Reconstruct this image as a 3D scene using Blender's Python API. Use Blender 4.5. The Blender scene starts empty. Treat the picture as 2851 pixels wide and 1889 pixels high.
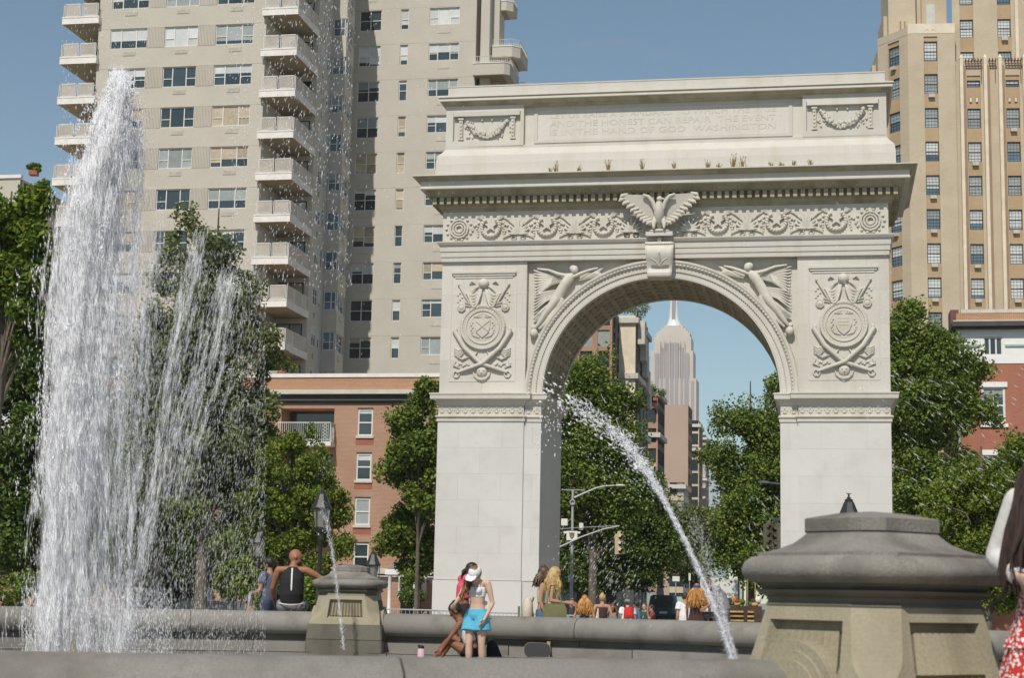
import bpy, math, random
import numpy as np
from mathutils import Vector, Matrix
R_ = math.radians
SC = bpy.context.scene
COL = SC.collection
random.seed(7)
RNG = np.random.default_rng(11)

# ------------------------------------------------------------------ camera
HC = 1.0                       # eye height: low, looking up over the fountain rim
FOC, PITCH, ROLL, YAW = 4739.0, 0.1511, 0.0202, 0.1854
cd = bpy.data.cameras.new('camera'); cam = bpy.data.objects.new('camera', cd); COL.objects.link(cam)
cd.sensor_width = 36.0; cd.lens = 36.0 * FOC / 2851.0; cd.clip_start = 0.1; cd.clip_end = 9000
_f = Vector((0, math.cos(PITCH), math.sin(PITCH))); _u0 = Vector((0, -math.sin(PITCH), math.cos(PITCH)))
_r = Vector((1, 0, 0)) * math.cos(ROLL) + _u0 * math.sin(ROLL)
_u = _u0 * math.cos(ROLL) - Vector((1, 0, 0)) * math.sin(ROLL)
cam.matrix_world = Matrix(((_r.x, _u.x, -_f.x, 0), (_r.y, _u.y, -_f.y, 0), (_r.z, _u.z, -_f.z, HC), (0, 0, 0, 1)))
cd.dof.use_dof = True; cd.dof.focus_distance = 60.0; cd.dof.aperture_fstop = 5.6
SC.camera = cam

# ------------------------------------------------------------------ sun and sky
SUN_EL, SUN_AZ = R_(50), R_(8)          # azimuth counted from the arch front towards the left
_d = Vector((math.sin(YAW), math.cos(YAW), 0)); _uu = Vector((math.cos(YAW), -math.sin(YAW), 0))
_h = -_d * math.cos(SUN_AZ) - _uu * math.sin(SUN_AZ)
SUN_DIR = Vector((_h.x * math.cos(SUN_EL), _h.y * math.cos(SUN_EL), math.sin(SUN_EL)))
sl = bpy.data.lights.new('sun', 'SUN'); sl.energy = 4.25; sl.angle = R_(0.53); sl.color = (1.0, 0.935, 0.83)
so = bpy.data.objects.new('sun', sl); COL.objects.link(so)
so.rotation_euler = (-SUN_DIR).to_track_quat('-Z', 'Y').to_euler(); so.location = (0, 0, 80)
W = bpy.data.worlds.new('World'); SC.world = W; W.use_nodes = True
wn, wl = W.node_tree.nodes, W.node_tree.links
bg = wn['Background']
sky = wn.new('ShaderNodeTexSky'); sky.sky_type = 'NISHITA'; sky.sun_disc = False
sky.sun_elevation = SUN_EL; sky.sun_rotation = math.atan2(SUN_DIR.x, SUN_DIR.y)
sky.air_density = 1.0; sky.dust_density = 0.1; sky.ozone_density = 1.0; sky.altitude = 10
# thin high clouds all over the sky
tc = wn.new('ShaderNodeTexCoord'); mp = wn.new('ShaderNodeMapping'); mp.inputs['Scale'].default_value = (1.0, 1.0, 3.2)
mp.inputs['Location'].default_value = (0.35, 0.1, 0.0)
nz = wn.new('ShaderNodeTexNoise'); nz.inputs['Scale'].default_value = 2.3; nz.inputs['Detail'].default_value = 6; nz.inputs['Roughness'].default_value = 0.55
cr = wn.new('ShaderNodeValToRGB'); cr.color_ramp.elements[0].position = 0.60; cr.color_ramp.elements[1].position = 0.80
mx = wn.new('ShaderNodeMix'); mx.data_type = 'RGBA'; mx.inputs['B'].default_value = (4.6, 4.5, 4.6, 1)
hs = wn.new('ShaderNodeHueSaturation'); hs.inputs['Saturation'].default_value = 0.95
tint = wn.new('ShaderNodeMix'); tint.data_type = 'RGBA'; tint.blend_type = 'MULTIPLY'; tint.inputs['Factor'].default_value = 1.0; tint.inputs['B'].default_value = (.87, .985, .95, 1)
wl.new(tc.outputs['Generated'], mp.inputs['Vector']); wl.new(mp.outputs['Vector'], nz.inputs['Vector'])
wl.new(nz.outputs['Fac'], cr.inputs['Fac']); wl.new(sky.outputs['Color'], hs.inputs['Color'])
prev = cr.outputs['Color']
sepn = None
# a few soft cloud banks at several bearings
for az_, el_, w_ in ((-24, 26, 7), (28, 40, 12), (75, 30, 14), (-80, 35, 16), (150, 28, 15), (-140, 38, 14)):
    cd_ = Vector((math.sin(R_(az_)) * math.cos(R_(el_)), math.cos(R_(az_)) * math.cos(R_(el_)), math.sin(R_(el_))))
    dp = wn.new('ShaderNodeVectorMath'); dp.operation = 'DOT_PRODUCT'; dp.inputs[1].default_value = cd_; wl.new(tc.outputs['Generated'], dp.inputs[0])
    mr = wn.new('ShaderNodeMapRange'); mr.inputs['From Min'].default_value = math.cos(R_(w_)); mr.inputs['From Max'].default_value = math.cos(R_(w_ * .3)); wl.new(dp.outputs['Value'], mr.inputs['Value'])
    nr_ = wn.new('ShaderNodeMapRange'); nr_.inputs['From Min'].default_value = .38; nr_.inputs['From Max'].default_value = .62; wl.new(nz.outputs['Fac'], nr_.inputs['Value'])
    ml = wn.new('ShaderNodeMath'); ml.operation = 'MULTIPLY'; wl.new(mr.outputs['Result'], ml.inputs[0]); wl.new(nr_.outputs['Result'], ml.inputs[1])
    mxm = wn.new('ShaderNodeMath'); mxm.operation = 'MAXIMUM'; wl.new(prev, mxm.inputs[0]); wl.new(ml.outputs[0], mxm.inputs[1]); prev = mxm.outputs[0]
wl.new(hs.outputs['Color'], tint.inputs['A']); wl.new(tint.outputs['Result'], mx.inputs['A']); wl.new(prev, mx.inputs['Factor'])
wl.new(mx.outputs['Result'], bg.inputs['Color']); bg.inputs['Strength'].default_value = 0.092
SC.view_settings.view_transform = 'Standard'; SC.view_settings.look = 'None'
SC.view_settings.gamma = 1.0; SC.view_settings.exposure = 0.0; SC.view_settings.use_curve_mapping = False
SC.cycles.max_bounces = 10; SC.cycles.diffuse_bounces = 5; SC.cycles.glossy_bounces = 2; SC.cycles.volume_bounces = 8
SC.cycles.transparent_max_bounces = 24; SC.cycles.caustics_reflective = False; SC.cycles.caustics_refractive = False

# ------------------------------------------------------------------ surveying: where a sight line meets a plane
CAM = Vector((0, 0, HC))
def ray(x, y): return _f * FOC + _r * (x - 1425.5) - _u * (y - 944.5)
def gp(x, y, b, yaw=YAW):
    """across, height where the sight line meets the plane at depth b of a street grid turned by yaw"""
    d = Vector((math.sin(yaw), math.cos(yaw), 0)); u = Vector((math.cos(yaw), -math.sin(yaw), 0))
    r = ray(x, y); p = CAM + r * (b / r.dot(d)); return p.dot(u), p.z
def wp(x, y, Y):
    r = ray(x, y); return CAM + r * (Y / r.y)
def gw(a, b, z=0, yaw=YAW):
    return Vector((math.cos(yaw) * a + math.sin(yaw) * b, -math.sin(yaw) * a + math.cos(yaw) * b, z))
def ground_z(Y):
    t = min(1, max(0, (Y - 30) / 20)); return -0.5 * t * t * (3 - 2 * t)

# ------------------------------------------------------------------ objects
def tag(o, label=None, cat=None, group=None, kind=None):
    for k, v in (('label', label), ('category', cat), ('group', group), ('kind', kind)):
        if v: o[k] = v
    return o
def thing(name, label, cat, loc=(0, 0, 0), rz=0, group=None):
    o = bpy.data.objects.new(name, None); COL.objects.link(o); o.empty_display_size = 0.3
    o.location = loc; o.rotation_euler = (0, 0, rz)
    return tag(o, label, cat, group)
def put(name, mesh, parent=None, loc=(0, 0, 0), rz=0, sc=None, rot=None):
    o = bpy.data.objects.new(name, mesh); COL.objects.link(o)
    o.location = loc; o.rotation_euler = rot if rot else (0, 0, rz)
    if sc: o.scale = sc
    if parent: o.parent = parent
    return o
def copy_tree(o, parent=None):
    c = o.copy(); COL.objects.link(c)
    if parent: c.parent = parent
    for ch in o.children: copy_tree(ch, c)
    return c

class MB:
    def __init__(s): s.v = []; s.f = []; s.m = []; s.M = None; s.cm = 0
    def add(s, vs, fs):
        n = len(s.v)
        if s.M is not None: vs = [s.M @ Vector(v) for v in vs]
        s.v.extend([tuple(v) for v in vs]); s.f.extend([tuple(i + n for i in f) for f in fs]); s.m.extend([s.cm] * len(fs))
    def box(s, x0, x1, y0, y1, z0, z1):
        s.add([(x0, y0, z0), (x1, y0, z0), (x1, y1, z0), (x0, y1, z0), (x0, y0, z1), (x1, y0, z1), (x1, y1, z1), (x0, y1, z1)],
              [(0, 3, 2, 1), (4, 5, 6, 7), (0, 1, 5, 4), (1, 2, 6, 5), (2, 3, 7, 6), (3, 0, 4, 7)])
        return s
    def taper(s, b, t):     # b, t = (x0,x1,y0,y1,z)
        s.add([(b[0], b[2], b[4]), (b[1], b[2], b[4]), (b[1], b[3], b[4]), (b[0], b[3], b[4]),
               (t[0], t[2], t[4]), (t[1], t[2], t[4]), (t[1], t[3], t[4]), (t[0], t[3], t[4])],
              [(0, 3, 2, 1), (4, 5, 6, 7), (0, 1, 5, 4), (1, 2, 6, 5), (2, 3, 7, 6), (3, 0, 4, 7)]); return s
    def tube(s, pts, rad, n=8, cap=True, flat=None):
        """tube along pts; rad scalar or list; entries may be (ra, rb) pairs; flat = reference side vector"""
        pts = [Vector(p) for p in pts]; k = len(pts)
        if not isinstance(rad, (list,)): rad = [rad] * k
        vs = []; up = Vector(flat) if flat is not None else None
        for i, p in enumerate(pts):
            t = (pts[min(i + 1, k - 1)] - pts[max(i - 1, 0)])
            t = t.normalized() if t.length > 1e-9 else Vector((0, 0, 1))
            if up is None: up = Vector((0, 0, 1)) if abs(t.z) < .9 else Vector((1, 0, 0))
            a = (up - t * up.dot(t)); a = a.normalized() if a.length > 1e-6 else t.orthogonal().normalized()
            up = a; b = t.cross(a)
            ra, rb = rad[i] if isinstance(rad[i], tuple) else (rad[i], rad[i])
            for j in range(n):
                c = 2 * math.pi * j / n
                vs.append(p + a * (ra * math.cos(c)) + b * (rb * math.sin(c)))
        fs = [(i * n + j, i * n + (j + 1) % n, (i + 1) * n + (j + 1) % n, (i + 1) * n + j) for i in range(k - 1) for j in range(n)]
        if cap: fs += [tuple(range(n - 1, -1, -1)), tuple(range((k - 1) * n, k * n))]
        s.add(vs, fs); return s
    def lathe(s, prof, n=16, c=(0, 0, 0), a0=0.0, a1=2 * math.pi):
        """prof = [(r, z)...] about the z axis through c"""
        full = abs(a1 - a0 - 2 * math.pi) < 1e-6; m = n if full else n + 1
        vs = [(c[0] + r * math.cos(a0 + (a1 - a0) * j / n), c[1] + r * math.sin(a0 + (a1 - a0) * j / n), c[2] + z) for r, z in prof for j in range(m)]
        fs = [(i * m + j, i * m + (j + 1) % m, (i + 1) * m + (j + 1) % m, (i + 1) * m + j) for i in range(len(prof) - 1) for j in range(n)]
        if full and prof[0][0] > 1e-6: fs.append(tuple(range(n - 1, -1, -1)))
        if full and prof[-1][0] > 1e-6: fs.append(tuple(range((len(prof) - 1) * n, len(prof) * n)))
        s.add(vs, fs); return s
    def ball(s, c, r, n=10, m=7, rot=None):
        r = r if isinstance(r, tuple) else (r, r, r); vs = []; 
        for i in range(m + 1):
            th = math.pi * i / m
            for j in range(n):
                p = Vector((r[0] * math.sin(th) * math.cos(2 * math.pi * j / n), r[1] * math.sin(th) * math.sin(2 * math.pi * j / n), r[2] * math.cos(th)))
                if rot is not None: p = rot @ p
                vs.append(p + Vector(c))
        s.add(vs, [(i * n + j, (i + 1) * n + j, (i + 1) * n + (j + 1) % n, i * n + (j + 1) % n) for i in range(m) for j in range(n)]); return s
    def prism(s, poly, y0, y1):
        """poly in (x, z), extruded from y0 (front) to y1"""
        n = len(poly); s.add([(x, y0, z) for x, z in poly] + [(x, y1, z) for x, z in poly],
              [tuple(range(n)), tuple(range(2 * n - 1, n - 1, -1))] + [((i + 1) % n, i, n + i, n + (i + 1) % n) for i in range(n)]); return s
    def prism_z(s, poly, z0, z1):
        n = len(poly); s.add([(x, y, z0) for x, y in poly] + [(x, y, z1) for x, y in poly],
              [tuple(range(n - 1, -1, -1)), tuple(range(n, 2 * n))] + [(i, (i + 1) % n, n + (i + 1) % n, n + i) for i in range(n)]); return s
    def mold(s, x0, x1, y0, y1, prof, cap=True):
        """mitred moulding round a rectangle; prof = [(out, z)...] upwards"""
        vs = []
        for o, z in prof: vs += [(x0 - o, y0 - o, z), (x1 + o, y0 - o, z), (x1 + o, y1 + o, z), (x0 - o, y1 + o, z)]
        fs = [(i * 4 + j, i * 4 + (j + 1) % 4, (i + 1) * 4 + (j + 1) % 4, (i + 1) * 4 + j) for i in range(len(prof) - 1) for j in range(4)]
        if cap: fs += [(3, 2, 1, 0), tuple(len(vs) - 4 + i for i in range(4))]
        s.add(vs, fs); return s
    def stack(s, loops, cap=True):
        """loft through loops of equal length"""
        n = len(loops[0]); vs = [p for l in loops for p in l]
        fs = [(i * n + j, i * n + (j + 1) % n, (i + 1) * n + (j + 1) % n, (i + 1) * n + j) for i in range(len(loops) - 1) for j in range(n)]
        if cap: fs += [tuple(range(n - 1, -1, -1)), tuple(range((len(loops) - 1) * n, len(loops) * n))]
        s.add(vs, fs); return s
    def facade(s, x0, x1, z0, z1, holes, y=0.0, rev=0.2):
        """wall in the plane y with rectangular openings (x0,x1,z0,z1[,depth]) and their reveals"""
        xs = sorted({x0, x1, *[h[0] for h in holes], *[h[1] for h in holes]}); zs = sorted({z0, z1, *[h[2] for h in holes], *[h[3] for h in holes]})
        xs = [x for x in xs if x0 <= x <= x1]; zs = [z for z in zs if z0 <= z <= z1]
        for i in range(len(zs) - 1):
            run = None
            for j in range(len(xs)):
                solid = False
                if j < len(xs) - 1:
                    cx, cz = (xs[j] + xs[j + 1]) / 2, (zs[i] + zs[i + 1]) / 2
                    solid = not any(h[0] < cx < h[1] and h[2] < cz < h[3] for h in holes)
                if solid and run is None: run = xs[j]
                if not solid and run is not None:
                    s.add([(run, y, zs[i]), (xs[j], y, zs[i]), (xs[j], y, zs[i + 1]), (run, y, zs[i + 1])], [(0, 1, 2, 3)]); run = None
        for h in holes:
            r = y + (h[4] if len(h) > 4 else rev); a, b, c, d = h[:4]
            s.add([(a, y, c), (b, y, c), (b, y, d), (a, y, d), (a, r, c), (b, r, c), (b, r, d), (a, r, d)],
                  [(0, 4, 5, 1), (1, 5, 6, 2), (2, 6, 7, 3), (3, 7, 4, 0), (4, 7, 6, 5)])
        return s
    def mesh(s, name, *mats, smooth=False, ang=40):
        me = bpy.data.meshes.new(name); me.from_pydata(s.v, [], s.f)
        for m in mats: me.materials.append(m)
        if len(mats) > 1: me.polygons.foreach_set('material_index', s.m)
        if smooth:
            me.polygons.foreach_set('use_smooth', [True] * len(me.polygons)); me.set_sharp_from_angle(angle=R_(ang))
        me.update(); return me
    def build(s, name, mat, parent=None, smooth=False, loc=(0, 0, 0), rz=0, ang=40):
        ms = mat if isinstance(mat, (tuple, list)) else (mat,)
        return put(name, s.mesh(name, *ms, smooth=smooth, ang=ang), parent, loc, rz)

# ------------------------------------------------------------------ materials
def _nt(name):
    m = bpy.data.materials.new(name); m.use_nodes = True
    return m, m.node_tree.nodes, m.node_tree.links, m.node_tree.nodes['Principled BSDF']
def noise_fac(n, l, vec, scale, detail=4, rough=.55, lo=.3, hi=.7):
    t = n.new('ShaderNodeTexNoise'); t.inputs['Scale'].default_value = scale; t.inputs['Detail'].default_value = detail; t.inputs['Roughness'].default_value = rough
    l.new(vec, t.inputs['Vector'])
    r = n.new('ShaderNodeMapRange'); r.inputs['From Min'].default_value = lo; r.inputs['From Max'].default_value = hi
    l.new(t.outputs['Fac'], r.inputs['Value']); return r.outputs['Result']
def mixc(n, l, fac, a, b, mode='MIX'):
    m = n.new('ShaderNodeMix'); m.data_type = 'RGBA'; m.blend_type = mode
    for sock, v in (('Factor', fac), ('A', a), ('B', b)):
        if hasattr(v, 'is_linked') or hasattr(v, 'links'): l.new(v, m.inputs[sock])
        elif isinstance(v, (int, float)): m.inputs[sock].default_value = v
        else: m.inputs[sock].default_value = (*v, 1)
    return m.outputs['Result']
def mat(name, col, rough=.8, var=.12, scale=1.5, stain=None, sscale=.6, samt=.5, streak=False, rnd=0, bump=0, bscale=25, spec=.3, metal=0, coat=0, fine=0, finescale=40):
    m, n, l, p = _nt(name)
    g = n.new('ShaderNodeNewGeometry'); pos = g.outputs['Position']
    c = mixc(n, l, noise_fac(n, l, pos, scale), tuple(x * (1 - var) for x in col), tuple(min(1, x * (1 + var)) for x in col))
    if fine: c = mixc(n, l, noise_fac(n, l, pos, finescale, 3), c, tuple(x * (1 - fine) for x in col))
    if stain:
        v = pos
        if streak:
            mpp = n.new('ShaderNodeMapping'); mpp.inputs['Scale'].default_value = (2.2, 2.2, .22); l.new(pos, mpp.inputs['Vector']); v = mpp.outputs['Vector']
        f = noise_fac(n, l, v, sscale, 5, .6, .48, .75)
        mm = n.new('ShaderNodeMath'); mm.operation = 'MULTIPLY'; mm.inputs[1].default_value = samt; l.new(f, mm.inputs[0])
        c = mixc(n, l, mm.outputs[0], c, stain)
    if rnd:
        oi = n.new('ShaderNodeObjectInfo'); r = n.new('ShaderNodeMapRange'); r.inputs['To Min'].default_value = 1 - rnd; r.inputs['To Max'].default_value = 1 + rnd
        l.new(oi.outputs['Random'], r.inputs['Value'])
        hv = n.new('ShaderNodeHueSaturation'); l.new(r.outputs['Result'], hv.inputs['Value']); l.new(c, hv.inputs['Color']); c = hv.outputs['Color']
    l.new(c, p.inputs['Base Color'])
    p.inputs['Roughness'].default_value = rough; p.inputs['Specular IOR Level'].default_value = spec; p.inputs['Metallic'].default_value = metal
    if coat: p.inputs['Coat Weight'].default_value = coat; p.inputs['Coat Roughness'].default_value = .08
    if bump:
        b = n.new('ShaderNodeBump'); b.inputs['Strength'].default_value = 1.0; b.inputs['Distance'].default_value = bump
        t = n.new('ShaderNodeTexNoise'); t.inputs['Scale'].default_value = bscale; t.inputs['Detail'].default_value = 5; l.new(pos, t.inputs['Vector'])
        l.new(t.outputs['Fac'], b.inputs['Height']); l.new(b.outputs['Normal'], p.inputs['Normal'])
    return m
def brick_mat(name, c1, c2, mortar, bw=.21, bh=.075, msz=.012, var=.15):
    m, n, l, p = _nt(name)
    t = n.new('ShaderNodeTexCoord'); sx = n.new('ShaderNodeSeparateXYZ'); l.new(t.outputs['Object'], sx.inputs[0])
    a = n.new('ShaderNodeMath'); l.new(sx.outputs['X'], a.inputs[0]); l.new(sx.outputs['Y'], a.inputs[1])
    cx = n.new('ShaderNodeCombineXYZ'); l.new(a.outputs[0], cx.inputs['X']); l.new(sx.outputs['Z'], cx.inputs['Y'])
    b = n.new('ShaderNodeTexBrick'); l.new(cx.outputs[0], b.inputs['Vector']); b.inputs['Scale'].default_value = 1.0
    b.inputs['Brick Width'].default_value = bw; b.inputs['Row Height'].default_value = bh; b.inputs['Mortar Size'].default_value = msz; b.inputs['Mortar Smooth'].default_value = .1
    b.inputs['Color1'].default_value = (*c1, 1); b.inputs['Color2'].default_value = (*c2, 1); b.inputs['Mortar'].default_value = (*mortar, 1)
    g = n.new('ShaderNodeNewGeometry')
    c = mixc(n, l, noise_fac(n, l, g.outputs['Position'], .5), b.outputs['Color'], (1 - var, 1 - var * 1.1, 1 - var * 1.2), 'MULTIPLY')
    l.new(c, p.inputs['Base Color']); p.inputs['Roughness'].default_value = .9; p.inputs['Specular IOR Level'].default_value = .2
    bm = n.new('ShaderNodeBump'); bm.inputs['Strength'].default_value = .6; bm.inputs['Distance'].default_value = .01; bm.invert = True
    l.new(b.outputs['Fac'], bm.inputs['Height']); l.new(bm.outputs['Normal'], p.inputs['Normal'])
    return m
def leaf_mat(name, ca, cb, cc):
    """leaf colour differs from leaf to leaf; light passes through the blade"""
    m, n, l, p = _nt(name)
    g = n.new('ShaderNodeNewGeometry')
    r = n.new('ShaderNodeValToRGB'); e = r.color_ramp.elements; e[0].position = 0; e[0].color = (*ca, 1); e[1].position = 1; e[1].color = (*cc, 1)
    e2 = e.new(.55); e2.color = (*cb, 1); l.new(g.outputs['Random Per Island'], r.inputs['Fac'])
    c = mixc(n, l, noise_fac(n, l, g.outputs['Position'], .5), r.outputs['Color'], (.62, .68, .60), 'MULTIPLY')
    l.new(c, p.inputs['Base Color']); p.inputs['Roughness'].default_value = .6; p.inputs['Specular IOR Level'].default_value = .12
    tr = n.new('ShaderNodeBsdfTranslucent'); l.new(c, tr.inputs['Color'])
    ms = n.new('ShaderNodeMixShader'); ms.inputs[0].default_value = .35
    l.new(p.outputs[0], ms.inputs[1]); l.new(tr.outputs[0], ms.inputs[2])
    l.new(ms.outputs[0], n['Material Output'].inputs['Surface'])
    return m
M = {}
M['marble'] = mat('marble', (.57, .545, .495), .65, .06, .7, stain=(.50, .46, .38), sscale=.9, samt=.8, streak=True, rnd=.06, bump=.006, bscale=9, fine=.05, finescale=14)
M['marble_carved'] = mat('marble_carved', (.57, .54, .48), .7, .07, 1.2, stain=(.40, .355, .26), sscale=1.6, samt=.5, bump=.008, bscale=14, fine=.06, finescale=18)
M['marble_clean'] = mat('marble_clean', (.60, .585, .56), .6, .05, .5, stain=(.47, .445, .42), sscale=1.3, samt=.45, rnd=.035, bump=.003, bscale=7, fine=.03)
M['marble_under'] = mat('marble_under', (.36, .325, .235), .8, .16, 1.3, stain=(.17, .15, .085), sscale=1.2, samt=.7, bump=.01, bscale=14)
M['letter'] = mat('letter', (.53, .50, .445), .8, .1)
M['joint'] = mat('joint', (.56, .54, .51), .9, .1)
M['granite_dark'] = mat('granite_dark', (.25, .232, .205), .8, .25, 4.0, stain=(.085, .08, .065), sscale=3.0, samt=.85, bump=.004, bscale=60, fine=.25, finescale=90, rnd=.05)
M['granite'] = mat('granite', (.265, .25, .225), .8, .16, 1.4, stain=(.12, .11, .09), sscale=2.2, samt=.8, bump=.004, bscale=60, fine=.25, finescale=90, rnd=.07)
M['brownstone'] = mat('brownstone', (.355, .315, .225), .85, .12, 2.0, stain=(.19, .165, .115), sscale=1.8, samt=.55, streak=True, bump=.004, bscale=50, fine=.18, finescale=70, rnd=.04)
M['wet_and_shaded_stone'] = mat('wet_and_shaded_stone', (.135, .125, .10), .45, .2, 2.0, stain=(.07, .065, .05), sscale=1.5, samt=.7, streak=True, bump=.004, bscale=40)
M['paving'] = mat('paving', (.31, .285, .25), .85, .12, .4, stain=(.2, .19, .17), sscale=.3, samt=.5, bump=.004, bscale=30, fine=.15)
M['asphalt'] = mat('asphalt', (.05, .05, .052), .9, .15, .5, bump=.004, bscale=60)
M['line_paint'] = mat('line_paint', (.75, .75, .72), .7, .1, 3)
M['basin'] = mat('basin', (.31, .295, .27), .5, .15, .8, stain=(.18, .18, .18), sscale=.6, samt=.8, bump=.003, bscale=30)
M['tan_brick'] = brick_mat('tan_brick', (.56, .525, .455), (.53, .495, .43), (.545, .51, .445), .2, .07, .01, .08)
M['red_brick'] = brick_mat('red_brick', (.43, .195, .115), (.35, .15, .088), (.50, .39, .30), .215, .078, .015, .14)
M['orange_brick'] = brick_mat('orange_brick', (.45, .20, .10), (.38, .16, .08), (.50, .38, .27), .215, .078, .014, .14)
M['house_brick'] = brick_mat('house_brick', (.42, .16, .10), (.36, .13, .085), (.42, .22, .16), .2, .07, .01, .12)
M['ochre_brick'] = brick_mat('ochre_brick', (.58, .495, .365), (.54, .455, .335), (.55, .47, .36), .2, .07, .01, .14)
M['ochre_pale'] = mat('ochre_pale', (.68, .595, .47), .85, .1, 1)
M['ochre_dark'] = brick_mat('ochre_dark', (.50, .37, .23), (.46, .33, .20), (.48, .36, .23), .2, .07, .01, .14)
M['brown_pier'] = mat('brown_pier', (.32, .21, .14), .9, .1, 1)
M['white_slab'] = mat('white_slab', (.74, .71, .67), .7, .06, 2, stain=(.5, .46, .42), sscale=1.2, samt=.4)
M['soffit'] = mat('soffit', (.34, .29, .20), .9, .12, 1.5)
M['rail_metal'] = mat('rail_metal', (.66, .64, .61), .5, .05, 3)
M['rail_panel'] = mat('rail_panel', (.42, .38, .33), .35, .12, 1.0, rnd=.1)
M['louvre'] = mat('louvre', (.50, .465, .40), .8, .1, 3)
M['frame_white'] = mat('frame_white', (.68, .67, .63), .6, .05, 4)
M['frame_dark'] = mat('frame_dark', (.035, .042, .045), .5, .1, 4)
M['glass'] = mat('glass', (.035, .05, .055), .07, .25, .6, spec=.75, rnd=.35, coat=.3)
M['glass_blue'] = mat('glass_blue', (.10, .15, .19), .10, .2, .8, spec=.9, rnd=.3, coat=.6)
M['blind'] = mat('blind', (.56, .58, .57), .4, .08, 2, rnd=.15, coat=.35)
M['blind_grey'] = mat('blind_grey', (.30, .33, .33), .4, .1, 2, rnd=.2, coat=.35)
M['curtain'] = mat('curtain', (.44, .37, .27), .5, .15, 4, rnd=.25, coat=.3)
M['dark_void'] = mat('dark_void', (.03, .032, .03), .8, .2, 1)
M['stone_trim'] = mat('stone_trim', (.56, .53, .47), .8, .08, 2, stain=(.38, .35, .3), sscale=1.5, samt=.5)
M['dark_trim_and_shade'] = mat('dark_trim_and_shade', (.07, .065, .06), .7, .15, 2)
M['white_paint'] = mat('white_paint', (.78, .77, .75), .6, .05, 2)
M['copper'] = mat('copper', (.30, .45, .38), .7, .15, 4)
M['terracotta'] = mat('terracotta', (.33, .12, .075), .85, .1, 2)
M['roof_red'] = mat('roof_red', (.17, .08, .07), .8, .1, 2)
M['iron'] = mat('iron', (.022, .024, .024), .5, .2, 5, spec=.5)
M['lamp_glass'] = mat('lamp_glass', (.20, .20, .18), .15, .2, 6, spec=.6)
M['galv'] = mat('galv', (.42, .43, .43), .5, .1, 4, metal=.2)
M['signal_tan'] = mat('signal_tan', (.62, .52, .34), .6, .08, 4)
M['signal_yellow'] = mat('signal_yellow', (.72, .50, .06), .5, .08, 4)
M['lens_dark'] = mat('lens_dark', (.06, .03, .02), .3, .1, 4)
M['bark'] = mat('bark', (.13, .11, .085), .95, .25, 5, bump=.02, bscale=9)
M['bark_pale'] = mat('bark_pale', (.36, .34, .27), .9, .3, 2.5, bump=.01, bscale=9)
M['leaf_deep'] = leaf_mat('leaf_deep', (0.075, 0.129, 0.034), (0.135, 0.203, 0.047), (0.282, 0.332, 0.082))
M['leaf_mid'] = leaf_mat('leaf_mid', (0.107, 0.176, 0.036), (0.199, 0.280, 0.055), (0.400, 0.415, 0.101))
M['leaf_bright'] = leaf_mat('leaf_bright', (0.100, 0.165, 0.028), (0.189, 0.270, 0.041), (0.333, 0.378, 0.075))
M['leaf_locust'] = leaf_mat('leaf_locust', (0.101, 0.157, 0.027), (0.185, 0.249, 0.039), (0.328, 0.342, 0.066))
M['leaf_grey'] = leaf_mat('leaf_grey', (0.121, 0.155, 0.065), (0.199, 0.238, 0.093), (0.348, 0.352, 0.139))
M['weed'] = mat('weed', (.22, .15, .06), .9, .3, 9)
# ================================================================== ground, basin, roads
FC = Vector((-2.9, 17.2, 0)); FR = 9.75          # fountain centre and rim radius
def ring_sheet(mb, c, radii, zf, n=72):
    rows = []
    for r in radii: rows.append([(c.x + r * math.cos(2 * math.pi * j / n), c.y + r * math.sin(2 * math.pi * j / n)) for j in range(n)])
    vs = [(x, y, zf(x, y)) for row in rows for x, y in row]
    mb.add(vs, [(i * n + j, (i + 1) * n + j, (i + 1) * n + (j + 1) % n, i * n + (j + 1) % n) for i in range(len(radii) - 1) for j in range(n)])
mb = MB(); ring_sheet(mb, FC, [FR + .1, 12, 15, 18, 22, 27, 33, 40, 60, 120, 400, 1200, 4200], lambda x, y: ground_z(y) if y < 4000 else -.5)
tag(mb.build('plaza_ground', M['paving']), kind='structure')
mb = MB(); mb.lathe([(0.0, -.15), (8.2, -.15), (8.25, -.12)], 72, FC); tag(mb.build('basin_floor', M['basin']), kind='structure')
def gsheet(name, a0, a1, b0, b1, z, m):
    p = [gw(a0, b0, z), gw(a1, b0, z), gw(a1, b1, z), gw(a0, b1, z)]
    mb = MB(); mb.add(p, [(0, 1, 2, 3)]); return tag(mb.build(name, m), kind='structure')
AXA, AXB = -6.3599, 64.7271                       # the arch axis in the street grid
gsheet('cross_street', -140, 120, 80, 91, -.496, M['asphalt'])
gsheet('avenue', AXA - 7, AXA + 7, 91, 2300, -.496, M['asphalt'])
gsheet('crosswalk_bar', AXA - 9, AXA + 9, 80.6, 81.1, -.492, M['line_paint'])
gsheet('stop_line', AXA - 7, AXA, 92, 92.5, -.492, M['line_paint'])
for a0, a1, b0, b1 in ((-140, AXA - 7, 91, 97), (AXA + 7, 120, 91, 97), (AXA - 13, AXA - 7, 97, 2300), (AXA + 7, AXA + 13, 97, 2300)):
    mb = MB(); p = [gw(a0, b0, -.5), gw(a1, b0, -.5), gw(a1, b1, -.5), gw(a0, b1, -.5)]
    q = [Vector((v.x, v.y, -.37)) for v in p]; mb.stack([p, q]); tag(mb.build('pavement', M['paving']), kind='structure')

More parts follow.
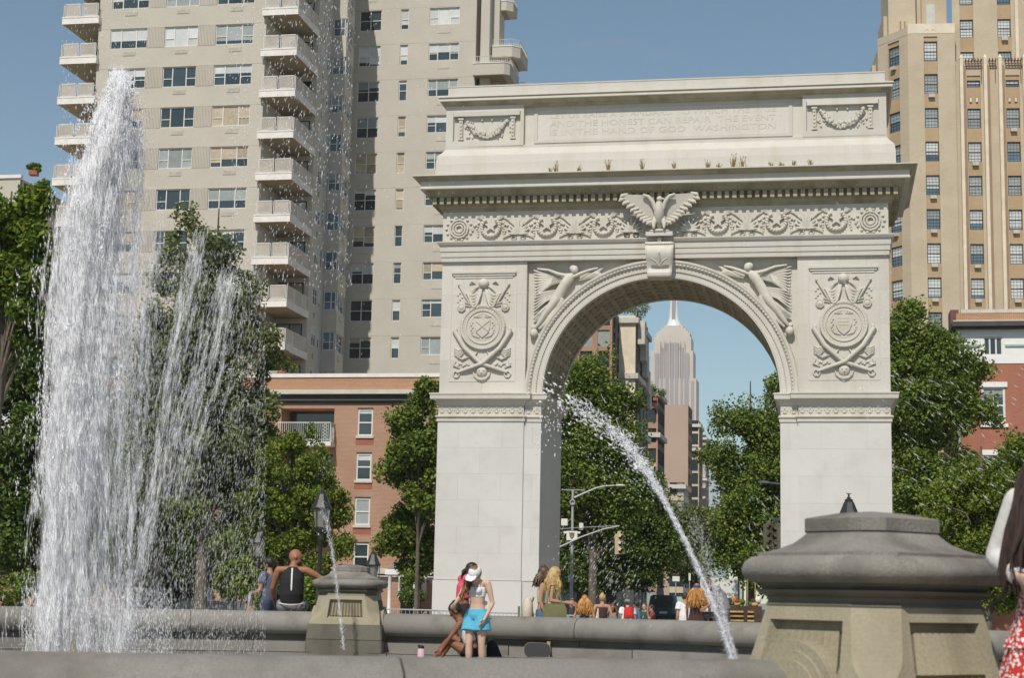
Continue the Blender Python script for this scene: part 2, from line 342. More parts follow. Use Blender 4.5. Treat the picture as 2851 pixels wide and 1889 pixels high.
# ================================================================== the marble arch
ARCH = thing('marble_arch', 'tall white marble triumphal arch with an eagle over its keystone', 'arch', gw(AXA, AXB, 0), -YAW)
ZB = -.5; HZ = HC - 1.35                            # heights below were measured with the eye at 1.35
def z_(v): return v + HZ
T = 5.3
def P(mb, name, m='marble', smooth=False, parent=None, ang=40): return mb.build(name, M[m], parent or ARCH, smooth, ang=ang)
def blocks(x0, x1, y0, y1, z0, z1, rows, cols, mname='marble_clean'):
    """courses of separate marble blocks with thin recessed joints, on a core"""
    g = .0016
    mb = MB(); mb.box(x0 + .02, x1 - .02, y0 + .02, y1 - .02, z0, z1); P(mb, 'core', 'joint')
    h = (z1 - z0) / rows
    for r in range(rows):
        n = cols + (r % 2); cuts = [x0] + [x0 + (x1 - x0) * (k + (.5 if n > cols else 0)) / cols for k in range(1 - (1 if n > cols else 0), cols + (0 if n == cols else 0))] + [x1]
        cuts = sorted(set(round(c, 3) for c in cuts))
        for i in range(len(cuts) - 1):
            o = random.uniform(0, .0015); b = MB()
            b.box(cuts[i] + (g if i else 0), cuts[i + 1] - (g if i < len(cuts) - 2 else 0), y0 - o, y1 + o, z0 + r * h + g, z0 + (r + 1) * h - (0 if r == rows - 1 else g))
            P(b, 'marble_block', mname)
for s in (-1, 1):
    xa, xb = sorted((s * 5.25, s * 8.67)); sa, sb = sorted((s * 4.58, s * 5.25))
    # plinth
    mb = MB(); mb.box(xa - .03, xb + .03, -.04, T + .04, ZB, z_(1.985)); P(mb, 'plinth', 'marble_clean')
    mb = MB(); mb.box(sa, sb, .08, T - .08, ZB, z_(1.97)); P(mb, 'plinth', 'marble_clean')
    blocks(xa, xb, 0, T, z_(2.0), z_(8.13), 6, 2)
    blocks(sa, sb, .09, T - .09, z_(1.99), z_(8.12), 6, 1)
    # impost mouldings
    prof = [(0, 8.13), (.045, 8.135), (.045, 8.23), (.02, 8.25), (.09, 8.30), (.10, 8.34), (.06, 8.37), (.0, 8.38)]
    for (x0, x1, y0, dz) in ((xa, xb, 0, 0), (sa, sb, .09, -.013)):
        k = 1 if y0 == 0 else .8
        mb = MB(); mb.mold(x0, x1, y0, T - y0, [(o * k, z_(z + dz)) for o, z in prof]); P(mb, 'impost_moulding', 'marble_carved')
        mb = MB(); mb.mold(x0 + .01, x1 - .01, y0 + .01, T - y0 - .01, [(0, z_(8.38 + dz)), (0, z_(8.77 + dz))]); P(mb, 'impost_frieze', 'marble_carved')
        n = max(2, int((x1 - x0) / .29))
        mb = MB()
        for i in range(n):
            x = x0 + (x1 - x0) * (i + .5) / n
            mb.ball((x, y0, z_(8.50 + dz)), (.085, .035, .05), 8, 5); mb.ball((x, y0, z_(8.66 + dz)), (.03, .03, .05), 6, 4)
            for k2 in range(4): mb.box(x - .13 + .07 * k2, x - .10 + .07 * k2, y0 - .02, y0 + .02, z_(8.56 + dz), z_(8.62 + dz))
        tag(P(mb, 'leaf_band', 'marble_carved'), kind='stuff')
        mb = MB(); mb.mold(x0, x1, y0, T - y0, [(0, z_(8.76 + dz)), (.03, z_(8.78 + dz)), (.06, z_(8.88 + dz)), (.16, z_(8.985 + dz)), (.27 * k, z_(8.995 + dz)), (.285 * k, z_(9.14 + dz)), (.265 * k, z_(9.15 + dz)), (.31 * k, z_(9.175 + dz)), (.31 * k, z_(9.225 + dz)), (.0, z_(9.27 + dz))]); P(mb, 'impost_cornice')
    # upper pier with its trophy panel
    blocks(xa, xb, .1, T - .1, z_(9.24), z_(14.49), 4, 2, 'marble')

# spandrel wall with the arched opening
SPR = z_(9.2); RI = 4.57
def arch_wall(y, flip, R=5.2, n=48):
    mb = MB(); xo, zt = 5.25, z_(14.49); vs = []; 
    for i in range(n + 1):
        t = math.pi * i / n; c, s2 = math.cos(t), math.sin(t)
        k = min(xo / abs(c) if abs(c) > 1e-6 else 1e9, (zt - SPR) / s2 if s2 > 1e-6 else 1e9)
        vs += [(R * c, y, SPR + R * s2), (max(-xo, min(xo, k * c)), y, min(zt, SPR + k * s2))]
    fs = [(2 * i, 2 * i + 1, 2 * i + 3, 2 * i + 2) for i in range(n)]
    mb.add(vs, [f[::-1] for f in fs] if flip else fs); mb.box(-5.25, 5.25, y + (.02 if not flip else -.04), y + (.04 if not flip else -.02), z_(14.42), z_(14.48))
    return mb
P(arch_wall(.36, False), 'spandrel_wall', 'marble_carved'); P(arch_wall(T - .36, True), 'spandrel_wall', 'marble_carved')
def sweep_arc(prof, name, m, n=64, smooth=True):
    """prof = [(radius, y)...] swept round the opening"""
    mb = MB(); k = len(prof)
    vs = [(r * math.cos(math.pi * i / n), y, SPR + r * math.sin(math.pi * i / n)) for i in range(n + 1) for r, y in prof]
    mb.add(vs, [(i * k + j, i * k + j + 1, (i + 1) * k + j + 1, (i + 1) * k + j) for i in range(n) for j in range(k - 1)])
    return P(mb, name, m, smooth, ang=25)
sweep_arc([(4.57, .5), (4.57, .15), (4.82, .15)], 'archivolt_fascia', 'marble')
sweep_arc([(4.82, .15), (4.82, .11), (5.0, .10), (5.0, .13)], 'archivolt_fascia', 'marble')
sweep_arc([(5.0, .13), (5.02, .06), (5.13, .01), (5.17, -.02), (5.25, -.02), (5.25, .37)], 'archivolt_moulding', 'marble_carved')
mb = MB()
for i in range(150):
    t = math.pi * (i + .5) / 150; mb.ball((4.83 * math.cos(t), .115, SPR + 4.83 * math.sin(t)), (.032, .03, .032), 6, 4)
    mb.ball((4.62 * math.cos(t), .145, SPR + 4.62 * math.sin(t)), (.02, .02, .02), 5, 3)
for i in range(110):
    t = math.pi * (i + .5) / 110; mb.ball((5.075 * math.cos(t), .035, SPR + 5.075 * math.sin(t)), (.045, .05, .06), 6, 4, Matrix.Rotation(-t, 3, 'Y'))
tag(P(mb, 'bead_and_egg_moulding', 'marble_carved', True), kind='stuff')
# soffit with coffers
mb = MB(); NY, NT = 6, 26; y0, y1 = .5, T - .3
def sp(r, t, y): return (r * math.cos(t), y, SPR + r * math.sin(t))
for i in range(NT):
    t0, t1 = math.pi * i / NT, math.pi * (i + 1) / NT
    for j in range(NY):
        a, b = y0 + (y1 - y0) * j / NY, y0 + (y1 - y0) * (j + 1) / NY; dt, dy = (t1 - t0) * .17, (b - a) * .15
        o = [sp(RI, t0, a), sp(RI, t1, a), sp(RI, t1, b), sp(RI, t0, b)]; q = [sp(RI, t0 + dt, a + dy), sp(RI, t1 - dt, a + dy), sp(RI, t1 - dt, b - dy), sp(RI, t0 + dt, b - dy)]
        w = [sp(RI + .16, t0 + dt * 1.4, a + dy * 1.4), sp(RI + .16, t1 - dt * 1.4, a + dy * 1.4), sp(RI + .16, t1 - dt * 1.4, b - dy * 1.4), sp(RI + .16, t0 + dt * 1.4, b - dy * 1.4)]
        mb.add(o + q + w, [(k, (k + 1) % 4, 4 + (k + 1) % 4, 4 + k) for k in range(4)] + [(4 + k, 4 + (k + 1) % 4, 8 + (k + 1) % 4, 8 + k) for k in range(4)] + [(8, 9, 10, 11)])
        c = sp(RI + .10, (t0 + t1) / 2, (a + b) / 2); mb.ball(c, .1, 6, 4)
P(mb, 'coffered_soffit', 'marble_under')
sweep_arc([(5.25, T - .37), (5.25, T + .02), (4.57, T + .0), (4.57, T - .31)], 'archivolt_back', 'marble')
# body behind the spandrels
mb = MB()
for i in range(24):
    t0, t1 = math.pi * i / 24, math.pi * (i + 1) / 24
    l = [(5.3 * math.cos(t), y, SPR + 5.3 * math.sin(t)) for t in (t0, t1) for y in (.3, T - .3)]
    mb.add(l, [(0, 1, 3, 2)])
P(mb, 'vault_back', 'joint')

# entablature
def em(name, prof, m='marble', x=8.67, y0=0.0, smooth=False): 
    mb = MB(); mb.mold(-x, x, y0, T - y0, [(o, z_(z)) for o, z in prof]); return P(mb, name, m, smooth)
em('architrave', [(0.0, 14.49), (.02, 14.495), (.02, 14.675), (.05, 14.68), (.05, 14.89), (.08, 14.895), (.08, 15.10), (.10, 15.105), (.10, 15.13), (.14, 15.15), (.2, 15.25), (.2, 15.29), (0.0, 15.32)])
em('frieze_wall', [(0.0, 15.30), (0.0, 16.52)], 'marble_carved')
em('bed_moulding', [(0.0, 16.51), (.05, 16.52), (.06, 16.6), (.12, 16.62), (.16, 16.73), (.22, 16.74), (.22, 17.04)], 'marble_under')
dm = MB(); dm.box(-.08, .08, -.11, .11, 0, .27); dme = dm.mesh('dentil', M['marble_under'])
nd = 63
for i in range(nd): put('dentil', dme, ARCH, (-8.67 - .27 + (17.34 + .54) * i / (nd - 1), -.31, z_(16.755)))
for s in (-1, 1):
    for i in range(1, 20): put('dentil', dme, ARCH, (s * (8.67 + .31), -.27 + (T + .54) * i / 20, z_(16.755)), R_(90))
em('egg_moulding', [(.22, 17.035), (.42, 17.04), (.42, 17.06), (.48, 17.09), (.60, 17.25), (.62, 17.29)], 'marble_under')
mb = MB()
for i in range(74):
    x = -9.0 + 18.0 * i / 73; mb.ball((x, -.51, z_(17.165)), (.085, .07, .09), 8, 5)
for s in (-1, 1):
    for i in range(1, 23): mb.ball((s * 9.18, -.5 + 6.3 * i / 23, z_(17.165)), (.07, .085, .09), 8, 5)
tag(P(mb, 'egg_band', 'marble_under', True), kind='stuff')
em('corona', [(.60, 17.285), (.76, 17.29), (.80, 17.30), (.80, 17.365), (.775, 17.37), (.775, 17.56), (.80, 17.565), (.80, 17.60)])
em('cyma', [(.80, 17.595), (.84, 17.605), (.90, 17.64), (.98, 17.72), (1.03, 17.755)], 'marble_under')
em('cornice_top', [(1.03, 17.752), (1.07, 17.76), (1.07, 17.80), (.3, 17.90)], 'marble')
# attic
em('attic_base', [(.30, 17.86), (.30, 18.42), (.26, 18.75), (.22, 18.80), (.08, 18.95), (.0, 19.08), (0.0, 19.2)])
ATY = .2
mb = MB(); mb.box(-8.60, 8.60, ATY, T - ATY, z_(19.1), z_(20.95)); P(mb, 'attic_wall')
for s in (-1, 1):
    xa, xb = sorted((s * 5.48, s * 8.65)); pa, pb = sorted((s * 5.62, s * 8.36))
    mb = MB(); mb.facade(xa, xb, z_(19.15), z_(20.9), [(pa, pb, z_(19.42), z_(20.60), .13)], 0, .13)
    xs = (xa, xb); mb.box(xa, xa + .02, .004, T, z_(19.15), z_(20.9)); mb.box(xb - .02, xb, .004, T, z_(19.15), z_(20.9)); P(mb, 'attic_pier')
    mb = MB(); mb.box(pa + .02, pb - .02, -.05, .12, z_(20.44), z_(20.62)); P(mb, 'panel_lintel')
    # festoon between two little pilasters
    cx = (pa + pb) / 2
    mb = MB()
    for k in (-1, 1):
        x = cx + k * 1.06; mb.box(x - .07, x + .07, .03, .15, z_(19.52), z_(20.36)); mb.box(x - .11, x + .11, .0, .15, z_(20.32), z_(20.40)); mb.box(x - .11, x + .11, .0, .15, z_(19.48), z_(19.54))
        for q in range(5): mb.ball((x, .02, z_(19.62 + .15 * q)), (.05, .03, .05), 6, 4)
    P(mb, 'panel_pilasters', 'marble_carved')
    mb = MB()
    for i in range(80):
        t = -1 + 2 * i / 79; x = cx + t * .80; z = 20.22 - .58 * (1 - t * t); r = .05 + .10 * (1 - t * t)
        mb.ball((x + random.uniform(-.03, .03), .08 - random.uniform(0, .08), z_(z + random.uniform(-r, r) * .8)), random.uniform(.05, .085), 6, 4)
    for k in range(26):
        x = cx + random.choice((-1, 1)) * random.uniform(.55, .95); mb.ball((x, .11, z_(random.uniform(19.55, 20.35))), random.uniform(.03, .06), 6, 4)
    for k in (-.2, .2): mb.ball((cx + k, .1, z_(20.30)), .06, 6, 4)
    P(mb, 'festoon', 'marble_carved', True)
mb = MB(); px = 4.95
for x0, x1, zz0, zz1 in ((-px - .14, px + .14, 20.66, 20.80), (-px - .14, px + .14, 19.30, 19.42), (-px - .14, -px, 19.42, 20.66), (px, px + .14, 19.42, 20.66)): mb.box(x0, x1, ATY - .04, ATY + .02, z_(zz0), z_(zz1))
P(mb, 'inscription_frame')
em('attic_cornice', [(-.0, 20.80), (.02, 20.86), (.03, 20.90), (.10, 20.95), (.24, 21.03)], 'marble_under', 8.62, .02)
em('attic_cornice_edge', [(.24, 21.02), (.29, 21.03), (.29, 21.11), (.24, 21.115), (.24, 21.16), (.33, 21.17), (.33, 21.23), (.0, 21.27)], 'marble', 8.60, .02)
em('parapet', [(0, 21.2), (0, 21.68), (.02, 21.685), (.02, 21.73)], 'marble', 8.61, .06)
# inscription, cut letter by letter
def text_mesh(txt, size, ext=.008):
    c = bpy.data.curves.new('t', 'FONT'); c.body = txt; c.size = size; c.extrude = ext; c.align_x = 'CENTER'; c.resolution_u = 2
    o = bpy.data.objects.new('t', c); COL.objects.link(o); me = bpy.data.meshes.new_from_object(o.evaluated_get(bpy.context.evaluated_depsgraph_get()))
    bpy.data.objects.remove(o); bpy.data.curves.remove(c); return me
for txt, zz, wid in (('LET US RAISE A STANDARD TO WHICH THE WISE', 20.31, 8.9), ('AND THE HONEST CAN REPAIR  THE EVENT', 19.96, 8.9), ('IS IN THE HAND OF GOD  WASHINGTON', 19.61, 8.9)):
    me = text_mesh(txt, .34, .003); me.materials.append(M['letter'])
    w = max(v.co.x for v in me.vertices) - min(v.co.x for v in me.vertices)
    put('inscription_line', me, ARCH, (0, ATY - .004, z_(zz)), sc=(wid / w, 1, 1), rot=(R_(90), 0, 0))
# keystone bracket
mb = MB(); prof = [(-.10, 15.10), (-.34, 15.09), (-.36, 15.02), (-.30, 14.98), (-.42, 14.90), (-.50, 14.75), (-.50, 14.58), (-.42, 14.40), (-.33, 14.22), (-.28, 14.06), (-.31, 13.95), (-.36, 13.87), (-.35, 13.77), (-.25, 13.70), (.4, 13.70)]
loops = []
for sx, fr in ((-1, 1), (-.86, 1), (.86, 1), (1, 1)):
    loops.append([(sx * (.56 - .10 * (15.1 - z) / 1.4), y + (.05 if abs(sx) == 1 else 0), z_(z)) for y, z in prof] + [(sx * .56, .4, z_(15.10))])
mb.stack(loops); P(mb, 'keystone', 'marble', True, ang=30)
mb = MB()
for a, l in ((-40, .42), (0, .5), (40, .42)):
    v = Vector((math.sin(R_(a)), 0, math.cos(R_(a)))); b = Vector((0, -.34, z_(14.12)))
    mb.tube([b, b + v * l * .6 + Vector((0, -.14, 0)), b + v * l + Vector((math.copysign(.06, a) if a else 0, -.2, -.04 if a else .02))], [.03, .045, .035], 6)
for i in range(12): mb.ball((-.4 + .8 * i / 11, -.36, z_(15.0)), .03, 5, 3)
mb.box(-.42, .42, -.34, -.28, z_(13.74), z_(13.86)); P(mb, 'keystone_leaf', 'marble_carved', True)
def star(mb, c, R, y0, y1, r=.42):
    mb.prism([(c[0] + (R if i % 2 == 0 else R * r) * math.sin(math.pi * i / 5), c[1] + (R if i % 2 == 0 else R * r) * math.cos(math.pi * i / 5)) for i in range(10)][::-1], y0, y1)
mb = MB(); star(mb, (0, z_(15.18)), .14, -.36, -.2); P(mb, 'keystone_star', 'marble_carved')
# frieze: wreaths, palm fans and end scrolls
def wreath_mb():
    mb = MB()
    for i in range(34):
        t = R_(-62) - R_(236) * i / 33 * 1.0; t = R_(90 + 38) + R_(284) * i / 33
        c = Vector((.36 * math.cos(t), -.07 - .02 * (i % 2), .36 * math.sin(t))); mb.ball(c, (.085, .05, .055), 6, 4, Matrix.Rotation(-t, 3, 'Y') @ Matrix.Rotation(R_(35 if i % 2 else -35), 3, 'Y'))
    mb.tube([(.36 * math.cos(R_(128 + 284 * i / 20)), -.02, .36 * math.sin(R_(128 + 284 * i / 20))) for i in range(21)], .06, 6)
    star(mb, (0, .05), .27, -.10, .01)
    for s in (-1, 1):
        for k in range(7): mb.ball((s * (.34 + .08 * k), -.03, .42 - .10 * k + .05 * math.sin(k * 2)), (.06, .04, .06), 6, 4)
        for k in range(5): mb.tube([(s * .30, -.03, .30), (s * (.36 + .05 * k), -.07, .52 - .02 * k)], [.03, .015], 5)
        for k in range(6): mb.ball((s * (.5 + .07 * random.random()), -.02, -.35 + .1 * k), (.05, .035, .05), 6, 4)
    return mb.mesh('wreath', M['marble_carved'], smooth=True, ang=50)
def fan_mb():
    mb = MB()
    for k in range(-4, 5):
        a = R_(k * 21); l = .62 - .05 * abs(k); v = Vector((math.sin(a), 0, math.cos(a))); b = Vector((0, -.03, -.28))
        mb.tube([b, b + v * l * .55 + Vector((0, -.08, 0)), b + v * l + Vector((0, -.04, 0))], [.02, (.035, .06), .012], 6, flat=(0, 1, 0))
    mb.tube([(-.62 + .124 * i, -.05, -.42 + .17 * (1 - ((i - 5) / 5) ** 2)) for i in range(11)], .03, 6)
    for s in (-1, 1):
        for q in range(2): mb.tube([(s * (.18 + .1 * math.cos(t / 8 * 6.28)), -.03, -.42 + .08 * math.sin(t / 8 * 6.28)) for t in range(9)], .022, 5)
        for k in range(5): mb.ball((s * (.45 + .09 * k), -.03, -.30 + .17 * k), (.05, .035, .07), 6, 4)
        mb.tube([(s * .2, -.04, .1), (s * .45, -.06, .34), (s * .62, -.03, .40)], [.03, .03, .015], 5)
    return mb.mesh('palm_fan', M['marble_carved'], smooth=True, ang=50)
wm, fm = wreath_mb(), fan_mb()
for x in (-6.72, -4.47, -2.23, 2.23, 4.47, 6.72): put('wreath', wm, ARCH, (x, 0, z_(15.86)))
for x in (-5.6, -3.35, -1.12, 1.12, 3.35, 5.6): put('palm_fan', fm, ARCH, (x, 0, z_(15.84)))
sm = MB()
for q in range(3): sm.tube([((.14 + .11 * q) * math.cos(t * .5236), -.05, (.14 + .11 * q) * math.sin(t * .5236)) for t in range(13)], .045, 6)
for k in range(14): a = k * .449; sm.ball((.52 * math.cos(a), -.03, .45 * math.sin(a)), (.06, .04, .05), 6, 4)
sme = sm.mesh('scroll_relief', M['marble_carved'], smooth=True, ang=50)
for x in (-8.0, 8.0): put('scroll_relief', sme, ARCH, (x, 0, z_(15.82)))
# eagle
mb = MB(); ey = -.55
mb.tube([(0, ey + .25, z_(15.62)), (0, ey + .12, z_(15.85)), (0, ey, z_(16.15)), (0, ey - .02, z_(16.42)), (0, ey - .04, z_(16.62))], [(.10, .08), (.18, .15), (.24, .2), (.2, .17), (.12, .11)], 12)
mb.ball((0.02, ey - .05, z_(16.72)), (.12, .12, .11), 10, 7); mb.tube([(.08, ey - .08, z_(16.73)), (.2, ey - .1, z_(16.71)), (.23, ey - .1, z_(16.65))], [.05, .035, .01], 6)
for s in (-1, 1): mb.tube([(s * .13, ey + .1, z_(16.0)), (s * .2, ey - .02, z_(15.75)), (s * .2, ey - .06, z_(15.56))], [.13, .09, .04], 8)
P(mb, 'eagle_body', 'marble_carved', True, ang=60)
for s in (-1, 1):
    mb = MB()
    mb.add([(s * x, y, z_(z)) for x, y, z in ((.16, ey + .1, 16.45), (.30, ey + .05, 16.75), (.62, ey - .05, 16.90), (1.38, ey - .02, 16.94), (1.55, ey, 16.80), (1.1, ey + .1, 16.35), (.75, ey + .18, 16.02), (.5, ey + .22, 15.78), (.28, ey + .25, 15.72), (.14, ey + .22, 15.95))], [tuple(range(10)) if s > 0 else tuple(range(9, -1, -1))])
    mb.tube([(s * .14, ey, z_(16.3)), (s * .25, ey - .04, z_(16.62)), (s * .42, ey - .1, z_(16.82)), (s * .62, ey - .14, z_(16.88))], [.08, .09, .075, .04], 8)
    edge = [(1.45, 16.88), (1.50, 16.72), (1.36, 16.58), (1.2, 16.44), (1.05, 16.30), (.92, 16.18), (.80, 16.06), (.68, 15.95), (.56, 15.86), (.42, 15.78)]
    for i, (x, z) in enumerate(edge):
        mb.tube([(s * (x - .26), ey + .06, z_(z + .12)), (s * x, ey - .03, z_(z)), (s * (x + .06), ey + .0, z_(z - .05))], [.03, (.06, .085), .03], 6, flat=(0, 1, 0))
    P(mb, 'eagle_wing', 'marble_carved', True, ang=60)
mb = MB(); mb.box(-.52, .52, -.5, .05, z_(15.30), z_(15.46)); mb.ball((0, -.4, z_(15.5)), (.42, .16, .08), 10, 6); P(mb, 'eagle_perch', 'marble')

# trophies on the upper piers
def trophy(cx, variant):
    Y = .1
    mb = MB()
    for o, z0, z1 in ((.10, 14.02, 14.10), (.06, 13.93, 14.02), (.03, 13.84, 13.90)): mb.box(cx - 1.30 + (14.1 - z1) * .7, cx + 1.30 - (14.1 - z1) * .7, Y - o, Y + .02, z_(z0), z_(z1))
    P(mb, 'panel_lintel', 'marble')
    mb = MB()
    mb.ball((cx, Y - .04, z_(13.62)), (.21, .17, .2), 10, 7)
    for s in (-1, 1):
        mb.tube([(cx + s * 1.03, Y - .05, z_(13.62)), (cx + s * .72, Y - .07, z_(13.10)), (cx + s * .55, Y - .04, z_(12.8))], [.03, .045, .03], 6)
        mb.ball((cx + s * 1.0, Y - .05, z_(13.57)), .06, 6, 4)
        for q in range(5):
            w = .66 - .04 * q; pts = []
            for i in range(11):
                t = i / 10; pts.append((cx + s * (.06 + w * t), Y - .03 - .02 * q * math.sin(math.pi * t), z_(13.40 - .1 * t - (.20 + .12 * q) * math.sin(math.pi * (t * .9)) ** 1.0)))
            mb.tube(pts, [.02] + [.055] * 9 + [.03], 6)
        mb.tube([(cx + s * .35, Y - .02, z_(13.62)), (cx + s * .48, Y - .08, z_(13.70)), (cx + s * .58, Y - .04, z_(13.60))], [.02, .045, .02], 6)
        for q in range(6): mb.ball((cx + s * (.95 + .10 * math.sin(q * 2.1)), Y - .01, z_(13.25 - .09 * q)), (.05, .03, .04), 6, 4)
        for q in range(5):
            a = R_(18 + 14 * q); mb.tube([(cx + s * .12, Y - .02, z_(12.62)), (cx + s * (.12 + .75 * math.cos(a)), Y - .05, z_(12.62 + .5 * math.sin(a)))], [.035, .02], 5)
        mb.ball((cx + s * .88, Y - .02, z_(12.66)), (.14, .08, .13), 8, 6); mb.tube([(cx + s * (.88 + .15 * math.cos(t)), Y - .05, z_(12.66 + .15 * math.sin(t))) for t in (0, .9, 1.8, 2.7, 3.6, 4.5, 5.4, 6.28)], .03, 5)
        for q in range(4): mb.tube([(cx + s * .2, Y - .03, z_(13.5)), (cx + s * (.32 + .06 * q), Y - .08, z_(13.42 - .05 * q))], [.03, .02], 5)
    P(mb, 'drapery_relief', 'marble_carved', True, ang=60)
    # round shield
    zc = z_(11.86); mb = MB()
    def ringy(r, rr, y, n=36): mb.tube([(cx + r * math.cos(2 * math.pi * i / n), y, zc + r * math.sin(2 * math.pi * i / n)) for i in range(n + 1)], rr, 6, cap=False)
    mb.prism([(cx + .84 * math.cos(-2 * math.pi * i / 36), zc + .84 * math.sin(-2 * math.pi * i / 36)) for i in range(36)], Y - .09, Y + .01)
    ringy(.84, .075, Y - .06); ringy(.66, .03, Y - .10); ringy(.52, .014, Y - .09)
    for i in range(40):
        t = 2 * math.pi * i / 40; mb.ball((cx + .86 * math.cos(t), Y - .11, zc + .86 * math.sin(t)), (.035, .03, .05), 5, 4, Matrix.Rotation(-t, 3, 'Y'))
        mb.box(cx + .75 * math.cos(t) - .018, cx + .75 * math.cos(t) + .018, Y - .105, Y - .08, zc + .75 * math.sin(t) - .028, zc + .75 * math.sin(t) + .028)
    shield = [(-.3, .32), (0, .37), (.3, .32), (.3, -.02), (.2, -.25), (0, -.42), (-.2, -.25), (-.3, -.02)]
    mb.prism([(cx + x, zc + z) for x, z in shield[::-1]], Y - .14, Y - .08)
    for s in (-1, 1):
        if variant == 0: mb.tube([(cx - s * .26, Y - .15, zc - .18), (cx + s * .26, Y - .15, zc + .24)], .022, 5)
        for q in range(5): mb.ball((cx + s * (.40 + .05 * (q % 2)), Y - .1, zc + .18 - .1 * q), .04, 5, 4)
        mb.tube([(cx + s * .1, Y - .1, zc - .42), (cx + s * .35, Y - .12, zc - .34), (cx + s * .45, Y - .1, zc - .2)], .025, 5)
        for q in range(3): mb.tube([(cx + s * .06, Y - .1, zc + .40), (cx + s * (.15 + .1 * q), Y - .12, zc + .50 - .04 * q)], [.03, .015], 5)
    if variant: 
        for q in range(3): mb.box(cx - .2, cx + .2, Y - .15, Y - .13, zc + .2 - .13 * q, zc + .24 - .13 * q)
    P(mb, 'round_shield', 'marble_carved', True, ang=35)
    # crossed torches, banners and the mask below
    mb = MB()
    for s in (-1, 1):
        mb.tube([(cx + s * 1.13, Y - .06, z_(11.72)), (cx + s * .72, Y - .09, z_(11.05)), (cx + s * .05, Y - .13 - .02 * s, z_(10.42)), (cx - s * .7, Y - .10, z_(10.16)), (cx - s * 1.0, Y - .05, z_(10.06))], [.10, .095, .085, .06, .035], 8)
        mb.tube([(cx + s * (1.02 + .13 * math.cos(t)), Y - .04, z_(10.0 + .13 * math.sin(t))) for t in (0, 1.05, 2.1, 3.14, 4.2, 5.24, 6.28)], .03, 5)
        mb.ball((cx + s * 1.08, Y - .05, z_(11.78)), (.07, .06, .09), 6, 5)
        for q in range(4): mb.tube([(cx + s * .72, Y - .02, z_(11.05 - .06 * q)), (cx + s * .95, Y - .06, z_(10.93 - .09 * q)), (cx + s * 1.13, Y - .02, z_(11.04 - .07 * q))], [.02, .05, .02], 5)
        mb.tube([(cx + s * .45, Y - .02, z_(10.72)), (cx + s * .8, Y - .05, z_(10.58)), (cx + s * 1.12, Y - .03, z_(10.75))], [.03, .045, .02], 6)
        mb.tube([(cx + s * .2, Y - .02, z_(10.88)), (cx + s * .28, Y - .06, z_(10.76)), (cx + s * .42, Y - .03, z_(10.86))], [.03, .05, .02], 6)
        for q in range(9): mb.ball((cx + s * (.55 + .07 * q), Y - .02, z_(10.38 + .05 * math.sin(q * 1.7))), (.06, .04, .045), 6, 4)
        mb.tube([(cx + s * .9, Y - .02, z_(10.25)), (cx + s * 1.14, Y - .05, z_(10.36)), (cx + s * 1.05, Y - .03, z_(10.52))], [.03, .04, .02], 6)
    mb.ball((cx, Y - .03, z_(10.10)), (.22, .13, .24), 10, 7)
    mb.tube([(cx + .34 * math.cos(t), Y - .04, z_(10.10 + .30 * math.sin(t))) for t in (3.2, 3.7, 4.2, 4.71, 5.2, 5.7, 6.2)], [.02, .05, .07, .08, .07, .05, .02], 6)
    for k in (-.08, .08): mb.ball((cx + k, Y - .15, z_(10.14)), .035, 5, 4)
    mb.ball((cx, Y - .16, z_(10.05)), .045, 5, 4)
    P(mb, 'crossed_torches', 'marble_carved', True, ang=60)
    # sunk field of the panel, shown by a narrow raised border
    mb = MB(); fx, z0, z1 = 1.33, z_(9.72), z_(13.85)
    for x0, x1, a, b in ((-fx, -fx + .05, z0, z1), (fx - .05, fx, z0, z1), (-fx + .05, fx - .05, z0, z0 + .05)): mb.box(cx + x0, cx + x1, Y - .018, Y + .01, a, b)
    P(mb, 'panel_border', 'marble')
trophy(-6.97, 0); trophy(6.97, 1)
